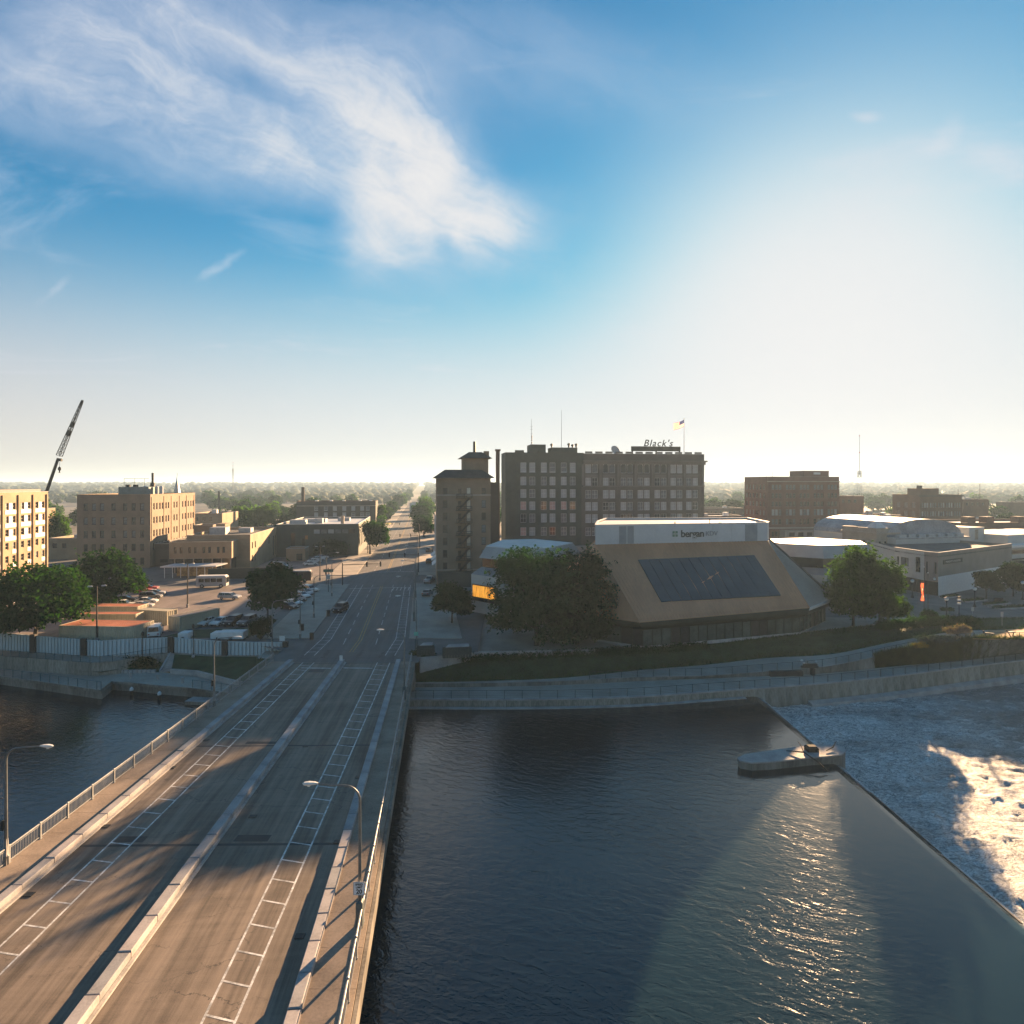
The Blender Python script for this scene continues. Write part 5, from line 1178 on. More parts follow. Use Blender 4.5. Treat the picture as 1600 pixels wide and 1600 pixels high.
for a, b in zip(ev[:5], ev[1:6]):
    a2, b2_ = inset(a, 1.6), inset(b, 1.6); d = b2_-a2; L = d.length; n_ = max(1, int(L/1.75)); r = atan2(d.y, d.x)
    MB().box(0, .1, -.9, L, .3, -.3).build('plinth', M_CONC, hall, (a2.x, a2.y, 0), r)
    for k in range(n_):
        s = L/n_; MB().box(k*s+.05, .16, -.3, (k+1)*s-.05, .22, 2.6).build('glass_panel', M_HG if not (k % 9 in (3, 4)) else M_DARK, hall, (a2.x, a2.y, 0), r)
        MB().box(k*s-.06, .02, -.3, k*s+.06, .25, 2.6).build('mullion', MATS['dark bronze cladding'], hall, (a2.x, a2.y, 0), r)
MB().prism([(inset(p, 2.2).x, inset(p, 2.2).y) for p in ev], -.8, 2.5).build('core', M_DARK, hall)
# pale signboard band on top, with flat roof
band0 = [tF, tA0, tA, tB, tC, tD, tE]; zt = 19.0
q = MB(); q.frustum([(p.x, p.y) for p in band0], 15.2, [(p.x, p.y) for p in band0], zt); q.build('sign_band', mat('pale band panels', (.47, .47, .475), .55, .06, .3, 3.), hall)
q = MB(); q.add([(p.x, p.y, zt-.3) for p in band0], [tuple(range(7))]); q.build('flat_roof', M_ROOFL, hall)
q = MB()
for a, b in zip(band0, band0[1:]+band0[:1]):
    q.hexa([(*inset(a, -.12).xy, zt), (*inset(b, -.12).xy, zt), (*inset(b, .3).xy, zt), (*inset(a, .3).xy, zt)], [(*inset(a, -.12).xy, zt+.18), (*inset(b, -.12).xy, zt+.18), (*inset(b, .3).xy, zt+.18), (*inset(a, .3).xy, zt+.18)])
q.build('coping', M_ROOFL, hall)
d = (tB-tA); L = d.length; r = atan2(d.y, d.x); zb = 15.2
nB = Vector((d.y, -d.x, 0)).normalized()
for k in range(9): MB().box(L*k/9+.03, -.05, 15.3, L*(k+1)/9-.03, -.012, zt-.05).build('band_panel', MATS['pale band panels'], hall, (tA.x, tA.y, 0), r)
def bandx(px_): return L*(px_-930)/(1199-930)
for xa, xb in ((965, 976), (977.5, 987), (1162, 1182)): MB().box(bandx(xa), -.09, 15.35, bandx(xb), -.051, zt-.2).build('grey_panel', mat('grey band panel', (.25, .26, .27), .5, .1), hall, (tA.x, tA.y, 0), r)
lx = bandx(1059); lg = thing('wall_sign', 'dark lettering with a small green emblem on the pale signboard band', 'sign', tA+d*(bandx(1078)/L)+nB*.11+Vector((0, 0, 17.0-tA.z)), r)
M_SG = mat('sign grey', (.055, .062, .06), .6, .1); M_EM = mat('emblem green', (.13, .22, .16), .6, .1)
text('lettering', 'bergan', 2.0, M_SG, lg, (-.1, -.02, .05), RX, extrude=.05, bold=.035, width=.95); text('lettering', 'KDV', 1.35, MATS['grey band panel'], lg, (4.15, -.02, .02), RX, extrude=.05, width=1.0)
q = MB()
for i, (x, z) in enumerate(((-4.25, .42), (-3.62, .42), (-4.25, -.22), (-3.62, -.22))): q.lathe([(.27, 0), (.27, .06)], (0, 0, 0), 10) if False else q.box(x-.24, -.06, z-.24, x+.24, .0, z+.24)
q.build('emblem', M_EM, lg)
for x in (1051, 1106, 1121, 1124): p = tA+d*(bandx(x)/L)+Vector((0, .4, 0)); MB().tube([(p.x, p.y, zt), (p.x, p.y, zt+(.9 if x == 1106 else .5))], .1, 5).build('roof_post', M_DARK, hall)

# white faceted wings left and right of the hall
def wing(label, pts, ridge_in, z_base, z_band, z_rec, z_top, side):
    """faceted wing: low white wall, dark recessed strip, slanted upper fascia, white flat roof"""
    t = thing('hall_wing', label, 'building', (0, 0, 0)); n_ = len(pts)
    cx_ = sum(p[0] for p in pts)/n_; cy_ = sum(p[1] for p in pts)/n_
    sc_ = lambda k: [(cx_+(x-cx_)*k, cy_+(y-cy_)*k) for x, y in pts]
    MB().frustum(sc_(.985), z_base, pts, z_band, cap=True).build('lower_wall', PALE, t)
    MB().frustum(pts, z_band+.01, sc_(.82), z_band+1.3, cap=True).build('ledge_roof', mat('grey roof sheet', (.20, .205, .205), .5, .15, .3), t)
    MB().frustum(sc_(.80), z_band+1.2, sc_(.80), z_rec, cap=True).build('recessed_band', GL_D, t)
    MB().frustum(sc_(.86), z_rec, sc_(.74), z_top, cap=True).build('upper_fascia', mat('grey fascia', (.31, .31, .305), .6, .1, .3), t)
    MB().prism(sc_(.735), z_top+.002, z_top+.15).build('roof', M_ROOFL, t)
    MB().prism(sc_(.7), -.9, z_base).build('footing', M_CONC, t)
    return t
wl_ = wing('white faceted wing of the hall with a lit amber window behind the big trees', [(-8.3, 130), (-2.5, 124.5), (9, 125), (17, 140), (6, 153), (-4, 150)], 0, 1.2, 8.8, 12.0, 14.2, -1)
q = MB(); M_AMB = bpy.data.materials.new('amber lit window'); M_AMB.use_nodes = True
q2 = NG(M_AMB.node_tree); bs_ = M_AMB.node_tree.nodes['Principled BSDF']; col = q2.ramp(q2.noise(q2.vm('MULTIPLY', q2.n('ShaderNodeTexCoord').outputs['Object'], (6, 6, .6)), 1., 3.), [(.35, (.45, .14, .01)), (.65, (.95, .42, .05))])
M_AMB.node_tree.links.new(col, bs_.inputs['Base Color']); M_AMB.node_tree.links.new(col, bs_.inputs['Emission Color']); bs_.inputs['Emission Strength'].default_value = .2
a, b = Vector((-8.25, 129.95, 0)), Vector((-2.55, 124.5, 0)); dd = b-a; LL = dd.length; rr_ = atan2(dd.y, dd.x)
for k in range(5): MB().box(.5+k*1.35, -.1, 4.4, 1.8+k*1.35, -.06, 6.7).build('amber_window', M_AMB, wl_, (a.x, a.y, 0), rr_)
MB().box(.3, -.05, 3.6, LL-.2, -.02, 6.9).build('window_surround', GL_D, wl_, (a.x, a.y, 0), rr_)
wing('white faceted wing on the right of the hall with a bright roof edge', [(60, 150), (70, 143), (86, 147), (91, 160), (80, 172), (58, 166)], 0, 1.2, 6.6, 10.2, 12.9, 1)  # right end extended behind the trees to block sun on the path
# ------------------------------------------------------------------ trees
def crown_mesh(name, lobes, n, leaf, m, seed, per=7, flat=.5):
    """leaf faces in clumps through the outer part of several overlapping lobes"""
    rng = np.random.default_rng(seed)
    lobes = np.array(lobes, float); w = lobes[:, 3]*lobes[:, 4]*lobes[:, 5]; w = w**.72
    nc = n//per; li = rng.choice(len(lobes), nc, p=w/w.sum()); lb = lobes[li]
    d = rng.normal(size=(nc, 3)); d /= np.linalg.norm(d, axis=1)[:, None]
    r = .45+.6*rng.random(nc)**.45
    d[:, 2] = np.where(d[:, 2] < -.55, d[:, 2]*.55, d[:, 2])
    # uneven outline
    bump = np.array([noise.noise(Vector((float(x[0])*2.1+seed, float(x[1])*2.1, float(x[2])*2.1+i_*3.7))) for x, i_ in zip(d, li)])
    c = lb[:, :3]+d*lb[:, 3:6]*(r*(1+.5*bump))[:, None]
    c = np.repeat(c, per, 0); dd = np.repeat(d, per, 0)
    N = len(c); c += rng.normal(size=(N, 3))*leaf*.95
    nrm = dd*.7+rng.normal(size=(N, 3))*.75+np.array([0, 0, flat]); nrm /= np.linalg.norm(nrm, axis=1)[:, None]
    t = np.cross(nrm, rng.normal(size=(N, 3))); t /= np.linalg.norm(t, axis=1)[:, None]; b = np.cross(nrm, t)
    s = (leaf*(.5+.8*rng.random(N)))[:, None]
    vs = np.stack([c-t*s, c-b*s*.62+nrm*s*.12, c+t*s, c+b*s*.62+nrm*s*.12], 1).reshape(-1, 3)
    me = bpy.data.meshes.new(name); me.vertices.add(N*4); me.vertices.foreach_set('co', vs.ravel())
    me.loops.add(N*4); me.loops.foreach_set('vertex_index', np.arange(N*4, dtype=np.int32))
    me.polygons.add(N); me.polygons.foreach_set('loop_start', np.arange(0, N*4, 4, dtype=np.int32)); me.polygons.foreach_set('loop_total', np.full(N, 4, dtype=np.int32))
    me.materials.append(m); me.update(calc_edges=True); return me
def trunk_mesh(h, r, lobes, seed):
    rnd = random.Random(seed); q = MB()
    q.tube([(0, 0, -.3), (.05, 0, h*.35), (rnd.uniform(-.2, .2), rnd.uniform(-.2, .2), h*.75), (rnd.uniform(-.3, .3), rnd.uniform(-.3, .3), h*1.25)], [r*1.35, r, r*.8, r*.35], 8)
    for l in lobes[:9]:
        a = Vector((0, 0, h*rnd.uniform(.55, .95))); e = Vector(l[:3]); mid_ = a.lerp(e, .5)+Vector((0, 0, -.2))
        q.tube([a, mid_, e], [r*.5, r*.3, r*.1], 6)
    return q.mesh('trunk', M_BARK, True)
def lobes_for(w, h, zb, n, seed, d=None):
    rnd = random.Random(seed); d = d or w; out = [(0, 0, zb+h*.5, w*.32, d*.32, h*.4)]
    for i in range(n):
        a = 2*pi*i/n*2.4+rnd.uniform(-.4, .4); zz = rnd.uniform(.2, .86); k = .36*sqrt(max(.15, 1-(2*abs(zz-.42))**2))
        out.append((cos(a)*w*k, sin(a)*d*k, zb+h*zz, w*rnd.uniform(.15, .25), d*rnd.uniform(.15, .25), h*rnd.uniform(.13, .21)))
    return out
def tree(name, label, loc, w, h, zb, nl, n, leaf, m, seed, r=.25, group=None, cat='tree', d=None):
    t = thing(name, label, cat, loc, 0, group); lb = lobes_for(w, h, zb, nl, seed, d)
    link('crown', crown_mesh('crown', lb, n, leaf, m, seed), t); link('trunk', trunk_mesh(zb+h*.3, r, lb[1:], seed), t); return t
def px_tree(name, label, x, ybase, x0, x1, ytop, ybot, z=0, **k):
    p = G(x, ybase, z); s = p.y/F; w = (x1-x0)*s; h = (ybot-ytop)*s
    zb = H-(ybot-HY)*s-z
    zb += h*.05; t = tree(name, label, p, w*.84, h*.87, zb, **k)
    off = ((x0+x1)/2-x)*s
    for c in t.children:
        if c.name.startswith('crown'): c.location.x = off
    return t
px_tree('maple_tree', 'big dark round tree left of the hall in front of the white wing', 838, 1008, 742, 926, 842, 1024, -.6, nl=30, n=22000, leaf=.31, m=M_LEAFD, seed=3, r=.32)
px_tree('maple_tree', 'big dark tree close against the left slope of the hall roof', 902, 1006, 838, 970, 850, 1022, -.6, nl=26, n=18000, leaf=.31, m=M_LEAFD, seed=8, r=.3)
px_tree('linden_tree', 'round green tree with sunlit rim right of the hall roof corner', 1333, 978, 1290, 1388, 838, 980, -.2, nl=26, n=15000, leaf=.3, m=M_LEAFY, seed=14, r=.22)
px_tree('linden_tree', 'slightly lower round tree close beside the flagpoles', 1374, 980, 1330, 1420, 866, 980, -.1, nl=22, n=12000, leaf=.3, m=M_LEAFY, seed=19, r=.2)
px_tree('ash_tree', 'large spreading green tree in front of the tan apartment block', 55, 1002, -28, 134, 872, 1008, 0, nl=24, n=11000, leaf=.38, m=M_LEAF, seed=23, r=.32)
px_tree('ash_tree', 'broad yellow green tree over the parked cars beside the office block', 168, 952, 112, 220, 856, 956, 0, nl=22, n=9500, leaf=.42, m=M_LEAF, seed=29, r=.3)
px_tree('street_tree', 'dark leaning tree at the parking lot corner with sky lit gaps in its crown', 418, 980, 380, 474, 876, 968, 0, nl=20, n=6500, leaf=.36, m=M_LEAFD, seed=33, r=.17)
px_tree('plum_tree', 'low dark feathery tree below the brick tower', 706, 974, 672, 742, 905, 970, 0, nl=16, n=7000, leaf=.32, m=M_LEAFD, seed=37, r=.15)
px_tree('honey_locust', 'green tree standing on the street edge right of the long dark building', 578, 866, 562, 610, 810, 858, 0, nl=18, n=6000, leaf=.5, m=M_LEAF, seed=41, r=.3)
px_tree('hawthorn', 'small spreading dark tree in front of the painted wall', 1541, 936, 1520, 1566, 889, 925, 0, nl=14, n=5000, leaf=.3, m=M_LEAFD, seed=45, r=.12)
px_tree('hawthorn', 'small dark tree at the right edge beside the painted wall', 1583, 932, 1560, 1606, 876, 926, 0, nl=14, n=5500, leaf=.3, m=M_LEAFD, seed=47, r=.14)
px_tree('street_tree', 'dark green tree where the street runs out right of the far signals', 655, 822, 638, 676, 789, 818, 0, nl=14, n=3500, leaf=.9, m=M_LEAF, seed=51, r=.4)
px_tree('round_tree', 'sunlit round tree behind the civic building roof', 372, 838, 342, 398, 790, 830, 0, nl=18, n=5500, leaf=.62, m=M_LEAFY, seed=53, r=.35)
px_tree('round_tree', 'smaller tree beside the sunlit round tree behind the civic building', 411, 836, 396, 428, 786, 826, 0, nl=14, n=4000, leaf=.62, m=M_LEAFY, seed=57, r=.3)
px_tree('round_tree', 'yellow green tree peeping past the right end of the brick school', 592, 828, 580, 604, 790, 824, 0, nl=10, n=2500, leaf=.8, m=M_LEAFY, seed=59, r=.3)
px_tree('round_tree', 'tree between the two tan blocks behind the small house row', 88, 862, 72, 108, 798, 856, 0, nl=14, n=4500, leaf=.5, m=M_LEAFY, seed=61, r=.3)
px_tree('round_tree', 'dark tree at the right edge behind the pale low block', 1575, 840, 1556, 1592, 800, 832, 0, nl=14, n=3500, leaf=.7, m=M_LEAFD, seed=63, r=.3)
px_tree('round_tree', 'tree at the foot of the department store right of the pale arches', 862, 868, 842, 884, 832, 862, 0, nl=12, n=3500, leaf=.5, m=M_LEAFD, seed=65, r=.2)
px_tree('round_tree', 'tree at the foot of the department store beside the signboard band', 905, 868, 884, 930, 834, 862, 0, nl=12, n=3500, leaf=.5, m=M_LEAFD, seed=67, r=.2)
def shrub(name, label, x, y, w, h, m, seed, z=0, d=None, n=2600, leaf=.2, group=None, cat='shrub'):
    p = G(x, y, z); t = thing(name, label, cat, p, 0, group)
    rnd = random.Random(seed); lb = [(0, 0, h*.45, w*.38, (d or w)*.38, h*.45)]+[(rnd.uniform(-.3, .3)*w, rnd.uniform(-.3, .3)*(d or w), h*rnd.uniform(.4, .75), w*.2, (d or w)*.2, h*.22) for _ in range(8)]
    link('foliage', crown_mesh('foliage', lb, n, leaf, m, seed), t)
    q = MB()
    for k in range(4): q.tube([(0, 0, -.1), (rnd.uniform(-.3, .3)*w, rnd.uniform(-.3, .3)*w, h*.6)], [.05, .02], 5)
    q.build('stem', M_BARK, t); return t
shrub('round_bush', 'dark round bush at the corner of the lot beside the fence end', 408, 998, 4.2, 4.0, M_LEAFD, 71)
shrub('round_bush', 'clipped round bush at the foot of the flagpoles', 1452, 973, 3.4, 2.4, M_LEAFD, 73, n=3500)
shrub('creeper_hedge', 'dense dark creeper hedge against the front of the long dark building', 515, 870, 15, 6.5, M_LEAFD, 75, d=2.5, n=6000, leaf=.4, cat='hedge')
shrub('flowering_shrub', 'pink flowering shrub beside the upper path top', 1497, 993, 5.2, 2.0, leafmat('pink flowers', (.34, .20, .19), .3), 77, d=2.5, n=3200, leaf=.13)
shrub('lavender_bed', 'grey blue lavender mound along the upper path', 1466, 1004, 8.0, 1.3, leafmat('lavender leaves', (.09, .10, .105), .2), 79, z=-.6, d=3, n=5000, leaf=.12)
shrub('marigold_bed', 'small orange flower patch beside the upper path railing', 1437, 1012, 3.0, .8, leafmat('orange flowers', (.30, .15, .02), .3), 81, z=-1, d=2, n=1600, leaf=.1)
shrub('corner_hedge', 'low dark bush filling the bank below the bridge railing end', 662, 1040, 4.5, 2.6, M_LEAFD, 83, z=-2, n=3200, leaf=.25)
# clipped hedge along the top of the bank
hd = thing('clipped_hedge', 'long clipped hedge with a sunlit top edge along the top of the bank', 'hedge', (0, 0, 0))
hp = [G(x, y, -.1) for x, y in ((1378, 985), (1420, 981), (1460, 978.5), (1500, 977), (1530, 980))]; lbs = []
for a, b in zip(hp[:-1], hp[1:]):
    for k in range(5): p = a.lerp(b, k/5); lbs.append((p.x, p.y, .75, 1.1, 1.0, .95))
link('foliage', crown_mesh('foliage', lbs, 15000, .16, M_LEAF, 91), hd)
# bank ivy edge under the hall
iv = thing('bank_hedge', 'dark low hedge along the terrace wall in front of the hall', 'hedge', (0, 0, 0)); lbs = []
for k in range(40): p = TP[10+k//2].lerp(TP[11+k//2], (k % 2)*.5); lbs.append((p.x, p.y-1.0, -1.0, 1.2, 1.0, .6))
link('foliage', crown_mesh('foliage', lbs, 16000, .2, M_LEAFD, 93), iv)
q = shrub('planting', 'dark shrubs in the strip below the bend of the upper wall', 205, 1044, 9, 1.8, M_LEAFD, 95, z=-3.2, d=2, n=3500, leaf=.22)
shrub('planting', 'dark shrubs below the upper wall at the left edge', 40, 1040, 12, .9, M_LEAFD, 97, z=-3.2, d=1.5, n=3500, leaf=.2)
# individual trees of the hazy woods behind the town: a few crowns, copied
protos = []
for i in range(5):
    lb = lobes_for(10, 9.5, 2.2, 12, 200+i); m_ = (M_LEAF, M_LEAFY, M_LEAF, M_LEAFD, M_LEAF)[i]
    protos.append((crown_mesh('crown', lb, 1500, .95, m_, 300+i, per=5), trunk_mesh(5, .35, lb[1:], 400+i)))
rnd = random.Random(77)
LMK = [(90, 'behind the tan apartment block'), (240, 'behind the tan office block'), (330, 'beyond the sunlit side of the office block'), (460, 'beyond the civic building roof'), (600, 'behind the brick school'), (690, 'near the far end of the street'), (1100, 'behind the department store'), (1170, 'between the store and the red office building'), (1320, 'behind the red office building'), (1420, 'between the lattice mast and the brown block'), (1520, 'behind the brown brick block'), (9999, 'at the right edge beyond the pale low block')]
def far_tree(x, Y, s, label=None, group='trees beyond the town blocks'):
    if label is None: label = ('leafy tree ' if Y < 430 else 'hazy tree ' if Y < 650 else 'faint hazy tree far off ')+next(w_ for lim, w_ in LMK if CX+x/Y*F < lim)
    k = rnd.randrange(5); t = thing('far_tree', label, 'tree', (x, Y, 0), rnd.uniform(0, 6.28), group); t.scale = (s*rnd.uniform(.9, 1.2), s*rnd.uniform(.9, 1.2), s*rnd.uniform(.85, 1.1))
    link('crown', protos[k][0], t); link('trunk', protos[k][1], t)
BLK = [(-150, -70, 190, 262), (-95, -40, 235, 300), (-140, -60, 355, 385), (-10, 80, 215, 275), (95, 165, 290, 330), (185, 260, 320, 350), (-130, -60, 295, 325)]+[((xa-CX)/F*Y-4, (xb-CX)/F*Y+6, Y-6, Y+30) for xa, xb, Y, *_ in FAR]
cnt = 0
while cnt < 230:
    Y = 290+850*rnd.random()**1.3; px_ = rnd.uniform(-60, 1660); x = (px_-CX)/F*Y
    if px_ > 1080 and Y < 420: continue
    if -60 < x-st(-26.5, Y) < 22 and rnd.random() < .93 or abs(x-st(-26.5, Y)) < 15: continue
    if any(a-5 < x < b+5 and c-5 < y_ < d+5 for a, b, c, d in BLK for y_ in (Y,)): continue
    far_tree(x, Y, rnd.uniform(.8, 1.45)); cnt += 1
for k in range(22):
    Y = 330+k*42; far_tree(st(-26.5, Y)+(-17 if k % 2 else 13)+rnd.uniform(-2, 2), Y, rnd.uniform(.9, 1.3), 'hazy tree along the far end of the street', 'trees lining the far street')
# the far-off woods to the skyline: one uncountable mass
rng = np.random.default_rng(5)
ico = bmesh_ico = None
import bmesh
bm = bmesh.new(); bmesh.ops.create_icosphere(bm, subdivisions=2, radius=1); bm.verts.ensure_lookup_table()
iv_ = np.array([v.co[:] for v in bm.verts]); if_ = np.array([[v.index for v in f.verts] for f in bm.faces]); bm.free()
N = 8200; Yf = 900+4300*rng.random(N)**1.15; pxf = rng.uniform(-900, 2500, N); Xf = (pxf-CX)/F*Yf
keep = np.abs(Xf-(-26.5+TG*(Yf-111))) > 24; Yf, Xf = Yf[keep], Xf[keep]; N = len(Yf)
hz_ = np.interp(Yf, [1500, 2100, 3000, 3800, 4800, 5400], [0, 6, 15, 22, 18, 8])
V_ = []; R = rng.uniform(6, 11, N)*np.interp(Yf, [900, 2500], [.85, 1.5])
allv = np.empty((N, len(iv_), 3)); 
dn = 1+.55*(rng.random((N, len(iv_)))-.5)
allv = iv_[None]*dn[..., None]*np.stack([R, R, R*rng.uniform(.6, .85, N)], 1)[:, None, :]
allv[:, :, 0] += Xf[:, None]; allv[:, :, 1] += Yf[:, None]; allv[:, :, 2] += (hz_+R*.62)[:, None]
allf = (if_[None]+np.arange(N)[:, None, None]*len(iv_)).reshape(-1, 3)
me = bpy.data.meshes.new('distant_woods'); nv, nf = N*len(iv_), len(allf)
me.vertices.add(nv); me.vertices.foreach_set('co', allv.ravel()); me.loops.add(nf*3); me.loops.foreach_set('vertex_index', allf.ravel().astype(np.int32))
me.polygons.add(nf); me.polygons.foreach_set('loop_start', np.arange(0, nf*3, 3, dtype=np.int32)); me.polygons.foreach_set('loop_total', np.full(nf, 3, dtype=np.int32))
me.materials.append(mat('distant foliage', (.045, .06, .024), .95, .4, .05, .5, coord='P')); me.update(calc_edges=True); stuff(link('distant_woods', me))
# ------------------------------------------------------------------ vehicles
CP = {k: mat('car paint '+k, c, .3, .04, 1., 3., spec=.5) for k, c in dict(white=(.62, .62, .6), silver=(.34, .35, .36), black=(.012, .012, .014), red=(.28, .03, .025), grey=(.10, .105, .11), blue=(.03, .05, .10), tan=(.30, .26, .20), green=(.03, .06, .05)).items()}
M_TYRE = mat('tyre rubber', (.015, .015, .015), .85, .2, 5.); M_RIM = mat('wheel rim', (.35, .35, .36), .35, .1, 5., metal=.6)
M_GLS = mat('car glass', (.012, .016, .018), .08, .1, 1., spec=.6); M_LAMP = mat('headlight', (.7, .7, .66), .15, .05); M_TAIL = mat('tail light', (.32, .012, .01), .25, .1)
KIND = {  # hull profile (x, z), cabin base x0, x1, roof x0, x1, roof z, width, wheel x, wheel r
 'sedan': ([(-2.3, .32), (-2.38, .62), (-2.3, .92), (-1.5, 1.0), (1.0, .96), (2.05, .80), (2.32, .62), (2.3, .32)], -1.75, 1.1, -1.05, .15, 1.43, 1.8, 1.38, .33),
 'suv': ([(-2.3, .38), (-2.38, .7), (-2.34, 1.08), (-1.5, 1.1), (1.1, 1.08), (2.1, .96), (2.34, .7), (2.3, .38)], -2.28, 1.15, -2.05, .35, 1.78, 1.88, 1.42, .37),
 'wagon': ([(-2.55, .35), (-2.62, .62), (-2.56, .98), (-1.5, 1.02), (1.2, .98), (2.3, .84), (2.58, .62), (2.55, .35)], -2.5, 1.25, -2.3, .4, 1.55, 1.84, 1.55, .34),
 'van': ([(-2.75, .38), (-2.8, .8), (-2.78, 1.2), (-1.5, 1.22), (1.6, 1.2), (2.4, 1.0), (2.7, .75), (2.68, .38)], -2.76, 1.95, -2.68, 1.05, 2.08, 2.0, 1.75, .37),
 'pickup': ([(-2.75, .42), (-2.8, .75), (-2.78, 1.1), (-1.0, 1.1), (1.0, 1.1), (2.3, 1.0), (2.72, .75), (2.7, .42)], -.75, 1.25, -.55, .55, 1.8, 1.9, 1.72, .39)}
def car_proto(kind, color):
    prof, c0, c1, r0, r1, rz_, w, wx, wr = KIND[kind]; hw = w/2
    t = thing('parked_car', 'car', 'car')
    q = MB(); n = len(prof); ys_ = ((-hw+.04, .94, -.0), (-hw, 1., 0), (hw, 1., 0), (hw-.04, .94, 0))
    secs = []
    zc = .6
    for y, k, _ in ((-hw+.07, .96, 0), (-hw, 1, 0), (hw, 1, 0), (hw-.07, .96, 0)):
        secs.append([(x*k, y, (zc+(z-zc)*(.96 if k < 1 else 1)+(.03 if (k < 1 and z > .8) else 0))) for x, z in prof])
    secs[0], secs[1] = secs[1], secs[0] if False else secs[1]
    vs = [v for s in ([ [(x*.985, -hw+.0, z) for x, z in prof], [(x, -hw+.09, z+(.03 if z > .78 else 0)) for x, z in prof], [(x, hw-.09, z+(.03 if z > .78 else 0)) for x, z in prof], [(x*.985, hw, z) for x, z in prof] ]) for v in s]
    q.add(vs, [(i*n+k, i*n+(k+1) % n, (i+1)*n+(k+1) % n, (i+1)*n+k) for i in range(3) for k in range(n)]+[tuple(reversed(range(n))), tuple(range(3*n, 4*n))])
    zb = max(z for x, z in prof)-.03; ci = .10; ri = .22
    B0 = [(c0, -hw+ci, zb), (c1, -hw+ci, zb), (c1, hw-ci, zb), (c0, hw-ci, zb)]; T0 = [(r0, -hw+ri, rz_-.05), (r1, -hw+ri, rz_-.05), (r1, hw-ri, rz_-.05), (r0, hw-ri, rz_-.05)]
    q.hexa([(r0-.05, -hw+ri-.02, rz_-.06), (r1+.06, -hw+ri-.02, rz_-.06), (r1+.06, hw-ri+.02, rz_-.06), (r0-.05, hw-ri+.02, rz_-.06)], [(r0+.12, -hw+ri+.12, rz_), (r1-.15, -hw+ri+.12, rz_), (r1-.15, hw-ri-.12, rz_), (r0+.12, hw-ri-.12, rz_)])
    for i in range(4): q.tube([B0[i], T0[i]], .05, 4)
    for s in (-1, 1):
        xm = (c0+c1)/2-.1; q.tube([(xm, s*(hw-ci), zb), ((r0+r1)/2-.1, s*(hw-ri), rz_-.05)], .045, 4)
        if kind in ('suv', 'wagon', 'van'): q.tube([(c0*.6+.1, s*(hw-ci), zb), (r0*.6, s*(hw-ri), rz_-.05)], .06 if kind != 'van' else .5*.6, 4)
    bd = q.build('body', CP[color], t)
    q = MB(); q.hexa([(c0+.02, -hw+ci+.02, zb), (c1-.02, -hw+ci+.02, zb), (c1-.02, hw-ci-.02, zb), (c0+.02, hw-ci-.02, zb)], [(r0+.02, -hw+ri+.02, rz_-.05), (r1-.02, -hw+ri+.02, rz_-.05), (r1-.02, hw-ri-.02, rz_-.05), (r0+.02, hw-ri-.02, rz_-.05)]); q.build('windows', M_GLS, t)
    ty = MB(); ty.add(*cyl(wr, .1)); tm = ty.mesh('wheel', M_TYRE); rm = MB().add(*cyl(wr*.6, .112)).mesh('rim', M_RIM)
    for x in (-wx, wx):
        for s in (-1, 1): wo = link('wheel', tm, t, (x, s*(hw-.09), wr)); link('rim', rm, wo)
    xf = max(x for x, z in prof); xb_ = -min(x for x, z in prof)
    for s in (-1, 1):
        MB().box(xf-.16, s*(hw-.36)-.17, .6, xf-.0, s*(hw-.36)+.17, .76).build('headlight', M_LAMP, t); MB().box(-xb_-.0, s*(hw-.28)-.14, .72, -xb_+.12, s*(hw-.28)+.14, .9).build('taillight', M_TAIL, t)
    q = MB(); q.box(xf-.08, -hw*.8, .34, xf+.03, hw*.8, .5); q.box(-xb_-.03, -hw*.8, .34, -xb_+.08, hw*.8, .52); q.build('bumper', M_DARK, t)
    return t
def cyl(r, hw, n=14):
    vs = [(r*cos(2*pi*k/n), s*hw, r*sin(2*pi*k/n)) for s in (-1, 1) for k in range(n)]
    return vs, [(k, (k+1) % n, n+(k+1) % n, n+k) for k in range(n)]+[tuple(range(n)), tuple(reversed(range(n, 2*n)))]
PROT = {}
def car(kind, color, loc, rz, label, group=None, name='parked_car', cat='car'):
    if kind not in PROT: t = PROT[kind] = car_proto(kind, color); t.location = loc; t.rotation_euler.z = rz
    else: t = copy_tree(PROT[kind], loc, rz)
    t['label'] = label; t['category'] = cat; t.name = name
    if group: t['group'] = group
    elif 'group' in t: del t['group']
    for c in t.children:
        if c.name.startswith('body'): paint(c, CP[color])
    return t
gA = 'cars parked in the lot'
AS = RZ+pi/2
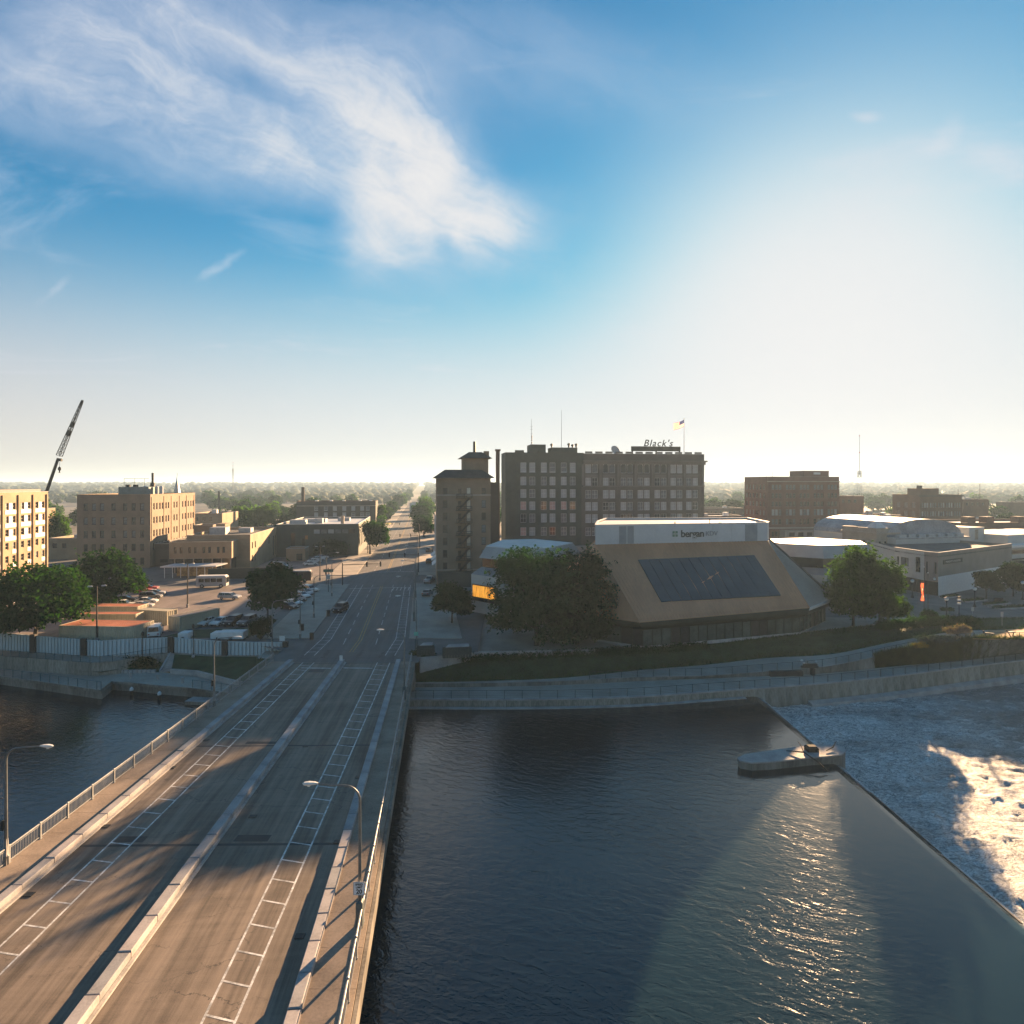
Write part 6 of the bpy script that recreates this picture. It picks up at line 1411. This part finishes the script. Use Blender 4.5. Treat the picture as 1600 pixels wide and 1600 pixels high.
# row facing the fence
for x, y, kd, col, lb in ((323, 976, 'sedan', 'white', 'white hatchback first in the short row behind the white boxes'), (344, 976, 'sedan', 'white', 'white car second in the short row, between hatchback and dark car'), (364.5, 976, 'suv', 'black', 'black off-roader third in the short row'), (386, 976, 'suv', 'grey', 'dark grey car at the end of the short row by the leaning tree')):
    car(kd, col, G(x, y, .02), radians(-98), lb, gA)
car('wagon', 'silver', G(359, 936, .02), radians(-8), 'silver estate car alone in the sunny middle of the lot', gA)
for x, y, kd, col, lb in ((222, 950, 'sedan', 'silver', 'silver saloon nearest the cream containers'), (229, 943, 'sedan', 'white', 'white saloon second from the containers'), (236, 936, 'suv', 'grey', 'dark grey saloon third from the containers'), (243, 930, 'sedan', 'silver', 'silver car fourth in the slanting row'), (222, 926, 'sedan', 'red', 'red car in shade behind the slanting row'), (232, 922, 'sedan', 'red', 'red and dark car at the back of the slanting row'), (196, 940, 'sedan', 'black', 'dark car half under the broad tree'), (192, 950, 'pickup', 'white', 'white pickup in the shade of the broad tree'), (160, 945, 'sedan', 'silver', 'silver car behind the trunk of the broad tree'), (150, 930, 'suv', 'white', 'white car seen through the broad tree'), (176, 926, 'sedan', 'white', 'pale car behind the crown of the broad tree')):
    car(kd, col, G(x, y, .02), radians(12 if y > 921 else 0), lb, gA)
for k, (x, y, col) in enumerate(((452, 951, 'black'), (459, 945, 'white'), (465, 939.5, 'black'), (472, 934, 'white'), (478, 929.5, 'silver'), (484, 925, 'white'))):
    car('sedan' if k != 5 else 'suv', col, G(x, y, .02), radians(-35), ('black car nearest the leaning tree in the kerbside row', 'white car second in the kerbside row', 'dark car third in the kerbside row', 'white car fourth in the kerbside row', 'silver car fifth in the kerbside row', 'white car at the far end of the kerbside row')[k], 'cars in the kerbside row')
for k, (x, y) in enumerate(((485, 883.5), (491, 879.5), (497, 876), (503, 873))):
    car('sedan', 'white', G(x, y, .02), radians(35), ('white saloon nearest in the row of four behind the signals', 'white saloon second of the four behind the signals', 'white saloon third of the four behind the signals', 'white saloon furthest of the four behind the signals')[k], 'white cars in the back yard')
car('van', 'white', G(243, 993, .02), radians(112), 'white panel van parked between the containers and the ribbed fence', None, 'parked_van', 'van')
car('van', 'white', G(437, 888, .02), radians(-10), 'white box van beside the small brick hut', None, 'parked_van', 'van')
car('suv', 'black', G(532, 955, .02), radians(-98), 'dark car driving toward the bridge on the street', None, 'moving_car')
for x, y, kd, col, rzz, lb in ((671, 910, 'pickup', 'silver', 82, 'silver pickup with white cover parked below the brick tower'), (672, 880, 'suv', 'black', 82, 'black car parked on the street beside the brick tower'), (668, 930, 'sedan', 'grey', 82, 'low dark car parked beside the right pavement'), (671, 862, 'suv', 'grey', 82, 'dark car furthest along the right pavement')):
    car(kd, col, G(x, y, .14), radians(rzz), lb, 'cars along the right pavement')
def bus(label, loc, rz, colr, L=11., roofm=None):
    t = thing('parked_bus', label, 'bus', loc, rz, 'buses in the lot')
    MB().bbox(-L/2, -1.25, .4, L/2, 1.25, 2.95, .18).build('body', colr, t); MB().bbox(-L/2+.3, -1.1, 2.95, L/2-.3, 1.1, 3.15, .08).build('roof', roofm or M_WHITE, t)
    for s in (-1, 1):
        for k in range(int(L/1.5)-1): MB().box(-L/2+.7+k*1.5, s*1.252-.012, 1.5, -L/2+2.0+k*1.5, s*1.252+.012, 2.45).build('window', M_GLS, t)
    MB().box(L/2-.01, -1.1, 1.2, L/2+.02, 1.1, 2.6).build('windshield', M_GLS, t); MB().box(-L/2-.02, -.9, 1.5, -L/2+.01, .9, 2.4).build('rear_window', M_GLS, t)
    w_ = MB().add(*cyl(.5, .14)).mesh('wheel', M_TYRE); r_ = MB().add(*cyl(.3, .15)).mesh('rim', M_RIM)
    for x in (-L*.3, L*.33):
        for s in (-1, 1): wo = link('wheel', w_, t, (x, s*1.13, .5)); link('rim', r_, wo)
    for s in (-1, 1): MB().box(L/2-.01, s*.95-.15, .7, L/2+.03, s*.95+.15, .9).build('headlight', M_LAMP, t)
    return t
bus('pale shuttle bus in front of the entrance canopy', G(332, 917.5, .02), RZ, CP['silver'], 7.5); bus('long dark bus with pale roof behind the leaning tree', G(458, 909, .02), RZ, mat('bus maroon', (.05, .028, .028), .35, .1, .5), 10, M_HVAC)
# box trailers behind the fence
for x, L_, lab, nm in ((323, 2.6, 'low white box trailer behind the ribbed fence', 'box_trailer'), (343, 4.4, 'taller white box trailer behind the ribbed fence', 'box_trailer'), (266, 1.7, 'small white trailer top showing above the ribbed fence', 'box_trailer')):
    p = G(x, 1010, 0); hh = 1.28 if L_ != 4.4 else 1.45; t = thing(nm, lab, 'trailer', (p.x, 111.8, 0), .03, 'white trailers behind the fence')
    MB().bbox(-L_/2, -1.1, .25, L_/2, 1.1, hh, .08).build('body', M_WHITE, t); w_ = MB().add(*cyl(.33, .1)).mesh('wheel', M_TYRE)
    for s in (-1, 1): link('wheel', w_, t, (0, s*1.0, .33))
    MB().tube([(L_/2, 0, .5), (L_/2+.9, 0, .5)], .06, 5).build('drawbar', M_DARK, t)
# storage containers
def corrugated(q, a, b, z0, z1, n, dep=.06):
    d = (b-a); s = Vector((d.y, -d.x, 0)).normalized()*dep
    pts = []
    for k in range(n): pts += [a+d*(k/n), a+d*((k+.5)/n), a+d*((k+.58)/n)-s, a+d*((k+.92)/n)-s]
    pts.append(b)
    for p, r in zip(pts[:-1], pts[1:]): q.quad((p.x, p.y, z0), (r.x, r.y, z0), (r.x, r.y, z1), (p.x, p.y, z1))
def container(label, p0, p1, depth, h, wall_, roof_):
    d = p1-p0; L = d.length; t = thing('storage_container', label, 'container', p0, atan2(d.y, d.x), 'storage containers behind the fence')
    q = MB(); V3 = Vector
    for a, b, n in ((V3((0, 0, 0)), V3((L, 0, 0)), int(L/.45)), (V3((L, 0, 0)), V3((L, depth, 0)), int(depth/.45)), (V3((L, depth, 0)), V3((0, depth, 0)), int(L/.45)), (V3((0, depth, 0)), V3((0, 0, 0)), int(depth/.45))): corrugated(q, a, b, .12, h-.12, n)
    q.build('wall', wall_, t); q = MB()
    for x in (0, L):
        for y in (0, depth): q.box(x-.08, y-.08, 0, x+.08, y+.08, h+.02)
    for z0, z1 in ((.0, .14), (h-.14, h)):
        q.box(.08, -.07, z0, L-.08, .05, z1); q.box(.08, depth-.05, z0, L-.08, depth+.07, z1); q.box(-.07, .08, z0, .05, depth-.08, z1); q.box(L-.05, .08, z0, L+.07, depth-.08, z1)
    q.build('frame', wall_, t); MB().quad((.05, .05, h-.05), (L-.05, .05, h-.05), (L-.05, depth-.05, h-.05), (.05, depth-.05, h-.05)).build('roof', roof_, t)
    return t
M_CREAM = mat('cream steel', (.42, .38, .28), .6, .1, .5, 4.); M_RUST = mat('rust red roof', (.32, .11, .06), .8, .22, .4, 4.); M_GRY = mat('grey steel roof', (.14, .13, .125), .7, .2, .4)
ct = container('long cream container with rusty red roof and a blue sign nearest the fence', G(93, 1001.5), G(209, 1004), 5.2, 2.7, M_CREAM, M_RUST)
sgn = thing('company_sign', 'small blue sign with white lettering on the long red roofed container', 'sign', ct.location+Vector((4.6, -.12, 1.75)), ct.rotation_euler.z)
MB().box(0, 0, -.5, 2.4, .04, .45).build('plate', mat('sign blue', (.02, .07, .16), .5, .1), sgn); MB().box(.3, -.012, -.1, 2.1, -.002, .08).build('lettering', M_WHITE, sgn)
container('cream container with rusty red roof second from the fence', G(118, 981), G(212, 981), 2.5, 2.6, M_CREAM, M_RUST)
container('cream container with rusty red roof furthest from the fence', G(124, 967.5), G(215, 968), 3.4, 2.6, M_CREAM, M_RUST)
container('plain cream container standing alone behind the white van', G(214.5, 974), G(261, 977), 2.5, 2.7, M_CREAM, M_CREAM)
container('cream container end on with grey roof and sunlit long side', G(264, 985), G(281, 987), 9.0, 2.7, M_CREAM, M_GRY)
# ------------------------------------------------------------------ street furniture
gL = 'cobra head street lamps'
for x, y, lab in ((469, 998, 'dark lamp on the left pavement in front of the leaning tree'), (490.5, 965, 'dark lamp on the left pavement beside the kerbside cars'), (518.5, 931.5, 'dark lamp on the left pavement beside the street name boards'), (510, 913, 'thin lamp across the side street left of the signals')):
    copy_tree(l0, G(x, y, .13), RZ, label=lab)
for y, lab in ((126, 'tall dark lamp on the right pavement nearest the corner'), (152, 'dark lamp on the right pavement beside the feathery tree'), (190, 'dark lamp on the right pavement opposite the brick tower'), (236, 'dark lamp on the right pavement beyond the brick tower'), (300, 'far dark lamp on the right pavement')):
    copy_tree(l1, (st(-17.2, y), y, .13), pi+RZ, label=lab)
for o in list(COL.objects):                             # copies elsewhere keep neither the bridge plinth nor the cabinet
    pass
bx = thing('street_name_boards', 'green street name boards on a pole beside the left pavement lamp', 'sign', G(513, 925, .1), RZ)
MB().tube([(0, 0, 0), (0, 0, 6)], .08, 6).build('pole', M_DARK, bx); MB().box(-1.2, -.05, 5.0, 1.2, .05, 5.7).build('board', mat('board green', (.03, .12, .09), .5, .1), bx); MB().box(-.5, -.08, 3.2, .5, .02, 4.2).build('notice', M_HVAC, bx)
def signal(label, loc, rz, arm, h, heads):
    t = thing('traffic_signal', label, 'traffic light', loc, rz, 'mast arm traffic signals')
    MB().tube([(0, 0, 0), (0, 0, h+.6)], [.16, .11], 8).build('pole', M_DARK, t); MB().tube([(0, 0, h), (arm*.5, 0, h+.12), (arm, 0, h+.2)], [.1, .08, .05], 6).build('mast_arm', M_DARK, t)
    for x in heads:
        hb_ = MB().bbox(x-.2, -.2, h-.55, x+.2, .16, h+.75, .04).build('signal_head', M_DARK, t)
        for i, c in enumerate(((.10, .012, .01), (.09, .06, .01), (.012, .09, .04))):
            q = MB(); q.lathe([(.12, 0), (.12, .03)], (0, 0, 0), 10); o = q.build('lens', mat('lens %d' % i, c, .3, .1), hb_, (x, -.2, h+.5-i*.4)); o.rotation_euler = (pi/2, 0, 0)
    return t
p = G(535, 915); signal('left mast arm signal reaching over the street beyond the driving dark car', p, RZ, 10.2, 5.5, (6.4, 10.0))
signal('right mast arm signal with two heads beside the brick tower', (st(-16.8, 196), 196, 0), pi+RZ, 9, 5.4, (4.2, 8.8))
signal('second right mast arm signal further along the street', (st(-16.8, 272), 272, 0), pi+RZ, 8.5, 5.4, (3.9, 8.3))
signal('left signal half hidden by the street edge tree', (st(-37, 250), 250, 0), RZ, 5.5, 5.5, (5.3,))
signal('far pair of signals high over the end of the street', (st(-36.5, 347), 347, 0), RZ, 8.5, 5.5, (4.2, 8.3))
ln = thing('light_pole', 'twin headed light pole in the sunny middle of the parking lot', 'light pole', G(293, 949), .2, 'parking lot light poles')
q = MB(); q.tube([(0, 0, 0), (0, 0, 9.6)], [.15, .09], 8); q.tube([(-1.0, 0, 9.5), (1.0, 0, 9.7)], .05, 5); q.build('pole', M_DARK, ln); MB().lathe([(.3, 0), (.3, .7), (.2, .75)], n=10).build('base', M_CONC, ln)
for s in (-1, 1): q = MB(); q.hexa([(s*1.0-.4, -.16, 9.5), (s*1.0+.4, -.16, 9.5), (s*1.0+.4, .16, 9.5), (s*1.0-.4, .16, 9.5)], [(s*1.0-.3, -.1, 9.72), (s*1.0+.3, -.1, 9.72), (s*1.0+.3, .1, 9.72), (s*1.0-.3, .1, 9.72)]); q.build('lamp_head', M_HVAC, ln)
for x, y, lab in ((151.5, 1001, 'light pole in front of the blue sign on the red roofed container'), (500, 905, 'light pole at the edge of the back yard')): copy_tree(ln, G(x, y+2, 0), label=lab, rz=.5)
# short lantern posts along the left bank
lp = thing('lantern_post', 'thin dark lantern post below the bend of the ribbed fence', 'lamp post', group='lantern posts on the left bank')
MB().tube([(0, 0, 0), (0, 0, 5.2)], [.09, .06], 6).build('pole', M_DARK, lp); MB().lathe([(.08, 0), (.2, .15), (.22, .5), (.1, .7)], (0, 0, 4.9), 8).build('lantern', M_DARK, lp); MB().ball((0, 0, .3), .28, 8).build('base', M_CONC, lp)
lp.location = G(223, 1040, -2.8)
copy_tree(lp, G(302, 1028, -1.5), label='thin dark lantern post in front of the ribbed fence by the dark lawn')
# globe lamps on the plaza
gl = thing('globe_lamp', 'globe lamp with a flower basket beside the clipped bush', 'street lamp', group='globe lamps on the plaza')
MB().lathe([(.34, 0), (.34, .25), (.2, .5), (.11, .7), (.085, 3.3), (.13, 3.4), (.26, 3.6), (.1, 3.7)], n=12).build('post', M_DARK, gl, smooth=False); MB().ball((0, 0, 4.0), .4, 12).build('globe', M_GLOBE, gl, smooth=True); MB().lathe([(.42, 0), (.38, .1), (.1, .3)], (0, 0, 4.12), 12).build('hood', M_HVAC, gl)
gl.location = G(1479, 967); 
for (x, y), lab in zip(((1425.5, 934), (1523, 948.5), (1598, 937), (1461, 930)), ('globe lamp near the round tree in front of the shop windows', 'globe lamp in the open plaza beside the flower beds', 'globe lamp at the right picture edge', 'globe lamp close against the corner of the painted wall')): copy_tree(gl, G(x, y), label=lab)
fb_ = thing('flower_basket', 'dark hanging flower baskets on the globe lamp by the clipped bush', 'flower basket', gl.location)
lbs = [(s*.62, 0, 1.95, .6, .5, .32) for s in (-1, 1)]; link('flowers', crown_mesh('flowers', lbs, 900, .12, M_LEAFD, 131), fb_); MB().tube([(-.7, 0, 1.8), (.7, 0, 1.8)], .04, 5).build('bracket', M_DARK, fb_)
cp_ = thing('camera_pole', 'slim dark pole with white fittings beside the clipped hedge', 'pole', G(1498.5, 971)); MB().tube([(0, 0, 0), (0, 0, 4.6)], .07, 6).build('pole', M_DARK, cp_)
for z in (3.4, 4.1): MB().bbox(-.28, -.2, z, .28, .2, z+.3, .05).build('fitting', M_WHITE, cp_)
MB().bbox(-.25, -.2, 4.6, .25, .2, 4.9, .05).build('camera', M_DARK, cp_)
for x, hh, lab in ((1444, 10.2, 'taller thin flagpole carrying the orange red flag at the clipped bush'), (1450, 9.0, 'shorter thin flagpole beside the one with the orange red flag')):
    t = thing('flagpole', lab, 'flagpole', G(x, 964)); MB().tube([(0, 0, 0), (0, 0, hh)], [.09, .05], 6).build('pole', M_DARK, t); MB().ball((0, 0, hh), .12, 6).build('finial', M_WHITE, t)
f2 = thing('limp_flag', 'limp orange red and white flag hanging on the plaza flagpole', 'flag', G(1444, 964)+Vector((-.1, -.1, 6.9)))
q = [MB(), MB()]
for i in range(10):
    for k in range(4):
        z0, z1 = -i*.36, -(i+1)*.36; a0, a1 = -.08-.12*k+.06*sin(i*.9+k), -.08-.12*(k+1)+.06*sin(i*.9+k); b = .12*sin(k*2.1+i*.5); b1 = .12*sin((k+1)*2.1+i*.5)
        q[(k+i//4) % 2 if i % 4 == 3 else 0].quad((a0, b, z0), (a1, b1, z0), (a1, b1, z1), (a0, b, z1))
q[0].build('red_cloth', cloth('flag orange', (.9, .16, .08)), f2); q[1].build('white_cloth', CL[1], f2)
for x, y, lab in ((1519.6, 970, 'small white topped sign post behind the clipped hedge'), (1565.7, 979, 'thin grey sign post in the roadway above the clay terrace')):
    t = thing('sign_post', lab, 'sign', G(x, y)); MB().tube([(0, 0, 0), (0, 0, 2.6)], .04, 5).build('pole', M_RAIL, t); MB().box(-.25, -.03, 1.9, .25, .03, 2.7).build('plate', M_HVAC, t)
bk = thing('plaza_bench', 'dark block bench between the flower beds on the plaza', 'bench', G(1562, 942), .1)
MB().bbox(-1.1, -.4, 0, 1.1, .4, .5, .05).build('seat', M_DARK, bk); MB().bbox(-1.1, .25, .5, 1.1, .4, 1.1, .04).build('backrest', M_DARK, bk)
M_BED = mat('bed soil and plants', (.035, .045, .025), .9, .35, 1.5, 6.)
for i, (xa, xb, y, dp, lab) in enumerate(((1512, 1544, 942, 2.2, 'low planted bed left of the block bench'), (1545, 1580, 947, 1.6, 'low planted bed in front of the block bench'), (1563, 1625, 953, 3.0, 'long low planted bed at the right edge of the plaza'), (1478, 1502, 935.5, 1.6, 'low planted bed beside the painted wall foot'))):
    a, b = G(xa, y), G(xb, y-3); d = b-a; t = thing('planted_bed', lab, 'flower bed', a, atan2(d.y, d.x), 'planted beds on the plaza'); L = d.length
    q = MB(); q.box(0, 0, 0, L, .25, .3); q.box(0, dp-.25, 0, L, dp, .3); q.box(0, .25, 0, .25, dp-.25, .3); q.box(L-.25, .25, 0, L, dp-.25, .3); q.build('kerb', M_CONC, t)
    MB().box(.25, .25, 0, L-.25, dp-.25, .24).build('soil', M_BED, t); lb = [(L*k/7+.3, dp/2, .3, L/10, dp*.34, .28) for k in range(7)]; link('plants', crown_mesh('plants', lb, 1400, .12, M_LEAFD, 140+i), t)
# plaza roadway darker sheet
q = MB(); pa = [G(1380, 952, .015), G(1640, 985, .015), G(1640, 945, .015), G(1500, 951, .015), G(1420, 941, .015)]; 
struct(q.add(pa, [(0, 1, 2, 3, 4)]).build('plaza_roadway', M_STREET))
# sign posts at the bridge mouth
for x, y, lab, w_ in ((441, 1004, 'pair of small white signs at the fence end on the left pavement', .9), (533, 1036, 'small white keep right board on the end of the bridge median', .45)):
    t = thing('warning_board', lab, 'sign', G(x, y, .13)); MB().tube([(0, 0, 0), (0, 0, 1.1)], .035, 5).build('pole', M_RAIL, t); MB().box(-w_/2, -.05, .25, w_/2, -.02, 1.15).build('plate', M_WHITE, t)
gs = thing('street_sign', 'small green street sign at the right end of the bridge railing', 'sign', (-15.6, 104.3, 1.2)); MB().box(-.35, -.2, 1.2, .35, -.14, 1.8).build('plate', mat('sign mint', (.15, .42, .33), .5, .08), gs); MB().tube([(0, -.1, -1.2), (0, -.1, 2.2)], .04, 5).build('pole', M_RAIL, gs)
for k, (x, y) in enumerate(((472, 985), (487, 999), (513, 962))):
    t = thing('pavement_box', ('small dark box on the left pavement beside the lamp', 'small dark hydrant at the kerb by the bridge mouth', 'small dark post box further up the left pavement')[k], 'street box', G(x, y, .13), RZ); MB().bbox(-.3, -.25, 0, .3, .25, 1.1, .06).build('body', M_DARK, t); MB().bbox(-.34, -.29, 1.1, .34, .29, 1.2, .04).build('lid', M_DARK, t)
# ------------------------------------------------------------------ crane and masts
Y = 205; cr = thing('mobile_crane', 'dark lattice jib of a mobile crane rising behind the tan apartment block', 'crane', AT(60, 757, Y)); cr.location.z = 0
def rel(x, y): p = AT(x, y, Y); return Vector((p.x-cr.location.x, 0, p.z))
a, b, c2_, d2 = rel(40, 862), rel(91, 716), rel(92.6, 712), rel(128, 628)
MB().tube([a, b], [.8, .5], 4).build('boom', M_DARK, cr)
q = MB(); ax = (d2-c2_).normalized(); sd = Vector((0, 1, 0)); up_v = ax.cross(sd)
nseg = 14
for i in range(nseg):
    t0_, t1_ = i/nseg, (i+1)/nseg; w0, w1 = lerp(.62, .24, t0_), lerp(.62, .24, t1_); p0, p1 = c2_.lerp(d2, t0_), c2_.lerp(d2, t1_)
    cs = [(1, 1), (1, -1), (-1, -1), (-1, 1)]
    A_ = [p0+sd*u*w0+up_v*v*w0 for u, v in cs]; B_ = [p1+sd*u*w1+up_v*v*w1 for u, v in cs]
    for k in range(4): q.tube([A_[k], B_[k]], .12, 4); q.tube([A_[k], B_[(k+1) % 4]], .06, 3); q.tube([A_[k], A_[(k+1) % 4]], .06, 3)
q.build('lattice_jib', M_DARK, cr)
for t_ in (.42, .58): p = c2_.lerp(d2, t_); MB().tube([p-ax*.9, p+ax*.9], .62, 6).build('joint_block', M_DARK, cr)
MB().tube([d2-ax*1.2, d2+ax*.6], .4, 6).build('jib_head', M_DARK, cr); MB().tube([b-ax*.5, rel(96.5, 719)], .5, 5).build('boom_head', M_DARK, cr)
h0 = rel(93, 722); h1 = rel(93, 730); MB().tube([h0, h1], .06, 4).build('hoist_rope', M_DARK, cr); MB().lathe([(.1, 1.2), (.45, .8), (.45, .2), (.15, -.2), (.25, -.8)], tuple(h1-Vector((0, 0, 1))), 8).build('hook_block', M_DARK, cr)
MB().bbox(a.x-4, -1.6, 1.0, a.x+5, 1.6, 2.2, .1).build('carrier', M_DARK, cr); MB().bbox(a.x-2, -1.4, 2.2, a.x+2, 1.4, 4.6, .2).build('superstructure', M_DARK, cr); MB().tube([(a.x, 0, 3), a], .8, 4).build('boom_foot', M_DARK, cr)
for k in range(5):
    for s in (-1, 1): MB().add([(x+a.x-3.4+k*1.9, y+s*1.45, z+.55) for x, y, z in cyl(.55, .2)[0]], cyl(.55, .2)[1]).build('wheel', M_TYRE, cr)
def lattice(name, label, px_, Y, y0, yw, y1, w):
    p = AT(px_, 757, Y); t = thing(name, label, 'radio mast', (p.x, Y, 0)); zt_, zw = AT(px_, y0, Y).z, AT(px_, yw, Y).z
    q = MB(); n_ = 12
    for i in range(n_):
        za, zb_ = zw*i/n_, zw*(i+1)/n_; wa, wb = lerp(w, w*.55, i/n_), lerp(w, w*.55, (i+1)/n_); cs = [(1, 1), (1, -1), (-1, -1), (-1, 1)]
        for k in range(4):
            u, v = cs[k]; u2, v2 = cs[(k+1) % 4]; q.tube([(u*wa, v*wa, za), (u*wb, v*wb, zb_)], .12, 3); q.tube([(u*wa, v*wa, za), (u2*wb, v2*wb, zb_)], .06, 3); q.tube([(u*wb, v*wb, zb_), (u2*wb, v2*wb, zb_)], .06, 3)
    q.build('lattice', M_RAIL, t)
    if zt_ > zw+2:
        MB().tube([(0, 0, zw-1), (0, 0, zt_)], [.22, .12], 5).build('antenna', M_RAIL, t)
        for z in (zt_-.5, lerp(zw, zt_, .55)): MB().ball((0, 0, z), .5, 6).build('beacon', M_TAIL, t)
        q = MB()
        for z in (zw, zw-3): q.box(-w*.75, -w*.75, z, w*.75, w*.75, z+.25)
        for k in range(8): q.tube([(w*.75*cos(k*.785), w*.75*sin(k*.785), zw-3), (w*.75*cos(k*.785), w*.75*sin(k*.785), zw+2.5)], .16, 4)
        q.build('platform', M_RAIL, t)
    return t
lattice('radio_mast', 'tall pale lattice mast with platform in the glare right of the office building', 1343, 540, 680, 740, 0, 2.0)
lattice('radio_mast', 'thin distant radio mast above the woods left of the street', 364, 900, 722, 735, 0, 1.2)
for x, Y, y0, lab in ((1497, 420, 765, 'thin pole behind the brown brick block'), (1531, 420, 757, 'thin taller pole right of the brown brick block'), (342, 460, 768, 'short dark stack among the trees behind the civic building')):
    p = AT(x, y0, Y); t = thing('distant_pole', lab, 'pole', (p.x, Y, 0)); r_ = .9 if 'stack' in lab else .18; MB().tube([(0, 0, 0), (0, 0, p.z)], [r_, r_*.8], 6).build('shaft', M_DARK, t); MB().lathe([(r_*1.1, 0), (r_*1.1, .4)], (0, 0, p.z-.2), 6).build('cap', M_DARK, t)
tf = thing('warm_stone_verge', 'sunlit dry grass verge at the end of the street', 'verge', (st(-44, 430), 430, 0)); MB().hexa([(-6, -3, 0), (6, -3, 0), (6, 9, 0), (-6, 9, 0)], [(-5, -2, .5), (5, -2, .5), (5, 8, .9), (-5, 8, .9)]).build('bank', mat('dry yellow grass', (.30, .24, .06), .9, .2, .3), tf)
# ------------------------------------------------------------------ haze: the moist morning air
hz = MB().box(-6200, -120, -12, 6200, 9300, 86).build('haze', bpy.data.materials.new('morning haze'))
hm = hz.data.materials[0]; hm.use_nodes = True; hm.node_tree.nodes.clear(); q = NG(hm.node_tree)
pv = q.n('ShaderNodeVolumePrincipled', None, Color=(.52, .75, 1., 1), Density=.00017, Anisotropy=.24)
hm.node_tree.links.new(pv.outputs[0], q.n('ShaderNodeOutputMaterial').inputs['Volume'])
stuff(hz)
